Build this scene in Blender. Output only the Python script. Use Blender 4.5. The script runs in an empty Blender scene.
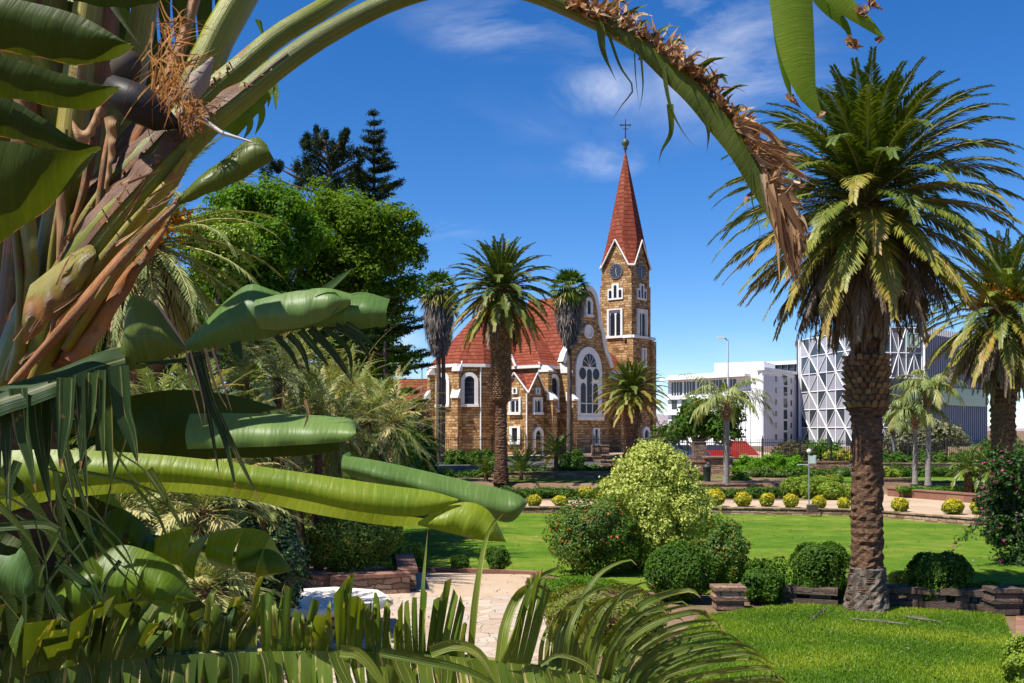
import bpy, math, random
import numpy as np
from mathutils import Vector, Matrix
R = math.radians
random.seed(7); rng = np.random.default_rng(7)
C = bpy.context.scene.collection
sc = bpy.context.scene

# ------------------------------------------------------------------ camera
CAMZ = 4.0; FPX = 1000.0; HY = 430.0
cd = bpy.data.cameras.new('camera'); cam = bpy.data.objects.new('camera', cd); C.objects.link(cam)
cam.location = (0, 0, CAMZ); cam.rotation_euler = (R(90), 0, 0)
cd.sensor_width = 36; cd.lens = 36*FPX/1024; cd.shift_y = (HY-341.5)/1024
cd.clip_start = 0.05; cd.clip_end = 20000
sc.camera = cam
# ------------------------------------------------------------------ light
SUN_EL = 58.0
SH = Vector((-0.84, -0.54)).normalized()
sdir = Vector((SH.x*math.cos(R(SUN_EL)), SH.y*math.cos(R(SUN_EL)), math.sin(R(SUN_EL))))
sl = bpy.data.lights.new('sun', 'SUN'); sl.energy = 5.0; sl.angle = R(0.5); sl.color = (1, .945, .85)
so = bpy.data.objects.new('sun', sl); C.objects.link(so)
so.rotation_euler = sdir.to_track_quat('Z', 'Y').to_euler(); so.location = (-20, -20, 40)
W = bpy.data.worlds.new('World'); sc.world = W; W.use_nodes = True
nt = W.node_tree; nt.nodes.clear()
def wn(t, **k):
    n = nt.nodes.new(t)
    for a, b in k.items(): setattr(n, a, b)
    return n
sky = wn('ShaderNodeTexSky', sky_type='NISHITA', sun_disc=False, sun_elevation=R(SUN_EL),
         sun_rotation=math.atan2(SH.x, SH.y), altitude=1700, air_density=1.0, dust_density=0.25, ozone_density=4.5)
hs = wn('ShaderNodeHueSaturation'); hs.inputs['Saturation'].default_value = 1.30; hs.inputs['Value'].default_value = 1.22; hs.inputs['Hue'].default_value = .508
nt.links.new(sky.outputs[0], hs.inputs['Color'])
bg = wn('ShaderNodeBackground'); bg.inputs[1].default_value = 0.080
wo = wn('ShaderNodeOutputWorld'); nt.links.new(bg.outputs[0], wo.inputs[0])
tc = wn('ShaderNodeTexCoord')
nz = wn('ShaderNodeTexNoise'); nz.inputs['Scale'].default_value = 3.2; nz.inputs['Detail'].default_value = 9; nz.inputs['Roughness'].default_value = .62; nz.inputs['Distortion'].default_value = .5
mp = wn('ShaderNodeMapping'); mp.inputs['Scale'].default_value = (1.5, 1.5, 4.2); mp.inputs['Rotation'].default_value = (0, R(-14), 0)
nt.links.new(tc.outputs['Generated'], mp.inputs[0]); nt.links.new(mp.outputs[0], nz.inputs['Vector'])
def mathn(op, a, b=None, clamp=False):
    n = wn('ShaderNodeMath', operation=op, use_clamp=clamp)
    for i, v in enumerate((a, b)):
        if v is None: continue
        if isinstance(v, (int, float)): n.inputs[i].default_value = v
        else: nt.links.new(v, n.inputs[i])
    return n.outputs[0]
acc = None
# soft banks of thin cloud: direction, width, height, density
for (cx, cy, wx, wz, am) in ((592, 90, .05, .026, .95), (480, 30, .08, .03, .45), (600, 12, .22, .045, .35), (690, 50, .13, .07, .42), (760, 70, .10, .08, .45), (560, 130, .2, .05, .12), (600, 162, .05, .02, .7), (700, 95, .10, .05, .22),
                         (402, 350, .03, .028, 1.3), (450, 228, .05, .02, .6), (395, 220, .04, .02, .5), (640, 385, .09, .03, .3), (740, 360, .1, .03, .25)):
    c = Vector(((cx-512)/FPX, 1, (HY-cy)/FPX)).normalized()
    s_ = wn('ShaderNodeVectorMath', operation='SUBTRACT'); nt.links.new(tc.outputs['Generated'], s_.inputs[0]); s_.inputs[1].default_value = c
    m_ = wn('ShaderNodeVectorMath', operation='MULTIPLY'); nt.links.new(s_.outputs[0], m_.inputs[0]); m_.inputs[1].default_value = (1/wx, 1/wx, 1/wz)
    l_ = wn('ShaderNodeVectorMath', operation='LENGTH'); nt.links.new(m_.outputs[0], l_.inputs[0])
    g = mathn('MULTIPLY', mathn('SUBTRACT', 1.0, l_.outputs['Value'], True), am)
    acc = g if acc is None else mathn('ADD', acc, g)
rp = wn('ShaderNodeMapRange'); rp.inputs['From Min'].default_value = .46; rp.inputs['From Max'].default_value = .86
nt.links.new(nz.outputs[0], rp.inputs['Value'])
fac = mathn('MULTIPLY', mathn('MULTIPLY', acc, 1.0), rp.outputs[0], True)
mx = wn('ShaderNodeMix', data_type='RGBA'); nt.links.new(fac, mx.inputs[0]); nt.links.new(hs.outputs[0], mx.inputs[6]); mx.inputs[7].default_value = (8.2, 8.5, 9.2, 1)
nt.links.new(mx.outputs[2], bg.inputs[0])
sc.view_settings.view_transform = 'Standard'; sc.view_settings.look = 'None'; sc.view_settings.gamma = 1
sc.view_settings.use_curve_mapping = False; sc.view_settings.exposure = 0.72
sc.cycles.max_bounces = 7; sc.cycles.transparent_max_bounces = 6; sc.cycles.use_denoising = True
sc.cycles.caustics_reflective = False; sc.cycles.caustics_refractive = False

# ------------------------------------------------------------------ helpers
OFF = {}
def P(px, py, d): return Vector(((px-512)/FPX*d, d, CAMZ-(py-HY)/FPX*d))
def G(px, py, z=0.0): return P(px, py, (CAMZ-z)*FPX/(py-HY))
def tag(o, label=None, cat=None, group=None, kind=None):
    if label: o['label'] = label
    if cat: o['category'] = cat
    if group: o['group'] = group
    if kind: o['kind'] = kind
    return o
def thing(name, label, cat, loc=(0, 0, 0), rotz=0.0, group=None):
    o = bpy.data.objects.new(name, None); C.objects.link(o); o.empty_display_size = .1
    o.location = loc; o.rotation_euler = (0, 0, rotz)
    tag(o, label, cat, group); OFF[o.name] = Vector(loc)
    return o
def dup(root, loc, rotz=0.0, scale=(1, 1, 1), label=None):
    def cp(o, par):
        c = o.copy(); C.objects.link(c)
        if par is not None: c.parent = par
        for ch in list(o.children): cp(ch, c)
        return c
    r = cp(root, None); r.location = loc; r.rotation_euler = (0, 0, rotz); r.scale = scale
    if label: r['label'] = label
    return r
class MB:
    def __init__(s): s.v = []; s.n = 0; s.li = []; s.ln = []; s.uv = []; s.var = []; s.mi = []; s.sm = []; s.hasuv = False
    def add(s, V, F, var=None, uv=None, mi=0, smooth=False):
        V = np.asarray(V, float).reshape(-1, 3); F = np.asarray(F, int)
        if F.ndim == 1: F = F.reshape(1, -1)
        m, k = F.shape
        s.v.append(V); s.li.append((F+s.n).ravel()); s.ln.append(np.full(m, k)); s.n += len(V)
        if uv is not None: s.uv.append(np.asarray(uv, float).reshape(m*k, 2)); s.hasuv = True
        else: s.uv.append(np.full((m*k, 2), np.nan))
        s.var.append(np.broadcast_to(np.asarray(.5 if var is None else var, float), (m,)).copy())
        s.mi.append(np.full(m, mi)); s.sm.append(np.full(m, smooth))
        return s
    def poly(s, pts, mi=0, var=None): return s.add(pts, np.arange(len(pts)).reshape(1, -1), mi=mi, var=var)
    def box(s, c, size, M=None, mi=0, var=None, taper=1.0):
        x, y, z = np.array(size)/2.0
        V = np.array([(a*x*(taper if cc > 0 else 1), b*y*(taper if cc > 0 else 1), cc*z) for cc in (-1, 1) for b in (-1, 1) for a in (-1, 1)])
        if M is not None: V = V @ np.array(M)[:3, :3].T
        V = V+np.array(c)
        return s.add(V, [(0, 2, 3, 1), (4, 5, 7, 6), (0, 1, 5, 4), (1, 3, 7, 5), (3, 2, 6, 7), (2, 0, 4, 6)], mi=mi, var=var)
    def tube(s, pts, rad, n=8, mi=0, var=None, flat=1.0, side=None, cap=True, smooth=True):
        pts = np.array([tuple(p) for p in pts], float); m = len(pts); rad = np.broadcast_to(np.asarray(rad, float), (m,))
        T = np.gradient(pts, axis=0); T /= np.linalg.norm(T, axis=1)[:, None]+1e-9
        ref = np.array(side if side is not None else ((0, 0, 1) if abs(T[0, 2]) < .9 else (1, 0, 0)), float)
        V = []; prev = None
        for i in range(m):
            if side is None and prev is not None: ref = prev
            a = ref-T[i]*ref.dot(T[i]); a /= np.linalg.norm(a)+1e-9; prev = a
            b = np.cross(T[i], a)
            th = np.linspace(0, 2*np.pi, n, endpoint=False)
            V.append(pts[i]+rad[i]*(np.cos(th)[:, None]*a*flat+np.sin(th)[:, None]*b))
        V = np.concatenate(V)
        F = []; U = []
        L = np.concatenate([[0], np.cumsum(np.linalg.norm(np.diff(pts, axis=0), axis=1))])
        for i in range(m-1):
            for j in range(n):
                k = (j+1) % n
                F.append((i*n+j, i*n+k, (i+1)*n+k, (i+1)*n+j))
                U += [(L[i], j/n), (L[i], (j+1)/n), (L[i+1], (j+1)/n), (L[i+1], j/n)]
        base = s.n
        s.add(V, F, var=var, uv=U, mi=mi, smooth=smooth)
        if cap:
            for r0 in (0, (m-1)*n):
                idx = np.arange(n)+r0
                s.add(V[idx], np.arange(n)[::(-1 if r0 == 0 else 1)].reshape(1, -1), mi=mi, var=var)
        return s
    def lathe(s, prof, c=(0, 0, 0), n=24, mi=0, var=None, sx=1, sy=1, lump=0, smooth=True):
        prof = np.array(prof, float); m = len(prof); th = np.linspace(0, 2*np.pi, n, endpoint=False)
        V = np.zeros((m, n, 3))
        V[:, :, 0] = prof[:, 0, None]*np.cos(th)*sx; V[:, :, 1] = prof[:, 0, None]*np.sin(th)*sy; V[:, :, 2] = prof[:, 1, None]
        if lump: V *= 1+lump*rng.normal(size=(m, n, 1))
        V = V.reshape(-1, 3)+np.array(c)
        F = [(i*n+j, i*n+(j+1) % n, (i+1)*n+(j+1) % n, (i+1)*n+j) for i in range(m-1) for j in range(n)]
        return s.add(V, F, mi=mi, var=var, smooth=smooth)
    def build(s, name, mats, parent=None, off=None, world=False, auto=True):
        V = np.concatenate(s.v)
        root = parent
        while root is not None and root.parent is not None: root = root.parent
        o_ = np.array(off) if off is not None else (np.array(OFF[root.name]) if (world and root is not None) else np.zeros(3))
        V = V-o_
        li = np.concatenate(s.li); ln = np.concatenate(s.ln)
        me = bpy.data.meshes.new(name)
        me.vertices.add(len(V)); me.vertices.foreach_set('co', V.ravel())
        me.loops.add(len(li)); me.loops.foreach_set('vertex_index', li.astype(np.int32))
        me.polygons.add(len(ln)); st = np.concatenate([[0], np.cumsum(ln)[:-1]])
        me.polygons.foreach_set('loop_start', st.astype(np.int32))
        me.polygons.foreach_set('loop_total', ln.astype(np.int32))
        me.polygons.foreach_set('material_index', np.concatenate(s.mi).astype(np.int32))
        me.polygons.foreach_set('use_smooth', np.concatenate(s.sm))
        me.update(calc_edges=True)
        a = me.attributes.new('var', 'FLOAT', 'FACE'); a.data.foreach_set('value', np.concatenate(s.var).astype(np.float32))
        uv = np.concatenate(s.uv)
        if auto and np.isnan(uv).any():
            N = np.zeros(len(ln)*3, np.float32); me.polygons.foreach_get('normal', N); N = N.reshape(-1, 3).astype(float)
            u = np.stack([-N[:, 1], N[:, 0], np.zeros(len(N))], 1); l = np.linalg.norm(u, axis=1)
            u[l < 1e-3] = (1, 0, 0); u /= np.linalg.norm(u, axis=1)[:, None]
            w = np.cross(N, u)
            pi = np.repeat(np.arange(len(ln)), ln); co = V[li]
            au = np.stack([(co*u[pi]).sum(1), (co*w[pi]).sum(1)], 1)
            bad = np.isnan(uv[:, 0]); uv[bad] = au[bad]
        uv = np.nan_to_num(uv)
        ul = me.uv_layers.new(name='UVMap'); ul.data.foreach_set('uv', uv.ravel().astype(np.float32))
        for m in (mats if isinstance(mats, (list, tuple)) else [mats]): me.materials.append(m)
        me.validate()
        ob = bpy.data.objects.new(name, me); C.objects.link(ob)
        if parent is not None: ob.parent = parent
        else: OFF[ob.name] = Vector((0, 0, 0))
        return ob

# ------------------------------------------------------------------ materials
def _mat(name):
    m = bpy.data.materials.new(name); m.use_nodes = True; t = m.node_tree; t.nodes.clear()
    return m, t
class NT:
    def __init__(s, t): s.t = t
    def n(s, ty, ins=None, **k):
        x = s.t.nodes.new(ty)
        for a, b in k.items(): setattr(x, a, b)
        for a, b in (ins or {}).items():
            if hasattr(b, 'links'): s.t.links.new(b, x.inputs[a])
            else: x.inputs[a].default_value = b
        return x
    def ramp(s, fac, stops, interp='LINEAR'):
        r = s.n('ShaderNodeValToRGB', {0: fac}); cr = r.color_ramp; cr.interpolation = interp
        while len(cr.elements) > 1: cr.elements.remove(cr.elements[-1])
        cr.elements[0].position = stops[0][0]; cr.elements[0].color = tuple(stops[0][1])+(1,)
        for p, c in stops[1:]:
            e = cr.elements.new(p); e.color = tuple(c)+(1,)
        return r.outputs[0]
    def noise(s, vec, scale, detail=4, rough=.55, dist=0):
        return s.n('ShaderNodeTexNoise', {'Vector': vec, 'Scale': scale, 'Detail': detail, 'Roughness': rough, 'Distortion': dist}).outputs[0]
    def mix(s, f, a, b, mode='MIX'):
        x = s.n('ShaderNodeMix', data_type='RGBA', blend_type=mode)
        for i, v in ((0, f), (6, a), (7, b)):
            if hasattr(v, 'links'): s.t.links.new(v, x.inputs[i])
            else: x.inputs[i].default_value = v if i == 0 else tuple(v)+(1,)
        return x.outputs[2]
    def math(s, op, a, b=0.0, clamp=False):
        return s.n('ShaderNodeMath', {0: a, 1: b}, operation=op, use_clamp=clamp).outputs[0]
    def out(s, col, rough=.7, bump=None, bs=.3, bd=.02, spec=.5, metal=0, trans=0, tcol=None, coat=0):
        p = s.n('ShaderNodeBsdfPrincipled', {'Base Color': col if hasattr(col, 'links') else tuple(col)+(1,), 'Roughness': rough, 'Specular IOR Level': spec, 'Metallic': metal})
        nb = None
        if bump is not None:
            nb = s.n('ShaderNodeBump', {'Height': bump, 'Strength': bs, 'Distance': bd}).outputs[0]
            s.t.links.new(nb, p.inputs['Normal'])
        sh = p.outputs[0]
        if trans:
            tr = s.n('ShaderNodeBsdfTranslucent', {'Color': tcol if hasattr(tcol, 'links') else tuple(tcol)+(1,)})
            if nb: s.t.links.new(nb, tr.inputs['Normal'])
            sh = s.n('ShaderNodeMixShader', {0: trans, 1: p.outputs[0], 2: tr.outputs[0]}).outputs[0]
        o = s.n('ShaderNodeOutputMaterial'); s.t.links.new(sh, o.inputs[0])
def plain(name, col, rough=.7, metal=0, var=.15, scale=8, spec=.5, bs=.15):
    m, t = _mat(name); k = NT(t); tcn = k.n('ShaderNodeTexCoord').outputs['Object']
    f = k.noise(tcn, scale, 5)
    c = k.mix(f, tuple(x*(1-var) for x in col), tuple(min(1, x*(1+var)) for x in col))
    k.out(c, rough, f, bs, .01, spec, metal); return m
def leafmat(name, stops, trans=.3, rough=.5, tmul=(1.5, 1.5, .45), spec=.35, nscale=.6, nmix=.25):
    m, t = _mat(name); k = NT(t)
    a = k.n('ShaderNodeAttribute', attribute_name='var').outputs['Fac']
    f = k.noise(k.n('ShaderNodeTexCoord').outputs['Object'], nscale, 3)
    a2 = k.math('ADD', a, k.math('MULTIPLY', k.math('SUBTRACT', f, .5), nmix))
    c = k.ramp(a2, stops)
    tc_ = k.mix(1.0, c, tmul, 'MULTIPLY')
    k.out(c, rough, None, spec=spec, trans=trans, tcol=tc_); return m
def stonemat(name, cols, bw=.7, bh=.3, mortar=.02, mcol=(.3, .22, .15), bump=.6, rough=.85, dist=.06, offs=.5, nsc=.35):
    m, t = _mat(name); k = NT(t)
    uv = k.n('ShaderNodeTexCoord').outputs['UV']
    dn = k.n('ShaderNodeTexNoise', {'Vector': uv, 'Scale': 1.3/bh*.25, 'Detail': 3})
    d2 = k.n('ShaderNodeVectorMath', {0: dn.outputs['Color'], 1: (.5, .5, .5)}, operation='SUBTRACT').outputs[0]
    d3 = k.n('ShaderNodeVectorMath', {0: d2, 'Scale': dist*4}, operation='SCALE').outputs[0]
    v = k.n('ShaderNodeVectorMath', {0: uv, 1: d3}, operation='ADD').outputs[0]
    b = k.n('ShaderNodeTexBrick', {'Vector': v, 'Color1': (0, 0, 0, 1), 'Color2': (1, 1, 1, 1), 'Mortar': (.5, .5, .5, 1), 'Scale': 1.0, 'Mortar Size': mortar, 'Brick Width': bw, 'Row Height': bh, 'Mortar Smooth': .3, 'Bias': 0.0})
    b.offset = offs; b.squash = 1.35; b.squash_frequency = 3
    n1 = k.noise(v, nsc/bh, 4); 
    f = k.math('ADD', k.math('MULTIPLY', b.outputs['Color'], .6), k.math('MULTIPLY', n1, .45))
    c = k.ramp(f, [(i/(len(cols)-1)*.8+.1, cc) for i, cc in enumerate(cols)])
    n2 = k.noise(uv, 14, 3)
    c = k.mix(k.math('MULTIPLY', n2, .45), c, (.08, .05, .03), 'MIX')
    c = k.mix(b.outputs['Fac'], c, mcol)
    h = k.math('SUBTRACT', k.math('MULTIPLY', n2, .5), b.outputs['Fac'])
    k.out(c, rough, h, bump, .05, .25); return m

M = {}
M['church_stone'] = stonemat('church_stone', [(.09, .042, .017), (.27, .135, .05), (.48, .27, .10), (.58, .37, .16), (.64, .47, .28)], .62, .31, .04, (.20, .11, .055), 1.2)
M['trim'] = plain('white_trim', (.68, .665, .63), .75, var=.1, scale=1.2, spec=.2)
M['glass_dark'] = plain('dark_glass', (.012, .013, .02), .35, var=.3, scale=1.5, spec=.25)
M['iron'] = plain('black_iron', (.02, .02, .022), .45, var=.2)
M['wall_stone'] = stonemat('garden_stone', [(.12, .07, .05), (.27, .16, .105), (.42, .27, .18), (.52, .37, .25)], .42, .13, .015, (.10, .07, .05), .9)
M['wall_red'] = stonemat('red_stone_coping', [(.19, .085, .055), (.29, .14, .095), (.36, .2, .14)], .9, .5, .012, (.12, .07, .05), .5)
M['dark_stone'] = stonemat('dark_low_wall_stone', [(.055, .04, .034), (.11, .078, .062), (.17, .115, .09)], .5, .14, .012, (.05, .035, .03), .9)
def roofmat():
    m, t = _mat('red_roof_tiles'); k = NT(t); uv = k.n('ShaderNodeTexCoord').outputs['UV']
    b = k.n('ShaderNodeTexBrick', {'Vector': uv, 'Color1': (0, 0, 0, 1), 'Color2': (1, 1, 1, 1), 'Mortar': (.5, .5, .5, 1), 'Scale': 1.0, 'Mortar Size': .03, 'Brick Width': .4, 'Row Height': .56, 'Mortar Smooth': .5})
    sx = k.n('ShaderNodeSeparateXYZ', {0: uv}).outputs[1]
    saw = k.math('FRACT', k.math('DIVIDE', sx, .56))
    f = k.math('ADD', k.math('MULTIPLY', b.outputs['Color'], .45), k.math('MULTIPLY', k.noise(uv, .5, 4), .7))
    c = k.ramp(f, [(.15, (.11, .024, .014)), (.55, (.19, .042, .022)), (.95, (.27, .078, .042))])
    c = k.mix(k.math('LESS_THAN', saw, .22), c, (.09, .022, .010))
    k.out(c, .75, k.math('SUBTRACT', 1.0, saw), .8, .12, .12); return m
M['roof'] = roofmat()
def clockmat():
    m, t = _mat('clock_face'); k = NT(t); k.out((.03, .035, .05), .35); return m
M['clock'] = clockmat()
def groundmat(name, stops, sc1, sc2, w2=.4, bump=.3, rough=.95, trans=0):
    m, t = _mat(name); k = NT(t); v = k.n('ShaderNodeTexCoord').outputs['Object']
    f = k.math('ADD', k.math('MULTIPLY', k.noise(v, sc1, 5), 1-w2), k.math('MULTIPLY', k.noise(v, sc2, 4, .7), w2))
    k.out(k.ramp(f, stops), rough, k.noise(v, sc2*1.5, 3), bump, .04, .15); return m
M['soil'] = groundmat('garden_soil', [(.3, (.09, .055, .03)), (.5, (.17, .11, .065)), (.7, (.27, .19, .12))], .7, 14)
def lawnmat():
    m, t = _mat('lawn_grass'); k = NT(t); v = k.n('ShaderNodeTexCoord').outputs['Object']
    vs = k.n('ShaderNodeMapping', {0: v, 'Scale': (.5, 1.6, 1)}).outputs[0]
    f = k.math('ADD', k.math('ADD', k.math('MULTIPLY', k.noise(vs, .16, 3), .34), k.math('MULTIPLY', k.noise(v, 1.3, 5, .65), .30)), k.math('MULTIPLY', k.noise(v, 17, 4, .75), .36))
    c = k.ramp(f, [(.38, (.035, .09, .006)), (.47, (.075, .155, .009)), (.53, (.12, .19, .015)), (.60, (.24, .23, .05)), (.68, (.33, .25, .10))])
    k.out(c, .95, k.noise(v, 26, 3), .8, .05, .1); return m
M['lawn'] = lawnmat()
M['lawn_near'] = groundmat('near_lawn_grass', [(.3, (.04, .10, .008)), (.5, (.08, .16, .012)), (.7, (.15, .22, .02))], .5, 30, .5, .8)
M['sand'] = groundmat('sandy_path', [(.3, (.32, .225, .15)), (.5, (.43, .32, .22)), (.7, (.54, .42, .31))], .5, 18, .4, .4)
M['asphalt'] = groundmat('asphalt', [(.3, (.05, .05, .05)), (.7, (.10, .095, .09))], .4, 20, .4, .2)
def flagmat():
    m, t = _mat('flagstone_paving'); k = NT(t); v = k.n('ShaderNodeTexCoord').outputs['Object']
    vo = k.n('ShaderNodeTexVoronoi', {'Vector': v, 'Scale': 2.3, 'Randomness': .9}); ed = k.n('ShaderNodeTexVoronoi', {'Vector': v, 'Scale': 2.3, 'Randomness': .9}, feature='DISTANCE_TO_EDGE')
    h = k.n('ShaderNodeSeparateColor', {0: vo.outputs['Color']}).outputs[0]
    c = k.ramp(h, [(0, (.33, .22, .15)), (.3, (.43, .32, .24)), (.6, (.37, .33, .29)), (.85, (.50, .38, .28)), (1, (.36, .26, .19))])
    n2 = k.noise(v, 9, 5); c = k.mix(k.math('MULTIPLY', n2, .5), c, (.50, .42, .32))
    line = k.math('LESS_THAN', ed.outputs['Distance'], .022)
    c = k.mix(line, c, (.27, .20, .14))
    k.out(c, .85, k.math('ADD', k.math('MULTIPLY', n2, .4), k.math('MINIMUM', ed.outputs['Distance'], .1)), .5, .05, .3); return m
M['flag'] = flagmat()
# leaves
M['leaf_bright'] = leafmat('leaf_bright_green', [(0, (.035, .085, .006)), (.4, (.085, .19, .009)), (.75, (.15, .27, .014)), (1, (.24, .33, .02))], trans=.42, rough=.6, spec=.2)
M['leaf_tree'] = leafmat('leaf_spreading_tree', [(0, (.04, .085, .007)), (.5, (.115, .20, .011)), (.85, (.18, .275, .015)), (1, (.26, .34, .02))], trans=.48, rough=.6, spec=.2)
M['leaf_mid'] = leafmat('leaf_mid_green', [(0, (.022, .052, .007)), (.5, (.058, .13, .011)), (.85, (.10, .19, .016)), (1, (.16, .25, .03))], trans=.35, rough=.6, spec=.2)
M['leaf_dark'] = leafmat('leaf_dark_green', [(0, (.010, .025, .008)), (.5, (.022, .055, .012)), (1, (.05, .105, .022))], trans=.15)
M['leaf_conifer'] = leafmat('leaf_conifer', [(0, (.010, .018, .007)), (.5, (.022, .038, .011)), (1, (.05, .07, .02))], trans=.12, rough=.85, spec=.08)
M['leaf_yellow'] = leafmat('leaf_variegated', [(0, (.16, .24, .03)), (.4, (.36, .42, .07)), (.7, (.58, .60, .16)), (1, (.72, .72, .34))], tmul=(1.2, 1.2, .6))
M['leaf_gold'] = leafmat('leaf_golden', [(0, (.10, .16, .012)), (.35, (.24, .30, .02)), (.6, (.50, .44, .02)), (1, (.70, .56, .03))], tmul=(1.2, 1.1, .4))
M['leaf_hedge_bright'] = leafmat('leaf_hedge_bright', [(0, (.06, .15, .008)), (.5, (.13, .29, .012)), (1, (.22, .40, .02))], trans=.4, rough=.6, spec=.2)
M['leaf_lime'] = leafmat('leaf_lime', [(0, (.07, .14, .012)), (.5, (.2, .29, .02)), (1, (.36, .40, .035))])
M['leaf_red'] = leafmat('leaf_with_orange_flowers', [(0, (.035, .07, .008)), (.45, (.075, .145, .012)), (.8, (.13, .21, .02)), (.90, (.15, .20, .02)), (.92, (.5, .06, .012)), (1, (.65, .15, .02))], nmix=.06)
M['leaf_dull'] = leafmat('leaf_dull_mulch_shrub', [(0, (.06, .03, .02)), (.5, (.13, .08, .04)), (1, (.14, .16, .03))])
M['leaf_boug'] = leafmat('leaf_bougainvillea', [(0, (.012, .035, .008)), (.5, (.035, .085, .014)), (.93, (.09, .17, .02)), (.95, (.5, .03, .2)), (1, (.65, .08, .34))], nmix=.05)
PALM = [(0, (.03, .065, .01)), (.3, (.055, .12, .014)), (.5, (.12, .19, .02)), (.62, (.30, .28, .03)), (.74, (.36, .23, .04)), (.85, (.21, .13, .065)), (1, (.29, .22, .16))]
M['palm'] = leafmat('palm_frond', PALM, trans=.22, rough=.42, spec=.5, nmix=.06)
PALM2 = [(0, (.035, .06, .007)), (.3, (.072, .112, .010)), (.5, (.11, .15, .018)), (.62, (.26, .25, .03)), (.74, (.34, .19, .04)), (.85, (.13, .085, .05)), (1, (.22, .17, .13))]
M['palm_dark'] = leafmat('palm_frond_dark', PALM2, trans=.2, rough=.5, spec=.4, nmix=.06)
M['palm_grey'] = leafmat('palm_frond_greygreen', [(0, (.06, .10, .02)), (.35, (.16, .21, .05)), (.6, (.32, .35, .12)), (.85, (.50, .44, .20)), (1, (.46, .31, .13))], trans=.2, nmix=.15)
M['skirt'] = leafmat('dead_fan_leaves', [(0, (.05, .04, .035)), (.5, (.12, .10, .085)), (1, (.25, .21, .17))], trans=.1)
M['orange'] = leafmat('orange_fruit', [(0, (.55, .16, .01)), (1, (.75, .32, .02))], trans=.1)
def barkmat(name, stops, sx=3, sz=1, bump=1.0, dist=.06, rough=.9):
    m, t = _mat(name); k = NT(t); v = k.n('ShaderNodeTexCoord').outputs['Object']
    vm = k.n('ShaderNodeMapping', {0: v, 'Scale': (sx, sx, sz)}).outputs[0]
    n1 = k.noise(vm, 3, 6, .65); k.out(k.ramp(n1, stops), rough, n1, bump, dist, .2); return m
M['bark'] = barkmat('bark', [(.3, (.05, .035, .025)), (.7, (.17, .13, .10))], 3, .6)
M['palm_bark'] = barkmat('palm_trunk_scars', [(.3, (.045, .025, .015)), (.5, (.11, .06, .035)), (.7, (.22, .13, .08))], 3, 5)
M['palm_base'] = barkmat('palm_trunk_foot', [(.3, (.05, .036, .028)), (.5, (.14, .11, .085)), (.7, (.27, .225, .18))], 2.5, 1.2, 1.0, .12)
M['palm_grey_bark'] = barkmat('grey_smooth_trunk', [(.3, (.13, .12, .105)), (.7, (.28, .26, .23))], 1.5, 6, .4)
M['rachis'] = plain('frond_midrib', (.30, .26, .06), .5)
# ------------------------------------------------------------------ foliage generators
def unit(v): return v/(np.linalg.norm(v, axis=-1, keepdims=True)+1e-9)
def leaves(mb, c, nrm, size, var, aspect=.55, mi=0):
    """diamond leaves at centres c facing nrm"""
    n = len(c); r = unit(rng.normal(size=(n, 3))); a = unit(np.cross(nrm, r)); b = np.cross(nrm, a)
    s = np.broadcast_to(np.asarray(size, float), (n,))[:, None]*(.65+.7*rng.random((n, 1)))
    V = np.stack([c-a*s, c-b*s*aspect+nrm*s*.15, c+a*s, c+b*s*aspect+nrm*s*.15], 1).reshape(-1, 3)
    mb.add(V, np.arange(4*n).reshape(n, 4), var=var, mi=mi)
def blob(mb, c, rad, n, size, vlo=.1, vhi=1.0, shell=.35, flowers=0, aspect=.55, up=.25, lump=.12):
    """leafy ellipsoid with an uneven surface"""
    c = np.array(c, float); rad = np.array(rad, float)
    d = unit(rng.normal(size=(n, 3)))
    k = 10; ax = unit(rng.normal(size=(k, 3))); ph = rng.random(k)*6.28; fq = 3+9*rng.random(k)
    l = 1+lump*np.sin((d@ax.T)*fq+ph).mean(1)*4.5
    r = l*(1-shell*rng.random(n)**1.6)
    r = r*(1+(rng.random(n) < .06)*rng.random(n)*.22)
    p = c+d*rad*r[:, None]
    nr = unit(unit(d/rad)*1.0+rng.normal(size=(n, 3))*.55+np.array([0, 0, up]))
    var = vlo+(vhi-vlo)*np.clip(rng.normal(.45, .2, n), 0, 1)*.88
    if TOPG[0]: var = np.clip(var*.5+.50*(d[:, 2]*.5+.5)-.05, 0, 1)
    if flowers: var = np.where(rng.random(n) < flowers, .97, np.minimum(var, .86))
    leaves(mb, p, nr, size, var, aspect)
TOPG = [0]
def core(mb, c, rad, var=.05, z0=None):
    th = np.linspace(-1.45, 1.45, 9)
    mb.lathe([(math.cos(t)*rad[0], math.sin(t)*rad[2]) for t in th], c, 14, var=var, sy=rad[1]/rad[0], lump=.03)
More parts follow.
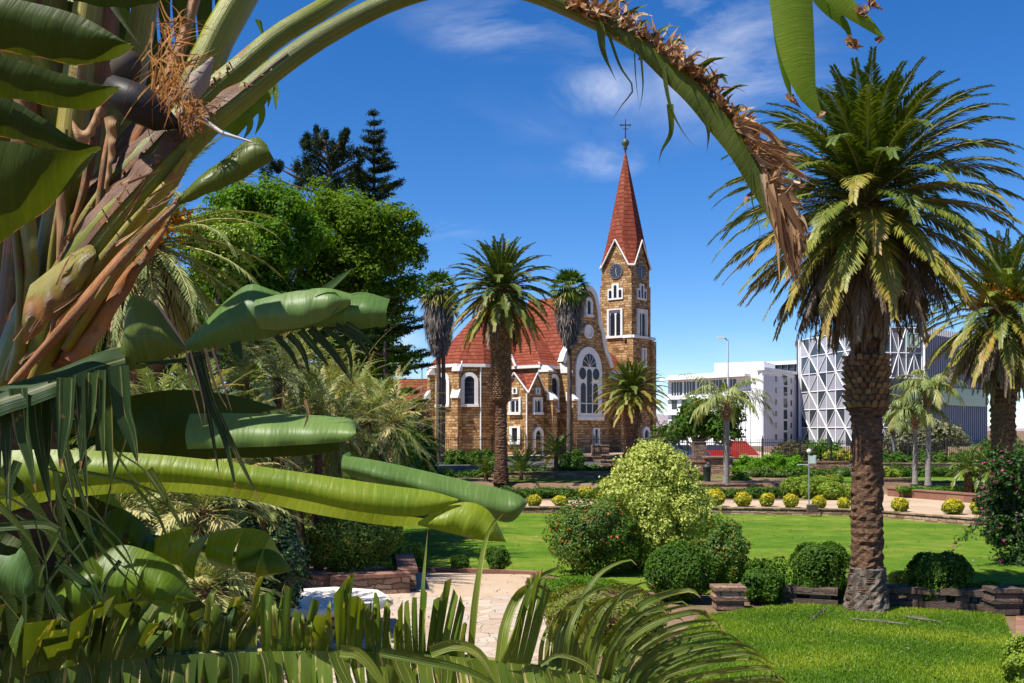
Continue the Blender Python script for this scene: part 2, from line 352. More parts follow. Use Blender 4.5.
def shrub(name, label, cat, loc, w, h, mat, size, n, group=None, shell=.25, flowers=0, stem=True, box=False, depth=None, lump=.12, zc=.5, fill=.68, vhi=1.0, parent_cores=True):
    t = thing(name, label, cat, loc, 0, group); mb = MB(); dp = depth or w
    rad = (w/2, dp/2, h*zc if not box else h/2)
    cz = h-rad[2]
    if box:
        d = unit(rng.normal(size=(n, 3))); q = np.sign(d)*np.abs(d)**.6; q /= (np.abs(q)**3.2).sum(1)[:, None]**(1/3.2); q *= 1+.06*np.sin(q[:, :1]*7+2)*np.sin(q[:, 2:]*6)
        p = q*np.array(rad)*(1-.12*rng.random((n, 1)))*(1+.05*np.sin(q[:, :1]*9+q[:, 1:2]*7))+np.array([0, 0, cz])
        leaves(mb, p, unit(q+rng.normal(size=(n, 3))*.5), size, np.clip(rng.normal(.5, .22, n), 0, .88 if flowers else 1))
        mb.box((0, 0, cz), (rad[0]*1.35, rad[1]*1.35, rad[2]*1.5), var=.0)
    else:
        if parent_cores: core(mb, (0, 0, cz), tuple(x*fill for x in rad))
        blob(mb, (0, 0, cz), rad, n, size, shell=shell, flowers=flowers, lump=lump, vhi=vhi)
    mb.build('foliage', mat, t)
    if stem:
        s = MB()
        for i in range(4):
            a = i*1.6+.3; s.tube([(0.02*math.cos(a), .02*math.sin(a), -.03), (w*.1*math.cos(a), w*.1*math.sin(a), cz*.6), (w*.22*math.cos(a), w*.22*math.sin(a), cz)], [max(.02, w*.022), w*.018, w*.008], 5)
        s.build('stem', M['bark'], t)
    return t
def tree(name, label, loc, clumps, trunk_r, mat, size, per, group=None, bark='bark', cat='tree', squash=.75, shell=.55, forks=7):
    """clumps: list of (x, y, z, r) relative to loc; leaves in clumps, limbs to the clumps"""
    t = thing(name, label, cat, loc, 0, group); mb = MB()
    for (x, y, z, r) in clumps:
        nn = int(per*r*r); blob(mb, (x, y, z), (r, r, r*squash), nn, size, shell=shell, lump=.2, up=.5)
    mb.build('crown', mat, t)
    s = MB(); zs = [c[2] for c in clumps]; zf = min(zs)*.75
    s.tube([(0, 0, -.1), (.05, 0, zf*.5), (0, .05, zf), (.1, 0, (zf+max(zs))/2), (0, 0, max(zs)*.95)], [trunk_r*1.25, trunk_r, trunk_r*.85, trunk_r*.5, trunk_r*.1], 9)
    pick = sorted(clumps, key=lambda c: -c[3])[:forks*3]
    for (x, y, z, r) in pick:
        z0 = zf*(.7+.5*random.random()); m_ = (x*.45, y*.45, z0+(z-z0)*.6)
        s.tube([(0, 0, min(z0, z*.8)), m_, (x, y, z)], [trunk_r*.4, trunk_r*.25, trunk_r*.06], 5)
    s.build('trunk', M[bark], t)
    return t
def frond_pts(L, e0, bend, n=14, power=1.25):
    t = np.linspace(0, 1, n); ang = e0-bend*t**power
    ds = L/(n-1); x = np.concatenate([[0], np.cumsum(np.cos(ang[:-1])*ds)]); z = np.concatenate([[0], np.cumsum(np.sin(ang[:-1])*ds)])
    return x, z, ang, t
def frond(mb, base, az, L, e0, bend, pairs=40, ll=.45, lw=.03, v=.5, vee=.5, droop=.2, start=.12, vt=.0, mi_r=1, rr=.03, rach=True, power=1.25, jit=.1, kink=0, twist=0.0, spa=.62):
    x, z, ang, t = frond_pts(L, e0, bend, power=power)
    s = np.linspace(start, .995, pairs)
    X = np.interp(s, t, x); Z = np.interp(s, t, z); A = np.interp(s, t, ang)
    ca, sa = math.cos(az), math.sin(az); out = np.array([ca, sa, 0]); side = np.array([-sa, ca, 0]); up = np.array([0, 0, 1.0])
    base = np.array(base, float)
    for sg in (-1, 1):
        p0 = base+X[:, None]*out+Z[:, None]*up
        T = np.cos(A)[:, None]*out+np.sin(A)[:, None]*up; N = -np.sin(A)[:, None]*out+np.cos(A)[:, None]*up
        vv = vee+jit*rng.normal(size=pairs)
        S = sg*side*np.cos(twist)+N*math.sin(twist)*sg
        sp = (spa+.18*np.sin(s*9))*(1-.35*s)+jit*rng.normal(size=pairs)
        D = unit(T*np.cos(sp)[:, None]+np.sin(sp)[:, None]*(S*np.cos(vv)[:, None]+N*np.sin(vv)[:, None]))
        l = ll*np.sin(np.clip(s*1.0+.12, 0, 1)*np.pi)**.45*(.85+.3*rng.random(pairs)); l = np.maximum(l, ll*.25)
        mid = p0+D*l[:, None]*.5; mid[:, 2] -= droop*l*.15
        tip = p0+D*l[:, None]; tip[:, 2] -= droop*l*.7
        w = unit(np.cross(D, N))*lw
        V = np.stack([p0, mid-w+N*0, tip, mid+w], 1).reshape(-1, 3)
        var = v+vt*s+.05*rng.normal(size=pairs)
        mb.add(V, np.arange(4*pairs).reshape(-1, 4), var=np.clip(var, 0, 1))
    if rach:
        pts = [tuple(base+out*a+up*b) for a, b in zip(x[::2], z[::2])]
        mb.tube(pts, np.linspace(rr, rr*.3, len(pts)), 4, mi=mi_r, cap=False, var=.6)
def scar_trunk(mb, path, rad, rings, n=20, bulge=.05, mi=0):
    """trunk with stacked leaf-base rings"""
    path = np.array([tuple(p) for p in path], float); tt = np.linspace(0, 1, len(path)); ks = np.linspace(0, 1, rings*2+1)
    C_ = np.stack([np.interp(ks, tt, path[:, i]) for i in range(3)], 1); rr = np.interp(ks, tt, rad)
    th = np.linspace(0, 2*np.pi, n, endpoint=False); V = []
    for i, (c, r) in enumerate(zip(C_, rr)):
        k = r*(1+(bulge if i % 2 else -bulge)+.05*rng.normal(size=n))
        V.append(np.stack([c[0]+k*np.cos(th), c[1]+k*np.sin(th), c[2]+.03*r*rng.normal(size=n)], 1))
    V = np.concatenate(V); m = len(C_)
    mb.add(V, [(i*n+j, i*n+(j+1) % n, (i+1)*n+(j+1) % n, (i+1)*n+j) for i in range(m-1) for j in range(n)], mi=mi)
def stubs(mb, c, r, h, rows, per, ln=.22, w=.09, th=.06, tilt=.9, mi=0):
    """cut leaf stalk stubs round a trunk (pineapple pattern)"""
    for i in range(rows):
        z = c[2]+h*i/max(1, rows-1)
        for j in range(per):
            a = (j+.5*(i % 2))/per*6.283+random.uniform(-.05, .05); l = ln*random.uniform(.8, 1.2)
            p = Vector((c[0]+r*math.cos(a), c[1]+r*math.sin(a), z)); d = Vector((math.cos(a)*math.cos(tilt), math.sin(a)*math.cos(tilt), math.sin(tilt)))
            sd = Vector((-math.sin(a), math.cos(a), 0)); u = d.cross(sd)
            q = p+d*l; V = [p-sd*w-u*th, p+sd*w-u*th, p+sd*w+u*th, p-sd*w+u*th, q-sd*w*.75-u*th*.5, q+sd*w*.75-u*th*.5, q+sd*w*.75+u*th*.5, q-sd*w*.75+u*th*.5]
            mb.add([tuple(x) for x in V], [(0, 1, 5, 4), (1, 2, 6, 5), (2, 3, 7, 6), (3, 0, 4, 7), (4, 5, 6, 7)], mi=mi, var=random.random())
def date_palm(label, loc, htr, rt, L, n=80, pairs=40, ll=.5, lw=.03, dead=16, mat='palm', group=None, rot=0, neck=None, spread=1.0, fruit=0, green=.22, foot=False, name='date_palm', low=-55, squash=1.0):
    t = thing(name, label, 'palm tree', loc, 0, group)
    mb = MB(); top = htr
    for i in range(n):
        f = (i+.5)/n                      # 0 young .. 1 old
        az = i*2.39996+rot; e0 = R(82)-(R(82)-R(low))*f**1.05*spread; bend = R(26)+R(42)*math.sin(min(1, f*1.15)*math.pi)+R(14)*random.random()
        LL = L*(.72+.36*math.sin(min(1, f*1.5+.15)*math.pi/2))*random.uniform(.9, 1.06)
        v = green+.06*random.random()+max(0, f-.35)*.46+(0.16 if random.random() < .25 and f > .3 else 0)
        zb = top+.25*(1-f)-.35*f
        frond(mb, (.25*rt*math.cos(az), .25*rt*math.sin(az), zb), az, LL, e0, bend, pairs, ll, lw, v=min(v, .7), vt=.13*f+.04, vee=.35-.3*f, droop=.35, rr=.03, jit=.08, spa=.85, power=1.9)
    mb.build('crown', [M[mat], M['rachis']], t)
    if dead:
        db = MB()
        for i in range(dead):
            az = i*2.39996*1.7+rot+1; e0 = R(-32)-R(44)*random.random()**.8
            frond(db, (.4*rt*math.cos(az), .4*rt*math.sin(az), top-.35-.3*random.random()), az, L*random.uniform(.66, .95), e0, R(28), int(pairs*.8), ll*.7, lw*.9, v=.84+.12*random.random(), vt=.03, vee=-.55, droop=1.1, jit=.25, rr=.035, spa=.75)
        db.build('dead_frond_skirt', [M[mat], M['palm_bark']], t)
    if fruit:
        for i in range(fruit):
            fb = MB(); a = rot+i*6.283/fruit+random.uniform(-.3, .3); el = random.uniform(.0, .55); c = np.array([math.cos(a)*math.cos(el), math.sin(a)*math.cos(el), math.sin(el)])*random.uniform(.75, 1.05)*L*.27+np.array([0, 0, top+.2])
            fb.tube([(0, 0, top), tuple(c*.6+np.array([0, 0, top+.25])*.4), tuple(c)], [.05, .035, .02], 5, var=.1)
            leaves(fb, c+rng.normal(size=(260, 3))*np.array([.2, .2, .17]), unit(rng.normal(size=(260, 3))), .06, rng.random(260), .8)
            fb.build('fruit_cluster', M['orange'], t)
    tb = MB()
    if neck:   # (z0, z1, r) pineapple collar below the crown
        z0, z1, rn = neck
        scar_trunk(tb, [(0, 0, -.1), (0, 0, htr*.1), (0, 0, z0)], [rt*1.35, rt, rt*.95], int(z0/.11), 20, .035)
        scar_trunk(tb, [(0, 0, z0-.2), (0, 0, z0), (0, 0, z1), (0, 0, z1+.15)], [rt, rn*.88, rn*.88, rt*.9], 6, 18, .05)
        scar_trunk(tb, [(0, 0, z1), (0, 0, top+.1)], [rt*.9, rt*.95], max(3, int((top-z1)/.2)), 16, .09)
        tb.build('trunk', M['palm_bark'], t)
        sb = MB(); stubs(sb, (0, 0, z0+.03), rn*.82, (z1-z0-.1), max(3, int((z1-z0)/.115)), 20, .15, rn*.125, .035, .75); sb.build('leaf_base_collar', M['stub'], t)
    else:
        scar_trunk(tb, [(0, 0, -.1), (0, 0, htr*.06), (0, 0, htr*.5), (0, 0, top)], [rt*1.3, rt, rt*.95, rt*1.15], int(htr/.16), 16, .05)
        tb.build('trunk', M['palm_bark'], t)
    if foot:
        fb = MB(); prof = [(rt*1.0, foot), (rt*1.18, foot*.97), (rt*1.2, foot*.6), (rt*1.42, foot*.25), (rt*1.6, -.1)]
        th = np.linspace(0, 6.283, 28, endpoint=False); prof = [(rt*1.02, foot)]+[(rt*(1.12+.35*(1-k)**2), foot*k) for k in np.linspace(.97, -.1, 12)]
        V = np.concatenate([np.stack([r*(1+.05*rng.normal(size=28)+.05*np.sin(th*5+z*3))*np.cos(th), r*(1+.05*rng.normal(size=28)+.05*np.sin(th*4))*np.sin(th), np.full(28, z)], 1) for r, z in prof]); m = len(prof)
        fb.add(V, [(i*28+(j+1) % 28, i*28+j, (i+1)*28+j, (i+1)*28+(j+1) % 28) for i in range(m-1) for j in range(28)])
        fb.build('trunk_foot', M['palm_base'], t)
    return t
M['stub'] = leafmat('cut_leaf_bases', [(0, (.12, .07, .04)), (.5, (.17, .10, .05)), (1, (.29, .18, .09))], trans=0.0)
def fan_leaf(mb, base, az, el, pet, r, nseg=18, v=.4, droop=.5, w=.035, span=2.4):
    d = np.array([math.cos(az)*math.cos(el), math.sin(az)*math.cos(el), math.sin(el)]); side = np.array([-math.sin(az), math.cos(az), 0]); up = np.cross(d, side)*-1
    b = np.array(base, float); hub = b+d*pet; hub[2] -= .08*pet
    mb.tube([tuple(b), tuple(hub)], [.02, .012], 4, mi=1, cap=False)
    a = np.linspace(-span/2, span/2, nseg)+rng.normal(size=nseg)*.05
    D = np.cos(a)[:, None]*d+np.sin(a)[:, None]*side
    l = r*(1-.25*np.abs(a)/span*2)[:, None]
    p0 = np.repeat(hub[None], nseg, 0); mid = p0+D*l*.55; tip = p0+D*l; tip[:, 2] -= droop*r*(.3+.5*rng.random(nseg))
    ww = unit(np.cross(D, up+.4*rng.normal(size=(nseg, 3))))*w
    mb.add(np.stack([p0, mid-ww, tip, mid+ww], 1).reshape(-1, 3), np.arange(4*nseg).reshape(-1, 4), var=np.clip(v+.1*rng.normal(size=nseg), 0, 1))
def fan_palm(label, loc, h, rt, cr, skirt, group=None, n=46, rot=0):
    t = thing('fan_palm', label, 'palm tree', loc, 0, group); mb = MB()
    for i in range(n):
        f = (i+.5)/n; az = i*2.4+rot
        fan_leaf(mb, (0, 0, h), az, R(78)-R(125)*f, cr*.5, cr*.62, 18, v=.25+.3*f*random.random()+(.25 if f > .75 else 0), droop=.35+.4*f, w=cr*.035)
    mb.build('crown', [M['palm'], M['rachis']], t)
    s = MB(); ns = 1500; f = rng.random(ns); a = rng.random(ns)*6.283
    rad = skirt[1]*(np.sin(np.clip(.22+f*.72, 0, 1)*np.pi)**.7)*(.75+.3*rng.random(ns))
    c = np.stack([rad*np.cos(a), rad*np.sin(a), h-.1-f*skirt[0]], 1)
    l = .55*cr*.5; D = unit(np.stack([.18*np.cos(a), .18*np.sin(a), -np.ones(ns)], 1)+rng.normal(size=(ns, 3))*.12); sd = unit(np.cross(D, np.stack([np.cos(a), np.sin(a), 0*a], 1)))*.05
    s.add(np.stack([c-D*l*.5, c-sd, c+D*l, c+sd], 1).reshape(-1, 3), np.arange(4*ns).reshape(-1, 4), var=rng.random(ns))
    s.lathe([(skirt[1]*.72*math.sin(min(1, .2+k*.75)*math.pi)**.7, h-k*skirt[0]) for k in np.linspace(0, 1, 9)], n=12, var=.15)
    s.build('dead_leaf_skirt', M['skirt'], t)
    tb = MB(); tb.tube([(0, 0, -.1), (0, 0, h*.05), (.05, 0, h*.5), (0, 0, h)], [rt*1.4, rt, rt*.9, rt*.8], 10); tb.build('trunk', M['bark'], t)
    return t
def queen_palm(label, loc, h, rt, L, n=22, group=None, rot=0, mat='palm', bark='palm_grey_bark'):
    t = thing('queen_palm', label, 'palm tree', loc, 0, group); mb = MB()
    for i in range(n):
        f = (i+.5)/n; az = i*2.39996+rot
        frond(mb, (0, 0, h), az, L*random.uniform(.85, 1.1), R(78)-R(62)*f, R(95)+R(20)*random.random(), 44, .62, .03, v=.3+.16*random.random()+(.25 if f > .85 else 0), vee=-.2, droop=1.1, jit=.3, power=1.1, rr=.03)
    mb.build('crown', [M[mat], M['rachis']], t)
    tb = MB(); tb.tube([(0, 0, -.1), (0, 0, .2), (.03, 0, h*.5), (0, 0, h-.9)], [rt*1.25, rt, rt*.9, rt*.8], 10); tb.build('trunk', M[bark], t)
    c = MB(); scar_trunk(c, [(0, 0, h-1.0), (0, 0, h-.5), (0, 0, h+.25)], [rt*.8, rt*1.7, rt*.9], 6, 12, .12); c.build('crownshaft', M['stub'], t)
    return t
def bush_palm(label, loc, h, L, n=40, pairs=30, ll=.3, lw=.014, mat='palm_grey', group=None, trunk=.14, rot=0, low=-25, v0=.25, vr=.5, name='bush_palm', stems=1, sp=.5, bend=(35, 40)):
    t = thing(name, label, 'palm', loc, 0, group); mb = MB(); tb = MB()
    for k in range(stems):
        a = k*2.4+rot; bx, by = (sp*math.cos(a)*math.sqrt(k), sp*math.sin(a)*math.sqrt(k)); hh = h*(1-.16*(k % 3))
        for i in range(n//stems):
            f = (i+.5)/(n/stems); az = i*2.39996+rot+k
            frond(mb, (bx, by, hh), az, L*random.uniform(.75, 1.1), R(84)-(R(84)-R(low))*f, R(bend[0])+R(bend[1])*random.random(), pairs, ll, lw, v=v0+vr*random.random(), vt=.1, vee=.25, droop=.4, jit=.18, rr=.012)
        tb.tube([(bx*.6, by*.6, -.1), (bx*.9, by*.9, hh*.5), (bx, by, hh+.05)], [trunk*1.15, trunk, trunk*.9], 9)
    mb.build('crown', [M[mat], M['rachis']], t); tb.build('trunk', M['palm_bark'], t)
    return t
# ------------------------------------------------------------------ ground
def sheet(name, pts, mat, z=None, sub=0):
    mb = MB(); mb.poly([(p[0], p[1], z if z is not None else p[2]) for p in pts]); o = mb.build(name, mat); tag(o, kind='structure'); return o
mb = MB(); prof = [(-400, 0), (58.5, 0), (60.2, .82), (69.5, .95), (71.5, 1.28), (400, 1.28), (900, 1.2), (9000, 1.0)]
xs = np.linspace(-4000, 4000, 3)
V = [(x*(1 if y < 900 else 2), y, z-.03) for (y, z) in prof for x in xs]
mb.add(V, [(i*3+j, i*3+j+1, (i+1)*3+j+1, (i+1)*3+j) for i in range(len(prof)-1) for j in range(2)])
tag(mb.build('ground', M['soil']), kind='structure')
hl = MB(); n = 90
hx = np.linspace(-3200, 3600, n); hz = 38+26*np.sin(hx*.0021+1)+14*np.sin(hx*.006)+8*np.sin(hx*.017)
V = []
for x, z in zip(hx, hz): V += [(x, 2900, 0), (x, 3300, max(8, z)*.8), (x, 3800, max(10, z)), (x, 4600, 0)]
hl.add(V, [(i*4+j, (i+1)*4+j, (i+1)*4+j+1, i*4+j+1) for i in range(n-1) for j in range(3)])
tag(hl.build('hills', plain('distant_hills', (.30, .24, .26), .95)), kind='structure')
EDGE = [G(380, 512), G(500, 513), G(700, 513.5), G(860, 516), G(1024, 530), G(1200, 545)]      # far lawn edge
NEAR = [G(1200, 585), G(1024, 585), G(900, 586), G(740, 596), G(640, 590), G(545, 574), G(395, 570), G(330, 545)]
def XYp(px, d): return ((px-512)/FPX*d, d)
sheet('far_lawn', EDGE+NEAR, M['lawn'], .0)
sheet('near_lawn', [G(655, 1100), G(655, 683), G(676, 640), G(700, 616), G(790, 604), G(880, 607), G(1003, 614), G(1013, 640), G(1009, 700), G(1030, 1100)], M['lawn_near'], .004)
EP = [(p.x, p.y+.2) for p in EDGE]
sheet('garden_path', [(p[0], p[1], .2) for p in EP]+[(60, 62, .2), (-20, 62, .2)], M['sand'], .2)
sheet('planting_bed', [(XYp(470, 55.5)[0], 54, .206), (XYp(872, 54)[0], 54, .206), (XYp(872, 60)[0], 60, .206), (XYp(470, 60)[0], 60, .206)], M['soil'], .206)
for (x0_, x1_) in ((505, 655), (790, 872), (872, 1060)): sheet('terrace_lawn', [(XYp(x0_, 60.8)[0], 60.8, .86), (XYp(x1_, 60.8)[0], 60.8, .86), (XYp(x1_, 69)[0], 69, .96), (XYp(x0_, 69)[0], 69, .96)], M['lawn'])
sheet('sandy_path', [G(330, 571), G(545, 575), G(548, 590), G(540, 602), G(330, 602)], M['sand'], .008)
sheet('paved_path', [G(120, 585), G(290, 596), G(545, 597), G(560, 640), G(590, 683), G(700, 1200), G(-700, 1200), G(-400, 650)], M['flag'], .012)
sheet('brick_path', [G(1016, 616), G(1200, 616), G(1200, 760), G(1014, 760)], M['wall_red'], .006)
sheet('road', [(-140, 76, 1.27), (200, 76, 1.27), (200, 90, 1.27), (-140, 90, 1.27)], M['asphalt'], 1.27)
sheet('church_forecourt', [(-40, 91, 1.27), (30, 91, 1.27), (32, 150, 1.27), (-40, 150, 1.27)], M['sand'], 1.27)

def run(name, label, pts, z0, z1, th, mat, coping=None, cat='garden wall', group=None, cm=None, ch=.08, piers=None):
    t = thing(name, label, cat, (pts[0][0], pts[0][1], z0), 0, group); w = MB(); c = MB()
    for a, b in zip(pts[:-1], pts[1:]):
        a = Vector((a[0], a[1], 0)); b = Vector((b[0], b[1], 0)); d = (b-a); L = d.length; ang = math.atan2(d.y, d.x); Mx = Matrix.Rotation(ang, 3, 'Z'); m = (a+b)/2
        w.box((m.x, m.y, (z0+z1)/2), (L, th, z1-z0), Mx)
        if coping: c.box((m.x, m.y, z1+ch/2), (L+.02, th+.1, ch), Mx)
    w.build('wall_face', mat, t, world=True)
    if coping: c.build('coping', cm or mat, t, world=True)
    for (x, y, pw, pz) in (piers or []):
        p = MB(); p.box((x, y, (z0+pz)/2), (pw, pw, pz-z0)); p.box((x, y, pz+.05), (pw*1.2, pw*1.2, .1)); p.build('pier', mat, t, world=True)
    return t
run('lawn_kerb', 'long low stone kerb along the far edge of the lawn below the sandy path', [(p[0], p[1]-.12) for p in EP], -.05, .27, .24, M['wall_stone'], True, 'kerb', ch=.05)
run('lawn_kerb', 'pinkish kerb between the sandy path and the near side of the far lawn', [G(395, 570.5), G(470, 572), G(545, 575)], -.05, .1, .2, M['wall_red'], None, 'kerb')
def XY(px, d): return ((px-512)/FPX*d, d)
run('planter_wall', 'low brown planter wall behind the sandy path and left of the garden steps', [XY(640, 60), XY(762, 60)], .2, .72, .35, M['wall_stone'], True)
run('planter_wall', 'low red coped planter wall behind the yellow flowers, below the church palms', [XY(470, 61), XY(640, 61)], .2, .62, .35, M['wall_red'], True)
run('planter_wall', 'middle terrace planter wall below the small fan palm in front of the church', [XY(505, 64.5), XY(655, 64.5)], .7, 1.25, .35, M['wall_stone'], True)
run('planter_wall', 'short upper planter wall by the church fence, left of the yellow bush', [XY(600, 68), XY(648, 68)], 1.0, 1.9, .4, M['wall_stone'], True)
run('retaining_wall', 'long stone retaining wall with two piers below the street fence', [XY(655, 70.5), XY(848, 70.5)], .8, 1.72, .45, M['wall_stone'], True, 'retaining wall', cm=M['wall_red'], piers=[XY(678, 70.3)+(1.3, 2.05), XY(718, 70.3)+(1.6, 2.05), XY(768, 70.3)+(.9, 1.9)])
run('retaining_wall', 'stone retaining wall behind the small palms right of the big palm trunk', [XY(876, 71), XY(1060, 71)], .8, 1.6, .45, M['wall_stone'], True, 'retaining wall')
run('planter_wall', 'reddish planter wall along the sandy path right of the big palm trunk', [G(890, 496, .2)[:2], G(1024, 507, .2)[:2], G(1090, 513, .2)[:2]], .1, .62, .4, M['wall_red'], True)
run('planter_wall', 'short stone planter wall end just right of the big palm trunk', [XY(872, 61), XY(913, 61)], .2, 1.0, .5, M['wall_stone'], True)
run('retaining_wall', 'stone base wall under the church fence left of the tall date palm', [XY(395, 88), XY(500, 88)], .9, 1.62, .5, M['wall_stone'], True, 'retaining wall', piers=[XY(448, 87.6)+(1.2, 1.75)])
run('retaining_wall', 'stone base wall under the church fence right of the tall date palm', [XY(505, 88), XY(655, 88)], .9, 1.62, .5, M['wall_stone'], True, 'retaining wall', piers=[XY(573, 87.6)+(2.6, 1.7), XY(610, 87.6)+(1.3, 1.75)])
# steps
t = thing('garden_steps', 'stone garden steps between the planter walls left of the yellow hedges', 'steps', (XY(776, 60)[0], 60, .2))
for i in range(4):
    s = MB(); s.box((XY(776, 60)[0], 60+i*.4, .2+.07+i*.14), (1.9, .42, .14)); s.build('step', M['wall_stone'], t, world=True)
# near low wall at the foot of the big palm
def low_wall(label, p0, p1, h, n):
    p0 = Vector(p0); p1 = Vector(p1); d = p1-p0; L = d.length; ang = math.atan2(d.y, d.x); Mx = Matrix.Rotation(ang, 3, 'Z')
    t = thing('low_garden_wall', label, 'garden wall', tuple(p0), 0, 'low openwork garden walls by the near lawn')
    c = MB(); m = (p0+p1)/2
    c.box((m.x, m.y, h-.07), (L, .42, .14), Mx); c.build('coping', M['dark_stone'], t, world=True)
    b = MB(); b.box((m.x, m.y, .06), (L, .36, .14), Mx); b.build('base', M['dark_stone'], t, world=True)
    for i in range(n):
        q = p0+d*((i+.5)/n); s = MB(); s.box((q.x, q.y, h*.5), (L/n*.62, .3, h-.25), Mx); s.build('post', M['dark_stone'], t, world=True)
    return t
low_wall('dark low openwork stone wall between the big palm foot and the right edge', G(880, 604), G(998, 610), .44, 5)
low_wall('dark low openwork stone wall left of the big palm foot', G(738, 599), G(838, 605), .38, 3)
low_wall('dark low openwork stone wall continuing at the right edge of the photo', G(1003, 612), G(1075, 616), .52, 3)
def pier(label, p, w, h, mat='dark_stone'):
    t = thing('stone_pier', label, 'pier', tuple(p)); a = MB(); a.box((0, 0, h/2), (w, w*.8, h)); a.build('shaft', M[mat], t)
    for k, zz in enumerate((h, h*.55)):
        b = MB(); b.box((0, 0, zz), (w*1.15, w*.95, .09)); b.build('cap' if k == 0 else 'band', M[mat], t)
pier('squat reddish stone pier beside the round clipped bush', G(728, 608), .62, .46, 'wall_stone')
pier('squat dark stone pier where the low walls meet at the right edge', G(1002, 613), .55, .52)
# raised bed left
run('raised_bed_wall', 'raised stone bed with a coped top under the orange flowering bush', [G(408, 592)[:2], G(330, 596)[:2], G(285, 585)[:2], G(255, 572)[:2]], 0, .42, .4, M['wall_stone'], True, 'raised bed', cm=M['wall_red'])
run('raised_bed_wall', 'short end wall of the stone bed, nearest the sandy path', [G(408, 591)[:2], G(404, 572)[:2]], 0, .45, .4, M['wall_stone'], True, 'raised bed', cm=M['wall_red'])
# basin
t = thing('stone_basin', 'octagonal stone basin with a broad pale rim on the paved path', 'basin', tuple(G(314, 640)+Vector((0, .9, 0))))
a = MB(); a.lathe([(1.12, -.02), (1.12, .5)], n=8, smooth=False); a.build('basin_wall', M['wall_stone'], t)
a = MB(); a.lathe([(1.05, .5), (1.38, .5), (1.4, .54), (1.4, .62), (1.36, .66), (0.02, .67)], n=8, smooth=False); a.build('rim', groundmat('pale_stone_slab', [(.3, (.56, .48, .38)), (.5, (.72, .65, .54)), (.7, (.80, .74, .64))], 1.2, 9, .5, .3), t)
# path edging stones of the flagstone
# lamp / sign post on the sandy path
p0 = G(796+13, 512, .2)
t = thing('sign_post', 'grey metal post with a small bracket board standing by the sandy path', 'post', tuple(p0))
a = MB(); a.tube([(0, 0, 0), (0, 0, 2.7)], [.03, .025], 8); a.build('post', plain('grey_metal', (.35, .37, .38), .4, .6), t)
a = MB(); a.box((-.3, 0, 2.2), (.5, .03, .04)); a.box((.15, 0, 2.42), (.36, .04, .42)); a.box((.15, -.03, 2.42), (.28, .02, .34)); a.build('board', plain('pale_metal', (.5, .55, .53), .5), t)
a = MB(); a.box((.15, 0, .16), (.45, .3, .36)); a.build('footing', M['dark_stone'], t)
a = MB(); a.lathe([(0.02, 2.7), (.08, 2.74), (.12, 2.82), (.08, 2.9), (.01, 2.93)], n=12); a.build('globe', M['trim'], t)
t = thing('litter_bin', 'small dark litter bin on the terrace beside the feather palm', 'bin', (XY(707, 62)[0], 62, .85))
a = MB(); a.lathe([(.22, 0), (.25, .8), (.27, .82), (.27, .9), (.2, .92)], n=14); a.build('body', plain('dark_green_metal', (.015, .03, .02), .5), t)
a = MB(); a.lathe([(.26, .95), (.2, 1.04), (.01, 1.07)], n=14); a.build('lid', M['iron'], t)
# grass blades on the near lawn
poly = np.array([(p.x, p.y) for p in (G(655, 1000), G(655, 683), G(676, 640), G(700, 616), G(790, 604), G(1003, 614), G(1013, 640), G(1009, 700), G(1030, 1000))])
def inside(pt, poly):
    x, y = pt[:, 0], pt[:, 1]; r = np.zeros(len(pt), bool); j = len(poly)-1
    for i in range(len(poly)):
        xi, yi = poly[i]; xj, yj = poly[j]
        c = ((yi > y) != (yj > y)) & (x < (xj-xi)*(y-yi)/(yj-yi+1e-12)+xi); r ^= c; j = i
    return r
def blades(name, poly, n, h, mat, dens_y=None, vlo=0, vhi=1, z=0):
    lo = poly.min(0); hi = poly.max(0); p = lo+(hi-lo)*rng.random((n, 2)); p = p[inside(p, poly)]; m = len(p)
    a = rng.random(m)*6.283; w = .007+.006*rng.random(m); hh = h*(.6+.7*rng.random(m)); dx = np.cos(a)*w; dy = np.sin(a)*w; lx = rng.normal(size=m)*hh*.35; ly = rng.normal(size=m)*hh*.35
    V = np.stack([np.stack([p[:, 0]-dx, p[:, 1]-dy, 0*a+z], 1), np.stack([p[:, 0]+dx, p[:, 1]+dy, 0*a+z], 1), np.stack([p[:, 0]+lx, p[:, 1]+ly, hh+z], 1)], 1).reshape(-1, 3)
    patch = .5+.25*np.sin(p[:, 0]*1.7+np.sin(p[:, 1]*1.3)*2)+.25*np.sin(p[:, 1]*2.1+p[:, 0]*.6)
    mb = MB(); mb.add(V, np.arange(3*m).reshape(-1, 3), var=np.clip(vlo+(vhi-vlo)*(.35*rng.random(m)+.65*patch), 0, 1)); o = mb.build(name, mat); tag(o, kind='stuff'); return o
M['blade'] = leafmat('grass_blade', [(0, (.065, .15, .007)), (.45, (.14, .25, .012)), (.8, (.26, .34, .018)), (1, (.40, .42, .035))], trans=.35, tmul=(1.4, 1.3, .4))
blades('grass', poly[1:8] if False else np.array([(p.x, p.y) for p in (G(655, 720), G(655, 683), G(676, 640), G(700, 616), G(790, 604), G(880, 607), G(1003, 614), G(1013, 640), G(1009, 720))]), 170000, .055, M['blade'])
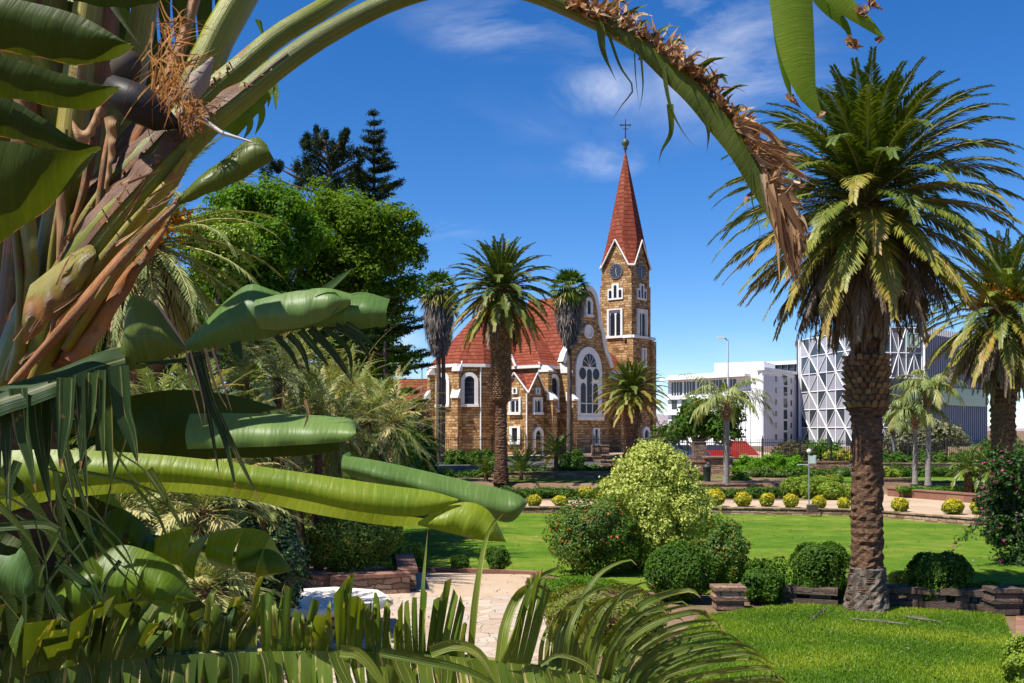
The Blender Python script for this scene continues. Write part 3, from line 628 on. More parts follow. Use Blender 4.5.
# ------------------------------------------------------------------ church
CH = (9.12, 120.0, 1.27); CA = math.atan2(.788, .616)
V_ = Vector((.616, .788)); N_ = Vector((-.788, .616))
ch = thing('church', 'brown sandstone church with white trimmed arched windows, red roofs and a tall clock tower', 'church', CH, CA)
def loc2(wx, wy): d = Vector((wx-CH[0], wy-CH[1])); return (d.dot(V_), d.dot(N_))
def arch(w, h, n=9, pointed=False):
    r = w/2; pts = [(-r, 0)]; th = np.linspace(math.pi, 0, n)
    for a in th: pts.append((r*math.cos(a), h-r+r*math.sin(a)))
    pts.append((r, 0)); return pts
def rectp(w, h): return [(-w/2, 0), (-w/2, h), (w/2, h), (w/2, 0)]
class Face:
    """a wall plane: origin, unit direction along, outward normal"""
    def __init__(s, o, d, n): s.o = Vector(o); s.d = Vector(d).normalized(); s.n = Vector(n).normalized()
    def at(s, u, z, out=0): return tuple(s.o+s.d*u+s.n*out+Vector((0, 0, z)))
def ring(mb, f, u0, z0, outer, inner, dep, back=0):
    n = len(outer); V = []
    for pts, o in ((outer, back), (outer, dep), (inner, dep), (inner, back)):
        V += [f.at(u0+u, z0+z, o) for u, z in pts]
    F = []
    for k in range(3):
        for i in range(n):
            j = (i+1) % n; F.append((k*n+i, k*n+j, (k+1)*n+j, (k+1)*n+i))
    mb.add(V, F)
def fbox(mb, f, u, z, w, h, o0, o1, mi=0):
    V = [f.at(u+a*w/2, z+b*h, o) for o in (o0, o1) for b in (0, 1) for a in (-1, 1)]
    mb.add(V, [(0, 1, 3, 2), (4, 6, 7, 5), (0, 4, 5, 1), (1, 5, 7, 3), (3, 7, 6, 2), (2, 6, 4, 0)], mi=mi)
def window(par, f, u, z, w, h, bw=.3, kind='arch', lights=1, dep=.22, sill=True, label=None, name='window', bars=True, glass='glass_dark'):
    """white surround standing proud of the wall, dark panes inside, mullions and glazing bars"""
    a = MB(); gh = h-bw; gw = w-2*bw
    if kind == 'arch': outer, inner = arch(w, h), [(x, zz+bw*.3) for x, zz in arch(gw, h-bw*1.3)]
    else: outer, inner = rectp(w, h), [(x, zz+bw*.5) for x, zz in rectp(gw, h-bw)]
    ring(a, f, u, z, outer, inner, dep)
    if sill: fbox(a, f, u, z-.12, w*1.06, .3, 0, dep+.12)
    if lights > 1:
        lw = gw/lights
        # solid white plate with separate arched lights
        b = MB()
        for k in range(lights):
            uu = u-gw/2+lw*(k+.5); hh = (h-bw*1.3)*(1 if lights != 3 or k == 1 else .72)
            P_ = arch(lw*.74, hh*.93); V = [f.at(uu+x, z+bw*.4+zz, .07) for x, zz in P_]; b.poly(V)
        V = [f.at(u+x, z+zz, .05) for x, zz in (inner)]; a.poly(V)
        w_ = a.build(name, M['trim'], par); b.build('pane', M[glass], w_)
    else:
        w_ = a.build(name, M['trim'], par)
        b = MB(); b.poly([f.at(u+x, z+zz, .03) for x, zz in inner]); b.build('pane', M[glass], w_)
        if bars and gh > 1.5:
            c = MB()
            for k in range(1, int(gh/.55)): fbox(c, f, u, z+bw+k*.55, gw*.96, .035, .03, .06)
            c.build('glazing_bar', plain('lead_grey', (.12, .12, .13), .5) if 'lead' not in M else M['lead'], w_)
    if label: w_['label'] = label
    return w_
M['lead'] = plain('lead_grey', (.12, .12, .13), .5)
RH = 10.15
# outline points (local x, y): y grows into the building
V2 = loc2(-6.05, 112.0); V3 = loc2(-6.05+2.9*.993, 112.0+2.9*.12); V1w = (-6.05-3.9*.788, 112+3.9*.616); V1 = loc2(*V1w); V0 = (V1[0]+3.2, V1[1]+1.6)
NX = -8.75; YN = .6; BACK = 18.0
apse_c = (-10.6, (V1[1]+V3[1])/2+.3)
# --- apse walls
def wallstrip(name, pts, z0, z1, mat='church_stone', par=ch, label=None):
    m = MB()
    for a, b in zip(pts[:-1], pts[1:]): m.poly([(a[0], a[1], z0), (b[0], b[1], z0), (b[0], b[1], z1), (a[0], a[1], z1)])
    o = m.build(name, M[mat], par)
    if label: o['label'] = label
    return o
wallstrip('apse_wall', [(NX+.1, V1[1]+4.5), (V0[0]+1.5, V1[1]+4.5), V0, V1, V2, V3, (NX+.1, V3[1])], 0, RH)
wallstrip('nave_wall', [(NX, BACK), (NX, YN), (-5.2, YN)], 0, RH)
wallstrip('nave_wall', [(5.2, YN), (12, YN), (12, BACK), (NX, BACK)], 0, RH)
# eaves band
def band(name, pts, z, h, out, par=ch, mat='trim'):
    m = MB()
    for a, b in zip(pts[:-1], pts[1:]):
        a = Vector(a); b = Vector(b); d = (b-a).normalized(); nn = Vector((d.y, -d.x)); a2 = a-d*out*.45+nn*out; b2 = b+d*out*.45+nn*out; a1 = a-d*.02-nn*.1; b1 = b+d*.02-nn*.1
        V = [(a1.x, a1.y, z), (b1.x, b1.y, z), (b2.x, b2.y, z), (a2.x, a2.y, z), (a1.x, a1.y, z+h), (b1.x, b1.y, z+h), (b2.x, b2.y, z+h), (a2.x, a2.y, z+h)]
        m.add(V, [(0, 3, 2, 1), (4, 5, 6, 7), (3, 7, 6, 2), (0, 4, 7, 3), (1, 2, 6, 5)])
    return m.build(name, M[mat], par)
band('eaves', [V0, V1, V2, V3, (NX, V3[1])], RH-.35, .35, .35)
band('eaves', [(NX, 5.5), (NX, YN), (-5.3, YN)], RH-.36, .36, .34)
band('eaves', [(5.3, YN), (12, YN)], RH-.35, .35, .35)
# roofs
RZ = 17.0; yc = 9.0
m = MB()
def out_(p, k=.3): c = Vector(apse_c); v = Vector(p)-c; return tuple(c+v*(1+k/v.length))
ap = (V2[0]+5.8, apse_c[1]+.2)
A = [out_(p) for p in ((V0[0]+4, V0[1]+3.0), V0, V1, V2, V3)]+[(NX, V3[1]-.3)]
for a, b in zip(A[:-2], A[1:-1]): m.poly([(a[0], a[1], RH), (b[0], b[1], RH), (ap[0], ap[1], RZ)])
m.poly([(A[-2][0], A[-2][1], RH), (A[-1][0], A[-1][1], RH), (NX+6, ap[1], RZ), (ap[0], ap[1], RZ)])
m.poly([(A[0][0], A[0][1], RH), (ap[0], ap[1], RZ), (NX+6, ap[1], RZ), (NX, A[0][1], RH)])
m.build('apse_roof', M['roof'], ch)
m = MB(); hx_ = NX+8.4; e = .35
m.poly([(NX-e, BACK, RH), (NX-e, YN-e, RH), (hx_, yc, RZ+.6)])
m.poly([(NX-e, YN-e, RH), (14, YN-e, RH), (14, yc, RZ+.6), (hx_, yc, RZ+.6)])
m.poly([(hx_, yc, RZ+.6), (14, yc, RZ+.6), (14, BACK, RH), (NX-e, BACK, RH)])
# transept roof
m.poly([(-5.0, 0.3, RH+.6), (0, 0.3, 19.0), (0, yc, 19.0), (-5.0, yc-3, RH+.6)]); m.poly([(0, .3, 19.0), (5.0, .3, RH+.6), (5.0, yc-3, RH+.6), (0, yc, 19.0)])
m.build('nave_roof', M['roof'], ch)
# white verge seen by the palm
m = MB(); m.tube([(NX-.4, 5.0, RH+2.0), (NX-.4, 3.9, RH-.1)], [.2, .2], 4); m.build('verge', M['trim'], ch)
# --- gable
half = [(5.4, 0), (5.4, 10.6), (5.1, 11.1), (4.9, 11.6), (4.35, 12.2), (3.95, 12.8), (3.65, 13.6), (3.35, 14.8), (2.95, 15.4), (2.6, 16.0), (2.5, 16.9), (2.25, 17.8), (2.0, 18.5), (1.55, 19.3), (.9, 19.8), (.3, 19.98)]
outl = half+[(-x, z) for x, z in half[::-1]]
f_g = Face((0, 0, 0), (1, 0, 0), (0, -1, 0))
m = MB(); m.poly([f_g.at(u, z) for u, z in outl]); 
m.poly([(-5.4, 0, 0), (-5.4, 1.0, 0), (-5.4, 1.0, 10.6), (-5.4, 0, 10.6)]); m.poly([(5.4, 0, 0), (5.4, 0, 10.6), (5.4, 1.0, 10.6), (5.4, 1.0, 0)])
m.build('gable_wall', M['church_stone'], ch)
cap_o = half[1:]+[(-x, z) for x, z in half[1:][::-1]]
c2 = np.array(cap_o); tg = np.gradient(c2, axis=0); nr = np.stack([tg[:, 1], -tg[:, 0]], 1); nr /= np.linalg.norm(nr, axis=1)[:, None]
inn = c2-nr*.5*np.sign((nr*(c2-np.array([0, 8]))).sum(1))[:, None]; ot = c2+nr*.12*np.sign((nr*(c2-np.array([0, 8]))).sum(1))[:, None]
m = MB(); n = len(c2); V = []
for pts, o in ((inn, .01), (inn, .16), (ot, .16), (ot, -.6)): V += [f_g.at(u, z, o) for u, z in pts]
m.add(V, [(k*n+i, k*n+i+1, (k+1)*n+i+1, (k+1)*n+i) for k in range(3) for i in range(n-1)]); m.build('gable_coping', M['trim'], ch)
# big window
f = f_g; a = MB(); P_ = arch(5.6, 8.6, 17); V = [f.at(u, 4.1+z, .2) for u, z in P_]; a.poly(V)
nn = len(P_); a.add([f.at(u, 4.1+z, o) for o in (0, .2) for u, z in P_], [(i, (i+1) % nn, nn+(i+1) % nn, nn+i) for i in range(nn)]); fbox(a, f, 0, 3.9, 6.2, .45, 0, .35)
bigw = a.build('window', M['trim'], ch); bigw['label'] = 'large traceried window in the curved gable'
for k, (kind, u, z, w, h) in enumerate([('arch', 0, 4.75, 1.05, 5.3), ('arch', -1.32, 4.75, 1.05, 3.6), ('arch', 1.32, 4.75, 1.05, 3.6), ('circ', -1.45, 9.45, .72, 0), ('circ', 1.45, 9.45, .72, 0)]):
    b = MB()
    pts = arch(w, h) if kind == 'arch' else [(w*math.cos(t_), w*math.sin(t_)) for t_ in np.linspace(0, 6.283, 17)[:-1]]
    b.poly([f.at(u+x, z+zz, .23) for x, zz in pts]); b.build('pane', M['glass_dark'], bigw)
b = MB(); pts = [(1.5*math.cos(t_), 1.65*math.sin(t_)) for t_ in np.linspace(0, math.pi, 13)]; b.poly([f.at(x, 10.3+z*.95, .225) for x, z in pts]); b.build('pane', M['glass_dark'], bigw)
c = MB()
for t_ in (.5, 1.05, 1.57, 2.1, 2.64): c.tube([f.at(0, 10.3, .27), f.at(1.45*math.cos(t_), 10.3+1.5*math.sin(t_), .27)], .045, 4)
fbox(c, f, 0, 5.85, 3.9, .1, .2, .29)
c.build('tracery', M['trim'], bigw)
a = MB(); circ = [(math.cos(t_), math.sin(t_)) for t_ in np.linspace(0, 6.283, 21)[:-1]]
ring(a, f, 0, 14.55, [(x*.95, z*.85) for x, z in circ], [(x*.72, z*.62) for x, z in circ], .2); V = [f.at(x*.75, 14.55+z*.66, .06) for x, z in circ]; a.poly(V); a.build('window', M['trim'], ch)['label'] = 'round white blind window high in the gable'
window(ch, f, 0, 16.4, 1.5, 2.3, .38, 'arch', bars=False)
for u in (-3.9, 1.6): window(ch, f, u, .9 if u > 0 else 1.0, 1.45 if u > 0 else 1.1, 2.1, .4, 'rect', bars=False)
# nave side window
f = Face((-7.1, YN, 0), (1, 0, 0), (0, -1, 0)); window(ch, f, .75, 4.9, 2.2, 4.3, .42)
window(ch, f, .6, 1.0, .6, 2.0, .15, 'rect', bars=False)
f = Face((5.4, YN, 0), (1, 0, 0), (0, -1, 0)); window(ch, f, 2.3, 4.9, 2.2, 4.3, .42)
# apse windows
d = Vector(V2)-Vector(V1); fA = Face((V1[0], V1[1], 0), (d.x, d.y, 0), (d.y, -d.x, 0)); window(ch, fA, 1.75, 5.45, 2.0, 3.75, .42)
fA_ = fA
d = Vector(V3)-Vector(V2); fB = Face((V2[0], V2[1], 0), (d.x, d.y, 0), (d.y, -d.x, 0)); window(ch, fB, 1.28, 5.45, 1.95, 3.75, .42)
def pipe(f, u, z1, r=.09):
    m = MB(); m.tube([f.at(u, 0.05, r+.03), f.at(u, z1, r+.03)], r, 6); m.build('downpipe', M['trim'], ch)
pipe(fB, 2.55, RH-.3)
def buttress(x, y, ang, w, p0, p1, z0=6.1, z1=9.3):
    """stepped buttress with two white sloping caps, pushing out along ang"""
    d = Vector((math.cos(ang), math.sin(ang), 0)); s = Vector((-d.y, d.x, 0)); o = Vector((x, y, 0))
    def pr(mb, a, b, za, zb, ww, rise=0, mi=0):
        V = [o+s*i*ww/2+d*k+Vector((0, 0, z)) for (k, z) in ((a, za), (b, za), (b, zb), (a, zb+rise)) for i in (-1, 1)]
        mb.add([tuple(q) for q in V], [(0, 1, 3, 2), (2, 3, 5, 4), (4, 5, 7, 6), (6, 7, 1, 0), (0, 2, 4, 6), (1, 7, 5, 3)], mi=mi)
    m = MB(); pr(m, -.2, p0, 0, z0, w); pr(m, -.2, p1, z0-.05, z1, w*.94)
    b = m.build('buttress', M['church_stone'], ch)
    c = MB(); pr(c, p1-.1, p0+.15, z0, z0+.18, w+.24, .85); c.build('cap', M['trim'], b)
    c = MB(); pr(c, -.2, p1+.15, z1, z1+.18, w+.22, 1.0); c.build('cap', M['trim'], b)
buttress(NX+.3, YN, -math.pi/2, .8, 1.75, 1.1)
buttress(-5.0, 0, -math.pi/2, .85, 1.6, .75)
buttress(5.35, 0, -math.pi/2, .85, 1.6, .75, 6.2, 9.0)
buttress(9.0, YN, -math.pi/2, .8, 1.5, .8)
nb = (Vector(V2)-Vector(apse_c)).normalized(); buttress(V2[0], V2[1], math.atan2(nb.y, nb.x), .75, .8, .45, 6.3, 9.3)
nb = (Vector(V1)-Vector(apse_c)).normalized(); buttress(V1[0], V1[1], math.atan2(nb.y, nb.x), .75, .8, .45, 6.3, 9.0)
# --- sacristy annex with two gables
X0, X1, Y0, Y1 = -11.85, NX-.05, 0.05, 3.7; EH = 7.0; AH = 9.0
m = MB(); xm, ym = (X0+X1)/2, (Y0+Y1)/2
m.poly([(X0, Y0, 0), (X1, Y0, 0), (X1, Y0, EH), (xm, Y0, AH), (X0, Y0, EH)]); m.poly([(X0, Y1, 0), (X0, Y0, 0), (X0, Y0, EH), (X0, ym, AH), (X0, Y1, EH)]); m.build('annex_wall', M['church_stone'], ch)
m = MB(); e = .15
m.poly([(X0-e, Y0-e, EH-.1), (xm, Y0-e, AH+.1), (xm, ym, AH+.1)]); m.poly([(X0-e, Y0-e, EH-.1), (xm, ym, AH+.1), (X0-e, ym, AH+.1)])
m.poly([(X1+e, Y0-e, EH-.1), (X1+e, Y1, EH-.1), (xm, Y1, AH+.1), (xm, Y0-e, AH+.1)]); m.poly([(X0-e, ym, AH+.1), (xm, ym, AH+.1), (xm, Y1+e, EH-.1), (X0-e, Y1+e, EH-.1)]); m.build('annex_roof', M['roof'], ch)
m = MB()
for a, b in (((X0-.2, Y0-.2, EH-.15), (xm, Y0-.2, AH+.12)), ((xm, Y0-.2, AH+.12), (X1+.15, Y0-.2, EH-.15)), ((X0-.2, Y0-.2, EH-.15), (X0-.2, ym, AH+.12)), ((X0-.2, ym, AH+.12), (X0-.2, Y1+.1, EH-.15))): m.tube([a, b], .11, 4)
m.build('annex_verge', M['trim'], ch)
fR = Face((X0, Y0, 0), (1, 0, 0), (0, -1, 0)); fL = Face((X0, Y1, 0), (0, -1, 0), (-1, 0, 0))
window(ch, fR, 1.6, 6.75, .75, .7, .2, 'rect', bars=False, sill=False); window(ch, fR, 1.6, 4.55, 1.7, 1.85, .28, 'rect', lights=2)
window(ch, fL, 1.9, 6.75, .75, .7, .2, 'rect', bars=False, sill=False); window(ch, fL, 1.9, 4.55, 1.7, 1.8, .28, 'rect', lights=2); window(ch, fL, 1.9, 1.25, 1.5, 1.9, .36, 'rect', bars=False)
pipe(fL, 3.55, EH-.2)
M['door'] = plain('brown_door', (.22, .09, .03), .5)
def door(f, u, w, h, bw):
    a = MB(); o_, i_ = arch(w, h), arch(w-2*bw, h-bw); ring(a, f, u, 0, o_, i_, .25); dr = a.build('doorway', M['trim'], ch)
    b = MB(); b.poly([f.at(u+x, z, .04) for x, z in i_]); b.build('opening', M['glass_dark'], dr)
    b = MB(); fbox(b, f, u, 0, (w-2*bw)*.95, h*.55, .05, .1); b.build('door', M['door'], dr)
door(fR, 1.7, 1.9, 3.1, .4)
# --- tower
TX0, TX1, TY0 = 10.5, 15.2, .3; TY1 = 5.0; txc, tyc = (TX0+TX1)/2, (TY0+TY1)/2; TW = 4.7
m = MB(); q = .22
def sq(k): return [(TX0-k, TY0-k), (TX1+k, TY0-k), (TX1+k, TY1+k), (TX0-k, TY1+k)]
S = [(sq(q), 0, 14.7), (sq(.05), 14.7, 21.6), (sq(-.08), 21.6, 24.0)]
for s_, z0, z1 in S:
    for i in range(4):
        a, b = s_[i], s_[(i+1) % 4]; m.poly([(a[0], a[1], z0), (b[0], b[1], z0), (b[0], b[1], z1), (a[0], a[1], z1)])
# gables
k = -.08; GZ = 27.4
s_ = sq(k); mids = [(txc, s_[0][1]), (s_[1][0], tyc), (txc, s_[2][1]), (s_[0][0], tyc)]
for i in range(4):
    a, b = s_[i], s_[(i+1) % 4]; c_ = mids[i]; m.poly([(a[0], a[1], 24.0), (b[0], b[1], 24.0), (c_[0], c_[1], GZ)])
m.build('tower_wall', M['church_stone'], ch)
m = MB()
for i in range(4):   # corner quoins
    a = sq(q+.12)[i]; c_ = Vector((txc, tyc)); v = (Vector(a)-c_); p = c_+v*.93; m.box((p.x, p.y, 7.2), (.9, .9, 14.4))
m.build('tower_buttress', M['church_stone'], ch)
m = MB(); s1 = sq(.3); band_pts = [s1[3], s1[0], s1[1], s1[2]]
for i in range(4):
    a, b = Vector(s1[i]), Vector(s1[(i+1) % 4]); d = (b-a).normalized(); 
    for (u0, u1) in ((0, .22), (.78, 1.0)):
        p, q2 = a+(b-a)*u0, a+(b-a)*u1; mm = (p+q2)/2; m.box((mm.x, mm.y, 14.75), ((q2-p).length+.25, .7, .38), Matrix.Rotation(math.atan2(d.y, d.x), 3, 'Z'), taper=.9)
m.build('tower_ledge', M['trim'], ch)
# spire
m = MB(); apex = (txc, tyc, 39.7); e = .28; zb = 23.95
s_ = sq(e); ps = []
for i in range(4):
    a, b, pv = Vector(s_[i]), Vector(s_[(i+1) % 4]), Vector(s_[i-1])
    ps.append(a+(pv-a).normalized()*.55); ps.append(a+(b-a).normalized()*.55)
ring0 = [(p.x, p.y, zb) for p in ps]
def frac(t_, p): return (p[0]+(apex[0]-p[0])*t_, p[1]+(apex[1]-p[1])*t_)
# octagon at gable peak level, pulled in a little so that the spire has a slight flare
t1 = (GZ-zb)/(apex[2]-zb); R1 = 2.34
oct_ = []
for i in range(4):
    a = Vector(s_[i])-Vector((txc, tyc)); for_ang = math.atan2(a.y, a.x)
    for da in (-22.5, 22.5): oct_.append((txc+R1*1.08*math.cos(for_ang+R(da)), tyc+R1*1.08*math.sin(for_ang+R(da)), GZ))
for i in range(8):
    j = (i+1) % 8
    if i % 2 == 0: m.poly([ring0[i], ring0[j], oct_[j], oct_[i]])
    else: m.poly([ring0[i], oct_[i], oct_[j]]) if False else None
    m.poly([oct_[i], oct_[j], apex])
for i in range(4):   # small roofs over the gables back to the spire
    a0 = ring0[(2*i+1)]; b0 = ring0[(2*i+2) % 8]; A_, B_ = oct_[2*i+1], oct_[(2*i+2) % 8]
    pk = Vector(mids[i])+(Vector(mids[i])-Vector((txc, tyc))).normalized()*e; pk = (pk.x, pk.y, GZ+.12)
    bk = ((A_[0]+B_[0])/2, (A_[1]+B_[1])/2, GZ+.12)
    m.poly([a0, pk, bk, A_]); m.poly([b0, B_, bk, pk])
m.build('spire', M['roof'], ch)
m = MB()
for i in range(4):
    a0 = ring0[(2*i+1)]; b0 = ring0[(2*i+2) % 8]; pk = Vector(mids[i])+(Vector(mids[i])-Vector((txc, tyc))).normalized()*(e+.02); pk = (pk.x, pk.y, GZ+.05)
    m.tube([a0, pk], .12, 4); m.tube([pk, b0], .12, 4); m.tube([ring0[2*i], ring0[2*i+1]], .16, 4)
m.build('gable_verge', M['trim'], ch)
# finial
m = MB(); m.tube([(txc, tyc, 39.3), (txc, tyc, 43.7)], [.12, .05], 6); m.build('cross_pole', M['iron'], ch)
m = MB(); m.lathe([(.01, 39.6), (.3, 39.75), (.2, 40.0), (.45, 40.3), (.52, 40.6), (.4, 40.9), (.15, 41.1), (.02, 41.2)], (txc, tyc, 0), 14); m.build('orb', plain('verdigris_orb', (.06, .07, .045), .5), ch)
m = MB(); Mx = Matrix.Rotation(-CA, 3, 'Z'); m.box((txc, tyc, 42.9), (1.2, .1, .13), Mx); m.box((txc, tyc, 42.4), (.7, .08, .08), Mx)
for dx in (-.62, .62): v = Mx @ Vector((dx, 0, 0)); m.box((txc+v.x, tyc+v.y, 42.9), (.16, .12, .26), Mx)
m.build('cross', M['iron'], ch)
for f in (Face((TX0, TY0, 0), (1, 0, 0), (0, -1, 0)), Face((TX0, TY1, 0), (0, -1, 0), (-1, 0, 0))):
    u = TW/2
    g = Face(f.o+f.n*-.08, f.d, f.n)
    a = MB(); circ = [(1.0*math.cos(t_), 1.0*math.sin(t_)) for t_ in np.linspace(0, 6.283, 25)[:-1]]
    ring(a, g, u, 23.35, circ, [(x*.9, z*.9) for x, z in circ], .12); ck = a.build('clock', M['lead'], ch)
    b = MB(); b.poly([g.at(u+x*.9, 23.35+z*.9, .08) for x, z in circ])
    for h_ in range(12): t_ = h_*math.pi/6; b.tube([g.at(u+.7*math.sin(t_), 23.35+.7*math.cos(t_), .1), g.at(u+.83*math.sin(t_), 23.35+.83*math.cos(t_), .1)], .03, 4, mi=1)
    b.build('dial', [M['clock'], plain('pale_gold', (.4, .38, .3), .5)], ck)
    b = MB(); b.tube([g.at(u, 23.35, .12), g.at(u+.12, 23.35-.62, .12)], .03, 4); b.tube([g.at(u, 23.35, .12), g.at(u+.05, 23.35+.4, .12)], .04, 4); b.build('clock_hand', M['trim'], ck)
    window(ch, Face(f.o+f.n*.05, f.d, f.n), u, 14.75, 2.35, 3.7, .3, 'rect', lights=2, dep=.3)
    # stepped triple light
    g = Face(f.o+f.n*.05, f.d, f.n); a = MB()
    st = [(-1.15, 0), (-1.15, 1.45), (-.55, 1.45), (-.55, 2.1), (.55, 2.1), (.55, 1.45), (1.15, 1.45), (1.15, 0)]; a.poly([g.at(u+x, 19.65+z, .15) for x, z in st])
    nn = len(st); a.add([g.at(u+x, 19.65+z, o) for o in (0, .15) for x, z in st], [(i, (i+1) % nn, nn+(i+1) % nn, nn+i) for i in range(nn)])
    w_ = a.build('window', M['trim'], ch)
    for du, hh in ((-.75, 1.0), (0, 1.65), (.75, 1.0)):
        b = MB(); b.poly([g.at(u+du+x, 19.9+z, .18) for x, z in arch(.42, hh)]); b.build('pane', M['glass_dark'], w_)
f = Face((TX0, TY0-q, 0), (1, 0, 0), (0, -1, 0)); window(ch, f, 2.6, 10.9, 1.0, 2.5, .3, 'rect', bars=False); door(f, 3.1, 1.9, 3.2, .42)

# red roofed house left of the church
lo = XY(418, 140); t = thing('red_roofed_house', 'low house with red roof and white arch left of the church', 'house', (lo[0], 140, 1.27))
m = MB(); m.box((0, 0, 2.6), (11, 9, 5.2)); m.build('wall', M['church_stone'], t)
m = MB(); m.poly([(-6, -5, 5.0), (6, -5, 5.0), (6, 0, 9.9), (-6, 0, 9.9)]); m.poly([(6, 5, 5.0), (-6, 5, 5.0), (-6, 0, 9.9), (6, 0, 9.9)]); m.build('roof', M['roof'], t)
f = Face((0, -4.5, 0), (1, 0, 0), (0, -1, 0)); window(t, f, -1.6, .3, 2.0, 3.2, .5, bars=False); window(t, f, 2.4, .9, 1.2, 1.9, .3)
# ------------------------------------------------------------------ city buildings
M['white_wall'] = plain('white_render', (.82, .82, .83), .7, var=.05, scale=.4)
M['shade_wall'] = plain('white_render_painted_shade', (.58, .58, .63), .7, var=.05, scale=.4)  # white wall with its shade put into the colour
M['win'] = plain('office_glass', (.035, .045, .055), .12, var=.4, scale=.6)
def prism(mb, pts, z0, z1, mi=0):
    n = len(pts)
    for i in range(n):
        a, b = pts[i], pts[(i+1) % n]; mb.poly([(a[0], a[1], z0), (b[0], b[1], z0), (b[0], b[1], z1), (a[0], a[1], z1)], mi=mi)
    mb.poly([(p[0], p[1], z1) for p in pts], mi=mi)
def W2(px, d): return Vector(((px-512)/FPX*d, d))
def face_between(a, b, off=0):
    d = (b-a).normalized(); return Face((a.x+d.y*off, a.y-d.x*off, 0), (d.x, d.y, 0), (d.y, -d.x, 0)), (b-a).length
t = thing('office_block', 'white office block with strip windows and an end wall coloured grey as in shade behind the trees', 'office building', (40, 175, 1.2))
A, B, D = W2(668, 190), W2(762, 172), W2(804, 190); E = D+(A-B)
m = MB(); prism(m, [A, B, D, E], 1.2, 14.3); m.build('wall', M['white_wall'], t, world=True)
def wbox(f, u, z, w, h, o0, o1, name, mat, par):
    m = MB(); fbox(m, f, u, z, w, h, o0, o1); return m.build(name, mat, par, world=True)
f, L = face_between(A, B)
wbox(f, L*.43, 13.35, L*.92, .45, 0, 1.6, 'canopy', M['white_wall'], t)
for k in range(5):
    u = L*(.05+.145*k)+1.2; wn_ = wbox(f, u, 10.5, L*.12, 2.5, -.02, .06, 'window', M['win'], t)
    for j in (-1, 0, 1): wbox(f, u+j*L*.03, 10.5, .1, 2.5, .06, .14, 'frame', M['white_wall'], wn_)
for r_ in range(3):
    for k in range(5):
        u = L*(.035+.115*k)+.9; wbox(f, u, 7.9-r_*2.9, L*.062, 1.75, -.02, .06, 'window', M['win'], t)
for r_ in range(3): wbox(f, L*.28, 9.75-r_*2.9, L*.6, .5, 0, .55, 'balcony_slab', M['white_wall'], t)
for k in range(6): wbox(f, L*(.64+.05*k), 1.2, .25, 7.0, 0, .3, 'pilaster', M['white_wall'], t)
wbox(f, L*.78, 1.2, .8, 5.5, .02, .07, 'window', M['win'], t)
f, L = face_between(B, D)
wbox(f, L/2, 1.2, L-.04, 12.2, 0, .25, 'end_wall', M['shade_wall'], t)
for r_ in range(6):
    for (u, w, h) in ((L*.28, .8, 1.2), (L*.5, 1.8, 2.1), (L*.64, .7, 1.2)):
        wbox(f, u, 1.9+r_*2.05+(0 if w > 1 else .4), w, h*.8, .24, .3, 'window', M['win'], t)
wbox(f, L/2, 14.3, L+.5, .5, -1, .5, 'parapet', M['white_wall'], t)
m = MB(); c_ = (A+D)/2; mx_ = W2(745, 184); m.box((mx_.x, mx_.y, 15.2), (9, 8, 2.0), Matrix.Rotation(-.5, 3, 'Z')); m.build('roof_hut', M['white_wall'], t, world=True)
# rear tower box
t = thing('glazed_penthouse_block', 'grey block with a dark glazed top floor behind the white office', 'office building', (62, 225, 1.2))
A, B, D = W2(766, 232), W2(810, 225), W2(850, 250); E = D+(A-B)
m = MB(); prism(m, [A, B, D, E], 1.2, 16.0); prism(m, [A, B, D, E], 19.0, 19.8); m.build('wall', M['white_wall'], t, world=True)
Ai, Bi, Di, Ei = [p+( (A+D)/2-p)*.03 for p in (A, B, D, E)]
m = MB(); prism(m, [Ai, Bi, Di, Ei], 16.0, 19.0); m.build('glazing', M['win'], t, world=True)
f, L = face_between(A, B)
for k in range(7): wbox(f, L*(k+.5)/7, 16.0, .12, 3.0, -.4, .02, 'mullion', M['lead'], t)
# lattice building
M['panel_l'] = plain('light_grey_cladding', (.33, .33, .37), .5, var=.06, scale=.3)
M['panel_d'] = plain('mid_grey_cladding', (.17, .17, .19), .5, var=.08, scale=.3)
M['panel_k'] = plain('dark_cladding', (.09, .092, .105), .5, var=.1, scale=.3)
t = thing('lattice_office', 'grey office building with white triangular lattice facade and green sign', 'office building', (60, 170, 1.2))
Q0, Q1, Q2, Q3 = W2(799, 186), W2(856, 166), W2(921, 163), W2(985, 182); Q4 = Vector((92, 215)); Q5 = Vector((72, 232)); ZT = 20.6
Qm = W2(874, 161)
m = MB(); prism(m, [Q0, Q1, Qm, Q2, Q3, Q4, Q5], 1.2, ZT); m.build('wall', M['panel_d'], t, world=True)
m = MB(); prism(m, [W2(812, 186), W2(856, 170), W2(918, 167), W2(930, 180), Vector((80, 210)), Vector((68, 215))], ZT, ZT+.9); m.build('roof_parapet', M['panel_k'], t, world=True)
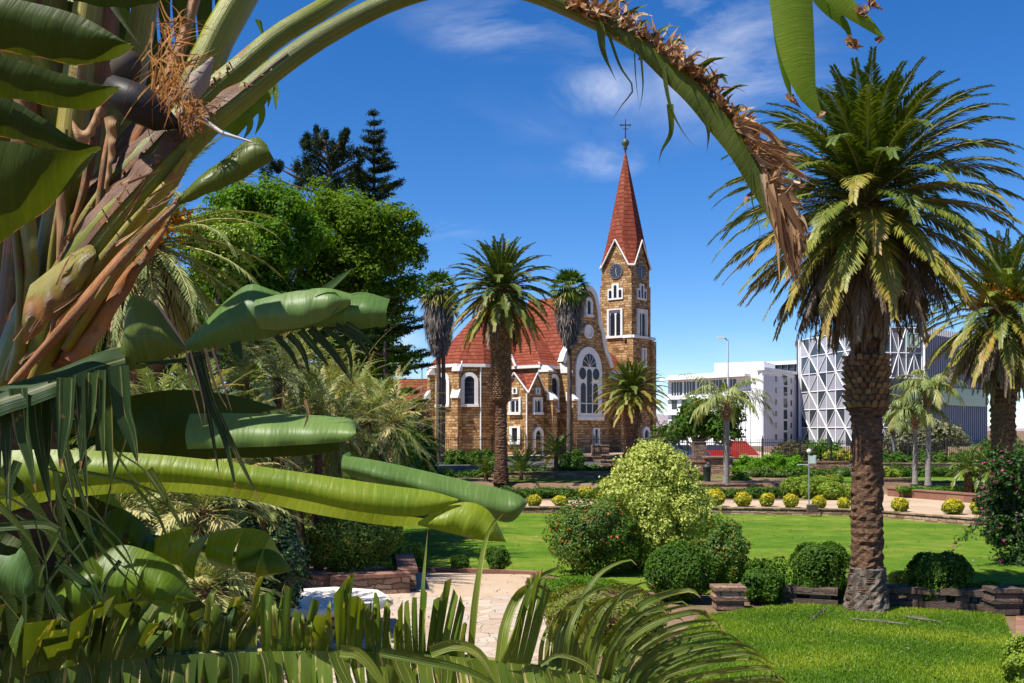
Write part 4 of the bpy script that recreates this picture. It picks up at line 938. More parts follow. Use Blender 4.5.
def lattice(a, b, nc, nr, z0, z1, base, dark, seed):
    f, L = face_between(a, b); cw = L/nc; rh = (z1-z0)/nr; r_ = random.Random(seed)
    p = MB(); fbox(p, f, L/2, z0, L, z1-z0, 0, .1); p.build('cladding', M[base], t, world=True)
    s = MB()
    def bar(p0, p1, w=.11):
        s.tube([f.at(*p0, .2), f.at(*p1, .2)], w, 8, cap=False)
    for i in range(nc+1): bar((i*cw, z0), (i*cw, z1), .06 if i % 2 else .08)
    for j in range(nr+1): bar((0, z0+j*rh), (L, z0+j*rh), .07)
    tri = []
    for i in range(0, nc, 1):
        for j in range(0, nr):
            up = (i+(j//1)) % 2 == 0
            a0, a1 = ((i*cw, z0+j*rh), ((i+1)*cw, z0+(j+1)*rh)) if up else ((i*cw, z0+(j+1)*rh), ((i+1)*cw, z0+j*rh))
            bar(a0, a1, .085)
            other = ((i+1)*cw, z0+j*rh) if up else ((i+1)*cw, z0+(j+1)*rh)
            other2 = (i*cw, z0+(j+1)*rh) if up else (i*cw, z0+j*rh)
            tri.append((a0, a1, other if r_.random() < .5 else other2))
    s.build('lattice', M['white_wall'], t, world=True)
    r_.shuffle(tri)
    for k, tr in enumerate(tri[:int(len(tri)*dark)]):
        c0 = Vector((sum(q[0] for q in tr)/3, sum(q[1] for q in tr)/3)); w_ = MB(); w_.poly([f.at(c0.x+(q[0]-c0.x)*.9, c0.y+(q[1]-c0.y)*.9, .14) for q in tr]); w_.build('window', M['win'], t, world=True)
fA, LA = face_between(Q0, Q1); 
lattice(Q0+(Q1-Q0)*.06, Q1, 6, 6, 1.2, ZT, 'panel_l', .62, 3)
lattice(Q1, Qm, 2, 6, 1.2, ZT, 'panel_l', .4, 5)
lattice(Qm, Q2, 6, 2, 12.4, ZT, 'panel_d', .3, 6)
fQ, LQ = face_between(Qm, Q2)
wbox(fQ, LQ/2, 7.6, LQ, 4.6, .02, .1, 'window', M['win'], t)['label'] = 'open glazed terrace band'
lattice(Qm, Q2, 6, 2, 1.2, 7.6, 'panel_k', .3, 7)
wbox(fA, .35, 1.2, .7, ZT-1.2, 0, .5, 'edge_fin', M['panel_k'], t); wbox(fA, .85, 1.2, .2, ZT-1.2, 0, .5, 'edge_fin', M['white_wall'], t)
f, L = face_between(Q2, Q3)
wbox(f, L/2, 1.2, L, ZT-1.6, 0, .1, 'cladding', M['panel_k'], t)
m = MB()
for k in range(30): fbox(m, f, L*(k+.5)/30, 1.4, .26, ZT-1.2, .1, .55)
m.build('slat_screen', M['panel_l'], t, world=True)
wbox(f, .2, 1.2, .25, ZT-1.1, 0, .6, 'edge_fin', M['white_wall'], t); wbox(f, L*.5, 8.2, L*.96, 3.0, .1, .62, 'terrace_band', M['win'], t)
# green sign with a white folded N
u0 = LQ*.80; z0_ = 17.4; sz = 2.3
sg = wbox(fQ, u0, z0_, sz, sz, .3, .5, 'sign', plain('sign_green', (.0, .24, .15), .5), t)
m = MB(); fr = .13
def sp(x, z): return fQ.at(u0+(x-.5)*sz, z0_+z*sz, .54)
for q in ([(0, .06), (.06, .06), (.06, .94), (0, .94)], [(0, .94), (1, .94), (1, 1), (0, 1)], [(.94, .06), (1, .06), (1, .94), (.94, .94)], [(0, 0), (1, 0), (1, .06), (0, .06)],
          [(.18, .12), (.40, .12), (.40, .52), (.60, .12), (.82, .12), (.82, .88), (.60, .88), (.60, .48), (.40, .88), (.18, .88)]): m.poly([sp(x, z) for x, z in q])
m.build('emblem', M['trim'], sg, world=True)
# far left modern building top
t = thing('blue_glass_tower', 'small distant blue glass building top left of the church', 'office building', (W2(406, 420).x, 420, 1.2))
m = MB(); m.box((0, 0, 11), (8, 8, 22)); m.build('wall', plain('blue_glass', (.10, .19, .30), .2), t); m = MB()
for k in range(5): m.box((-3.2+k*1.6, -4.05, 11), (.15, .12, 22))
m.build('mullion', M['lead'], t)
# ------------------------------------------------------------------ fences, cars, poles
def fence(label, p0, p1, z0, h, step=.16, pw=3.0, group='black iron railings along the street'):
    p0 = Vector(p0); p1 = Vector(p1); d = p1-p0; L = d.length; n = max(1, round(L/pw)); t = thing('iron_fence', label, 'fence', (p0.x, p0.y, z0), math.atan2(d.y, d.x), group)
    seg = L/n; nb = int(seg/step); pm = MB()
    for i in range(nb): 
        x = (i+.5)*step; pm.box((x, 0, h*.5), (.028, .028, h*.94)); pm.box((x, 0, h*.99), (.05, .05, .1), taper=.2)
    pm.box((seg/2, 0, .18), (seg, .04, .05)); pm.box((seg/2, 0, h*.86), (seg, .04, .05))
    proto = pm.build('railing_panel', M['iron'], t); q = MB(); q.box((0, 0, h*.53), (.09, .09, h*1.06)); q.box((0, 0, h*1.1), (.13, .13, .1), taper=.3); post = q.build('post', M['iron'], t)
    for k in range(1, n): c = proto.copy(); C.objects.link(c); c.location = (k*seg, 0, 0)
    for k in range(1, n+1): c = post.copy(); C.objects.link(c); c.location = (k*seg, 0, 0)
    return t
fence('black spiked iron railings in front of the church', XY(424, 88), XY(662, 88), 1.66, 1.75)
fence('black iron railings on the wall in front of the white office block', XY(650, 77), XY(800, 77), 1.3, 2.0)
fence('black iron railings in front of the lattice facade, left of the big palm', XY(800, 78), XY(862, 78), 1.3, 1.9)
t_ = fence('pale iron railings in front of the lattice building, right of the big palm', XY(870, 80), XY(985, 80), 1.3, 1.9)
for (px, d, w, z) in ((699, 79, 1.0, 3.0), (655, 84, 1.0, 3.1), (600, 89, 1.5, 2.6)):
    run('gate_pier', {699: 'square stone gate pier in the railings beside the blue car', 655: 'slim stone gate pier behind the yellow bush', 600: 'dark domed stone gate pier in front of the church gable'}[px], [XY(px-w*500/d, d), XY(px+w*500/d, d)], 1.27, z, w*.8, M['wall_stone'], True, 'pier')
def car(label, loc, rz, col, name='parked_car'):
    t = thing(name, label, 'car', loc, rz); L_, Wd = 4.3, 1.75
    prof = [(-2.15, .35), (-2.15, .75), (-2.05, .92), (-1.3, 1.0), (-.75, 1.0), (.95, 1.0), (1.5, .98), (2.08, .85), (2.15, .6), (2.15, .35)]
    m = MB()
    n = len(prof); m.add([(x, s_*Wd/2, z) for s_ in (-1, 1) for x, z in prof], [(i, (i+1) % n, n+(i+1) % n, n+i) for i in range(n)]); m.poly([(x, -Wd/2, z) for x, z in prof]); m.poly([(x, Wd/2, z) for x, z in prof[::-1]])
    cab = [(-1.55, 1.0), (-1.05, 1.42), (.35, 1.45), (1.1, 1.0)]; k = .12
    m.poly([(-1.05, -Wd/2+k, 1.42), (.35, -Wd/2+k, 1.45), (.35, Wd/2-k, 1.45), (-1.05, Wd/2-k, 1.42)]); m.build('body', plain(name+'_paint', col, .25, var=.02), t)
    g = MB(); A_ = [(x, -Wd/2+(k if z > 1.1 else .03), z) for x, z in cab]; B_ = [(x, -y, z) for x, y, z in A_]
    g.poly(A_); g.poly(B_[::-1]); g.poly([A_[0], A_[1], B_[1], B_[0]]); g.poly([A_[2], A_[3], B_[3], B_[2]]); g.build('window', M['win'], t)
    for x in (-1.35, 1.35):
        for s_ in (-1, 1):
            w_ = MB(); w_.tube([(x, s_*Wd/2-.11, .33), (x, s_*Wd/2+.11, .33)], .33, 16); wo_ = w_.build('wheel', M['iron'], t); r_ = MB(); r_.tube([(x, s_*(Wd/2+.1), .33), (x, s_*(Wd/2+.125), .33)], .2, 10); r_.build('rim', M['lead'], wo_)
    for s_ in (-1, 1): h_ = MB(); h_.box((2.13, s_*.62, .72), (.08, .3, .16)); h_.build('headlight', M['trim'], t)
    return t
x_ = XY(682, 84); car('blue car parked on the street left of the stone gate pier', (x_[0], 84, 1.28), .1, (.05, .10, .25))
x_ = XY(713, 86); car('red car parked between the gate pier and the feather palm', (x_[0], 86, 1.28), 3.0, (.5, .03, .02))
x_ = XY(662, 86); car('dark car parked behind the yellow bush', (x_[0], 86, 1.28), .05, (.04, .04, .05))
# red tent
x_ = XY(742, 92); t = thing('red_canopy', 'red sloping canopy behind the railings in front of the white office', 'canopy', (x_[0], 92, 1.27)); t.scale = (.55, .6, .6)
m = MB(); m.poly([(-2.6, -1.5, 2.9), (-1.2, -1.5, 3.1), (2.6, -1.5, .9), (2.6, 1.5, .9), (-1.2, 1.5, 3.1), (-2.6, 1.5, 2.9)]) if False else None
for s_ in (-1.5, 1.5): m.poly([(-2.6, s_, .7), (2.6, s_, .7), (.2, s_, 2.9), (-1.8, s_, 2.9)])
m.poly([(.2, -1.5, 2.9), (2.6, -1.5, .7), (2.6, 1.5, .7), (.2, 1.5, 2.9)]); m.poly([(-1.8, -1.5, 2.9), (.2, -1.5, 2.9), (.2, 1.5, 2.9), (-1.8, 1.5, 2.9)]); m.build('cover', plain('red_fabric', (.55, .05, .03), .7), t)
m = MB()
for a_ in (-2.2, 2.2): m.tube([(a_, -1.4, 0), (a_, -1.4, .9)], .05, 6)
m.build('leg', M['lead'], t)
# tall lamp post and mast
x_ = XY(728, 86); t = thing('street_lamp', 'tall grey street lamp with one short arm in front of the white office', 'street lamp', (x_[0], 86, 1.27))
m = MB(); m.tube([(0, 0, 0), (0, 0, 6), (0, 0, 10.5)], [.11, .09, .06], 8); m.build('pole', plain('lamp_grey', (.5, .52, .55), .4), t)
m = MB(); m.tube([(0, 0, 10.4), (-.3, 0, 10.65), (-.5, 0, 10.7)], .05, 6); a_ = m.build('arm', M['lead'], t); m = MB(); m.box((-.6, 0, 10.68), (.6, .25, .14)); m.build('lamp_head', M['trim'], t)
x_ = XY(422, 130); t = thing('thin_mast', 'thin dark mast rising above the red roofed house', 'mast', (x_[0], 130, 1.27)); m = MB(); m.tube([(0, 0, 0), (0, 0, 12)], [.12, .05], 6); m.build('pole', M['lead'], t)
m = MB(); m.tube([(0, 0, 7.5), (.3, 0, 8.2), (0, 0, 8.5)], .03, 5); m.build('bracket', M['lead'], t)
# ------------------------------------------------------------------ palms
def base(px, d, z): return (((px-512)/FPX*d), d, z)
date_palm('huge date palm with a pineapple collar and hanging brown skirt on the near lawn', base(867, 22.3, 0), 9.2, .345, 3.32, n=120, pairs=90, ll=.57, lw=.024, dead=75, mat='palm_dark', neck=(4.5, 5.62, .51), foot=.95, rot=1.15, fruit=0, green=.2, low=-42)
date_palm('tall date palm with yellowing lower fronds standing in front of the church', base(501, 60, .9), 11.6, .37, 3.7, n=96, pairs=46, ll=.62, lw=.042, dead=18, mat='palm_dark', neck=(4.9, 10.8, .66), rot=1.1, green=.2, low=-52)
date_palm('full dark date palm with orange fruit and a deep brown skirt at the right edge', base(1003, 42, 0), 9.1, .5, 3.9, n=100, pairs=60, ll=.56, lw=.032, dead=80, mat='palm_dark', rot=2.0, fruit=7, green=.2, low=-50)
date_palm('short date palm standing before the church tower', base(631, 100, 1.3), 6.6, .75, 4.0, n=90, pairs=32, ll=.7, lw=.065, dead=8, mat='palm_dark', rot=.2, green=.26, low=-38)
date_palm('pale drooping date palm behind the big stalks at left', base(146, 24, 0), 8.6, .4, 3.3, n=70, pairs=48, ll=.42, lw=.02, dead=24, mat='palm_grey', rot=.9, green=.1, low=-60, fruit=3)
fan_palm('tall fan palm with a grey dead leaf skirt at the left end of the church', base(438, 84, 1.3), 14.5, .22, 1.9, (5.3, 1.25), rot=.3)
fan_palm('fan palm half hidden behind the left skirted fan palm', base(443, 96, 1.3), 14.8, .22, 1.9, (4.6, 1.0), rot=1.3, n=36)
fan_palm('tall fan palm with a grey skirt in front of the church gable', base(569, 84, 1.3), 14.6, .22, 1.9, (4.6, 1.2), rot=2.3)
queen_palm('feather palm with arching green fronds in front of the white office', base(726, 60, .8), 4.7, .2, 3.6, n=20, rot=.5, mat='palm_grey')
queen_palm('taller feather palm of the pair in front of the lattice building', base(928, 58, .9), 5.4, .17, 2.6, n=18, rot=1.5, mat='palm_grey')
queen_palm('shorter feather palm of the pair in front of the lattice building', base(915, 59, .9), 4.1, .16, 2.4, n=18, rot=.2, mat='palm_grey')
queen_palm('small feather palm farther left before the lattice building', base(893, 74, 1.2), 3.4, .2, 2.4, n=16, rot=.9, mat='palm_grey')
bush_palm('young green feather palm right of the tall date palm trunk', base(521, 62, .8), .5, 3.0, n=26, pairs=30, ll=.42, lw=.03, mat='palm', v0=.15, vr=.3, low=15, bend=(25, 30))
bush_palm('small palm with a short trunk on the terrace before the church', base(556, 65, 1.0), 1.5, 1.9, n=28, pairs=24, ll=.4, lw=.03, mat='palm', v0=.25, vr=.3, low=-10)
bush_palm('young palm at the foot of the tall date palm on its left', base(486, 62, .8), .4, 2.0, n=20, pairs=24, ll=.4, lw=.03, mat='palm', v0=.2, vr=.3, low=25)
bush_palm('small palm clump in the planter between the feather palms and the bougainvillea', base(968, 55, .7), 1.2, 1.9, n=26, pairs=24, ll=.4, lw=.03, mat='palm', v0=.15, vr=.3, trunk=.2)
bush_palm('small palm in the planter nearest the bougainvillea', base(990, 54, .7), 1.1, 1.8, n=26, pairs=24, ll=.4, lw=.03, mat='palm', v0=.2, vr=.3, trunk=.2)
bush_palm('small palm behind the planter right of the tower palm', base(664, 84, 1.3), 1.9, 2.0, n=28, pairs=22, ll=.4, lw=.035, mat='palm', v0=.2, vr=.3)
# left thicket of greyish bush palms
thick = [(245, 25, 5.3, 2.1, 'grey green bush palm high in the thicket beside the glossy leaf'), (300, 30, 5.9, 2.4, 'taller grey bush palm at the top of the thicket'), (350, 33, 5.2, 2.5, 'bushy grey palm with dry straw fronds above the rolled leaf'), (388, 38, 4.7, 2.5, 'straw coloured bush palm at the right end of the thicket'),
         (205, 18, 4.2, 1.7, 'pale spiky bush palm behind the hanging torn leaves'), (318, 28, 4.4, 2.0, 'grey green bush palm low in the middle of the thicket'), (368, 31, 4.2, 2.1, 'bush palm with upright straw fronds beside the green shrubs'),
         (120, 13, 2.9, 1.4, 'dark bush palm low behind the left banana like leaves'), (165, 16, 3.0, 1.4, 'silvery bush palm below the long bright leaf'), (238, 24, 3.1, 1.6, 'spiky pale palm clump left of the raised bed')]
for i, (px, d, h, L, lab) in enumerate(thick):
    bush_palm(lab, base(px, d, 0), h, L, n=110, pairs=36, ll=.36, lw=.013, rot=i*.8, stems=4, sp=.6, low=-50, v0=.0, vr=.85, trunk=.12)
bush_palm('dark shaggy palm trunk with hanging pale leaves beside the stone basin', base(206, 11, 0), 2.2, 1.0, n=44, pairs=34, ll=.3, lw=.010, rot=.3, low=-60, v0=.15, vr=.6, trunk=.26)

# ------------------------------------------------------------------ trees
def clump_set(loc, ell, n, r0, r1, seed, lower=-.6):
    """clumps spread through an ellipsoid (cx, cy, cz, rx, ry, rz)"""
    r_ = np.random.default_rng(seed); out = []
    cx, cy, cz, rx, ry, rz = ell
    while len(out) < n:
        v = r_.normal(size=3); v /= np.linalg.norm(v); k = r_.random()**.4
        if v[2]*k < lower: continue
        out.append((cx+v[0]*rx*k, cy+v[1]*ry*k, cz+v[2]*rz*k, r0+(r1-r0)*r_.random()))
    return out
def ell(px, py, rx, ry, d, b): p = P(px, py, d); return (p.x-b[0], 0, p.z-b[2], rx*d/1000, rx*d/1000*.7, ry*d/1000)
b = base(345, 68, 0); cl = clump_set(b, ell(340, 262, 76, 80, 68, b), 105, .7, 1.5, 1)+clump_set(b, ell(402, 240, 34, 40, 68, b), 26, .5, 1.0, 11)+clump_set(b, ell(345, 340, 66, 60, 68, b), 55, .8, 1.5, 12, -1)
tree('broadleaf_tree', 'large spreading mid green tree below the tall dark conifers', b, cl, .45, M['leaf_tree'], .13, 430, shell=.9)
b = base(255, 62, 0); cl = clump_set(b, ell(255, 238, 62, 55, 62, b), 80, .6, 1.3, 2)+clump_set(b, ell(215, 320, 70, 70, 62, b), 60, .8, 1.4, 22, -1)+clump_set(b, ell(285, 310, 40, 50, 62, b), 28, .6, 1.1, 23, -1)
tree('broadleaf_tree', 'bright green leafy tree left of the darker spreading tree', b, cl, .4, M['leaf_bright'], .12, 640, shell=.8)
b = base(215, 48, 0); cl = clump_set(b, ell(215, 255, 45, 45, 48, b), 40, .5, 1.0, 3)+clump_set(b, ell(130, 310, 90, 80, 48, b), 80, .7, 1.3, 33, -1)
tree('broadleaf_tree', 'yellowish green tree behind the pale drooping palm', b, cl, .3, M['leaf_lime'], .10, 620, shell=.8)
b = base(40, 40, 0); cl = clump_set(b, ell(30, 330, 130, 150, 40, b), 90, .7, 1.4, 4, -1)
tree('broadleaf_tree', 'dark leafy tree mostly hidden behind the big stalks at the left edge', b, cl, .3, M['leaf_mid'], .16, 260, shell=.7)
b = base(725-30, 95, 1.2); cl = clump_set(b, ell(712, 418, 34, 24, 95, b), 30, .7, 1.5, 5)+clump_set(b, ell(676, 432, 18, 18, 95, b), 12, .6, 1.1, 55)
tree('broadleaf_tree', 'round dark green tree in front of the white office block', b, cl, .25, M['leaf_mid'], .2, 240, shell=.7)
b = base(925, 100, 1.2); cl = clump_set(b, ell(925, 440, 38, 16, 100, b), 26, .8, 1.5, 6)
tree('broadleaf_tree', 'low dusty olive tree in front of the slatted building wing', b, cl, .2, leafmat('leaf_dusty', [(0, (.08, .09, .04)), (1, (.25, .25, .13))]), .2, 220, shell=.7)
b = base(815, 100, 1.2)
# conifers
def norfolk(label, loc, h, rb, seed, dens=1.0, top=0.0, name='norfolk_pine'):
    r_ = random.Random(seed); t = thing(name, label, 'conifer', loc); mb = MB(); tb = MB()
    tb.tube([(0, 0, -.1), (0, 0, h*.5), (0, 0, h)], [h*.016, h*.010, .03], 8)
    z = h*.25
    while z < h*.985:
        k = (h-z)/(h*.75); L = rb*(k**.95)*r_.uniform(.85, 1.1)+.15; nb = 6 if z < h*.9 else 4
        for j in range(nb):
            a = j*6.283/nb+r_.random()*6; e = R(18)*(1-k)+R(2); Lj = L*r_.uniform(.7, 1.1)
            tip = (math.cos(a)*Lj, math.sin(a)*Lj, z+math.sin(e)*Lj+.12*Lj)
            tb.tube([(0, 0, z), tip], [.05, .015], 4, cap=False)
            m_ = max(3, int(Lj*7*dens)); s = np.array([(q+.5)/m_ for q in range(m_)])
            nn = 34
            c = np.array([0, 0, z])+(s[:, None]*(np.array(tip)-np.array([0, 0, z]))); c = np.repeat(c, nn, 0)+r_.random()*0+rng.normal(size=(m_*nn, 3))*np.array([.20, .20, .085])*(.6+.7*np.repeat(1-abs(s-.5), nn)[:, None])
            c[:, 2] += .06
            leaves(mb, c, unit(rng.normal(size=c.shape)+np.array([0, 0, .6])), .10, rng.random(len(c)), .4)
        z += max(.5, h*.027)
    mb.build('foliage', M['leaf_conifer'], t); tb.build('trunk', M['bark'], t); return t
norfolk('tall slender tiered conifer rising highest above the spreading tree', base(374, 95, 1.0), 33.6, 7.0, 4)
def bunya(label, loc, h, clumps):
    t = thing('bunya_pine', label, 'conifer', loc); mb = MB(); tb = MB(); tb.tube([(0, 0, -.1), (0, 0, h)], [.5, .1], 8)
    for (x, z, r, y) in clumps:
        n = int(420*r*r); blob(mb, (x, y, z), (r*.9, r*.9, r*1.35), n+320, .13, shell=.6, lump=.25, aspect=.3)
        tb.tube([(0, 0, z-1.6), (x*.6, y*.6, z-.9), (x, y, z)], [.14, .1, .05], 5)
    mb.build('foliage', M['leaf_conifer'], t); tb.build('trunk', M['bark'], t)
r_ = random.Random(5); cl = []
for (px, py, r) in ((303, 142, .9), (312, 135, 1.0), (322, 150, 1.3), (306, 158, 1.2), (318, 168, 1.6), (332, 145, 1.0), (337, 160, 1.4), (345, 142, .9), (350, 152, 1.1), (347, 168, 1.5), (330, 178, 1.7), (357, 178, 1.4), (300, 170, .9), (295, 178, 1.0), (362, 160, .7), (310, 182, 1.4), (353, 190, 1.6), (335, 195, 1.6), (280, 170, .8), (270, 178, 1.2)):
    p = P(px, py, 90); cl.append((p.x-base(328, 90, 0)[0], p.z, r*.55, r_.uniform(-2, 2))); cl.append((p.x-base(328, 90, 0)[0]+r_.uniform(-.5, .5), p.z+r*.75, r*.34, r_.uniform(-1, 1)))
bunya('dark clumped conifer left of the tall slender conifer', base(328, 90, 0), 26, cl)
b = base(385, 60, .3); t = thing('cedar', 'dark layered cedar with drooping shelves at the right side of the spreading tree', 'conifer', b); mb = MB(); tb = MB(); tb.tube([(0, 0, -.1), (0, 0, 9)], [.3, .08], 8)
for (px, py, r) in ((392, 300, 8), (372, 312, 14), (396, 326, 9), (372, 338, 14), (398, 350, 11), (372, 362, 16), (400, 372, 10), (385, 330, 16), (388, 385, 12), (410, 392, 10), (418, 402, 8), (395, 405, 10), (412, 412, 9), (360, 350, 14)):
    p = P(px, py, 60); rr = r*.06; blob(mb, (p.x-b[0], random.uniform(-1, 1), p.z-b[2]), (rr, rr, rr*.32), 900, .09, shell=.6, aspect=.35); tb.tube([(0, 0, p.z-b[2]-.3), (p.x-b[0], 0, p.z-b[2])], [.08, .03], 4)
mb.build('foliage', M['leaf_conifer'], t); tb.build('trunk', M['bark'], t)
b = base(418, 80, 1.3); t = thing('cypress', 'narrow brown grey cypress in front of the red roofed house', 'conifer', b); mb = MB(); blob(mb, (0, 0, 2.6), (1.0, 1.0, 2.7), 5200, .11, aspect=.3)
leaf_b = leafmat('leaf_brown_cypress', [(0, (.03, .025, .018)), (1, (.11, .085, .055))], trans=.1); mb.build('foliage', leaf_b, t); tb = MB(); tb.tube([(0, 0, -.1), (0, 0, 4.8)], [.12, .03], 6); tb.build('trunk', M['bark'], t)

# ------------------------------------------------------------------ shrubs
M['leaf_hedge'] = leafmat('leaf_low_hedge', [(0, (.10, .045, .03)), (.25, (.11, .07, .03)), (.5, (.13, .18, .015)), (1, (.26, .30, .025))], nmix=.5, nscale=1.6)
def px_shrub(name, label, x0, x1, ytop, ybot, z, mat, size, n, dyd=.8, **k):
    """shrub whose front foot stands at ybot on ground level z"""
    d = (CAMZ-z)*FPX/(ybot-HY); w = (x1-x0)/FPX*d; dp = k.pop('depth_m', w*dyd); dc = d+dp*.45
    h = (ybot-ytop)/FPX*d+ (dp*.45)*(CAMZ-z-(ybot-ytop)/FPX*d)/d*0
    xc = ((x0+x1)/2-512)/FPX*dc; w = (x1-x0)/FPX*dc; h = CAMZ-z-(ytop-HY)/FPX*dc
    return shrub(name, label, 'shrub', (xc, dc, z), w, h, mat, size, n, depth=dp, **k)
px_shrub('flowering_bush', 'big dark bush dotted with orange flowers left of the yellow bush', 549, 642, 497, 579, 0, M['leaf_red'], .042, 15000, flowers=.035, lump=.16)
b = base(652, 29.5, 0); t = thing('variegated_bush', 'large pale yellow variegated bush in the middle of the garden', 'shrub', b); mb = MB(); r_ = random.Random(3)
core(mb, (0, 0, 1.3), (1.1, 1.1, 1.3), var=.0)
for i in range(64):
    z = 3.3*(i+.5)/64; rr_ = 1.60*min(1, (3.75-z)/1.75)*(.75 if z < .5 else 1); a_ = i*2.39996; k_ = r_.uniform(.5, .95)
    s_ = r_.uniform(.34, .55)*(1 if z < 2.6 else .75); blob(mb, (rr_*k_*math.cos(a_), rr_*k_*math.sin(a_), z+.12), (s_, s_, s_), 900, .048, shell=.5, lump=.22)
for i in range(40):
    a_ = i*2.39996; z = r_.uniform(.6, 3.6); rr_ = 1.68*min(1, (3.95-z)/1.8); blob(mb, (rr_*math.cos(a_), rr_*math.sin(a_), z), (.2, .2, .24), 190, .045, shell=.9, lump=.3)
mb.build('foliage', M['leaf_yellow'], t); s = MB()
for k_ in range(5): s.tube([(0, 0, -.05), (.12*math.cos(k_*1.3), .12*math.sin(k_*1.3), .7), (.5*math.cos(k_*1.3), .5*math.sin(k_*1.3), 2)], [.06, .05, .02], 6)
s.build('stem', M['bark'], t)
px_shrub('flowering_bush', 'smaller bush dotted with orange flowers right of the round clipped bush', 690, 751, 521, 592, 0, M['leaf_red'], .04, 9000, flowers=.035, lump=.18)
px_shrub('clipped_bush', 'round clipped dark green bush below the yellow bush', 644, 714, 542, 605, 0, M['leaf_mid'], .035, 13000, lump=.05, vhi=1.1)
px_shrub('leafy_bush', 'loose leafy bush behind the reddish stone pier', 742, 786, 563, 606, 0, M['leaf_mid'], .045, 3600, lump=.2)
px_shrub('clipped_bush', 'dark clipped bush left of the big palm trunk', 793, 850, 543, 604, 0, M['leaf_mid'], .035, 10000, box=True, vhi=.8)
px_shrub('clipped_bush', 'dark clipped bush right of the big palm trunk', 911, 969, 553, 608, 0, M['leaf_mid'], .035, 10000, box=True, vhi=.8)
px_shrub('hedge_shrub', 'small green bush on the low wall behind, right of the clipped bush', 972, 1003, 581, 597, 0, M['leaf_bright'], .035, 1600)
px_shrub('golden_shrub', 'yellow leaved shrub just right of the big palm foot', 888, 917, 572, 594, 0, M['leaf_gold'], .035, 2200)
px_shrub('corner_shrub', 'leafy shrub cut off by the bottom right corner', 1004, 1060, 637, 705, 0, M['leaf_lime'], .03, 9000)
px_shrub('low_hedge', 'low bright green mound in front of the big flowering bush', 538, 622, 576, 608, 0, M['leaf_bright'], .03, 8000, zc=.5, stem=False)
px_shrub('low_hedge', 'broad low yellow green clipped hedge with a brown face', 545, 664, 590, 655, 0, M['leaf_hedge'], .028, 30000, box=True, stem=False, depth_m=2.6)
px_shrub('dull_shrub', 'small dull purple shrub at the left end of the low green mound', 525, 552, 575, 600, 0, M['leaf_dull'], .03, 2600, stem=False)
px_shrub('flowering_bush', 'rounded green bush with tiny red flowers on the raised stone bed', 303, 391, 512, 575, .42, M['leaf_red'], .035, 12000, flowers=.02, lump=.08)
px_shrub('variegated_bush', 'pale yellow shrub behind the raised bed, left of the flowering bush', 268, 320, 505, 560, .2, M['leaf_yellow'], .05, 5000)
px_shrub('leafy_bush', 'loose green plant at the right end of the raised bed', 384, 404, 520, 566, .2, M['leaf_lime'], .05, 900, lump=.3)
for (x0, x1, y0, y1, mt, lab) in ((408, 427, 545, 568, 'leaf_lime', 'small round yellow green bush nearest the raised stone bed'), (451, 468, 555, 572, 'leaf_mid', 'tiny dark green round bush on the kerb below the long leaf'), (486, 509, 546, 573, 'leaf_mid', 'small dark green round bush left of the big flowering bush'),):
    px_shrub('round_bush', lab, x0, x1, y0, y1, 0, M[mt], .035, 1800, group='small clipped round bushes')
yb = [(527, 541, 495, 507, 'small golden ball bush below the small fan palm'), (553, 567, 496, 506, 'smaller golden ball bush second from the left above the flowering bush'), (577, 594, 487, 499, 'golden ball bush left of the variegated bush'), (706, 724, 489, 507, 'first golden ball bush right of the variegated bush'), (735, 751, 492, 507, 'second golden ball bush right of the variegated bush'), (760, 774, 493, 507, 'third golden ball bush right of the variegated bush'), (784, 798, 494, 508, 'golden ball bush just left of the grey sign post'), (812, 826, 496, 509, 'golden ball bush just right of the grey sign post'), (838, 850, 498, 510, 'small golden ball bush touching the big palm trunk on its left'),
      (892, 908, 498, 512, 'first golden ball bush right of the big palm trunk'), (943, 963, 499, 515, 'largest golden ball bush right of the big palm trunk'), (971, 986, 500, 515, 'golden ball bush nearest the bougainvillea')]
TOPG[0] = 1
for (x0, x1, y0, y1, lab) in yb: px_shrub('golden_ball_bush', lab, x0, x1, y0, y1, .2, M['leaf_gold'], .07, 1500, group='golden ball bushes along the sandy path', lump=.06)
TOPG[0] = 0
for (x0, x1, y0, y1, lab) in ((781, 801, 478, 498, 'leftmost bush of the yellow green hedge group behind the sign post'), (800, 816, 480, 499, 'narrow bush behind the sign post in the yellow green hedge group'), (818, 845, 481, 500, 'widest round bush of the yellow green hedge group'), (842, 858, 483, 500, 'bush of the yellow green hedge group touching the big trunk'), (797, 812, 476, 486, 'small back row bush above the sign post bush in the yellow green group'), (812, 830, 476, 486, 'middle back row bush of the yellow green group'), (829, 843, 474, 486, 'right back row bush of the yellow green group')):
    px_shrub('clipped_hedge_bush', lab, x0, x1, y0, y1, .22 if y1 > 490 else .8, M['leaf_lime'], .075, 2000, group='clipped yellow green bushes by the garden steps', lump=.05, stem=False)
def mass(label, px0, px1, ytop, ybot, d, mat, size, n, name='hedge', nb=5, lump=.15, flowers=0):
    z = CAMZ-(ybot-HY)/FPX*d; x0, x1 = XY(px0, d)[0], XY(px1, d)[0]; h = (ybot-ytop)/FPX*d
    t = thing(name, label, 'hedge', ((x0+x1)/2, d, z)); mb = MB(); w = (x1-x0)
    for i in range(nb):
        cx = -w/2+w*(i+.5)/nb; r = (w/nb*.72, max(.5, h*.5), h*(.5+.04*math.sin(i*2.3)))
        core(mb, (cx, 0, r[2]), tuple(k*.78 for k in r)); blob(mb, (cx, random.uniform(-.2, .2), r[2]), r, n//nb, size, lump=lump, shell=.3, flowers=flowers)
    mb.build('foliage', mat, t); return t
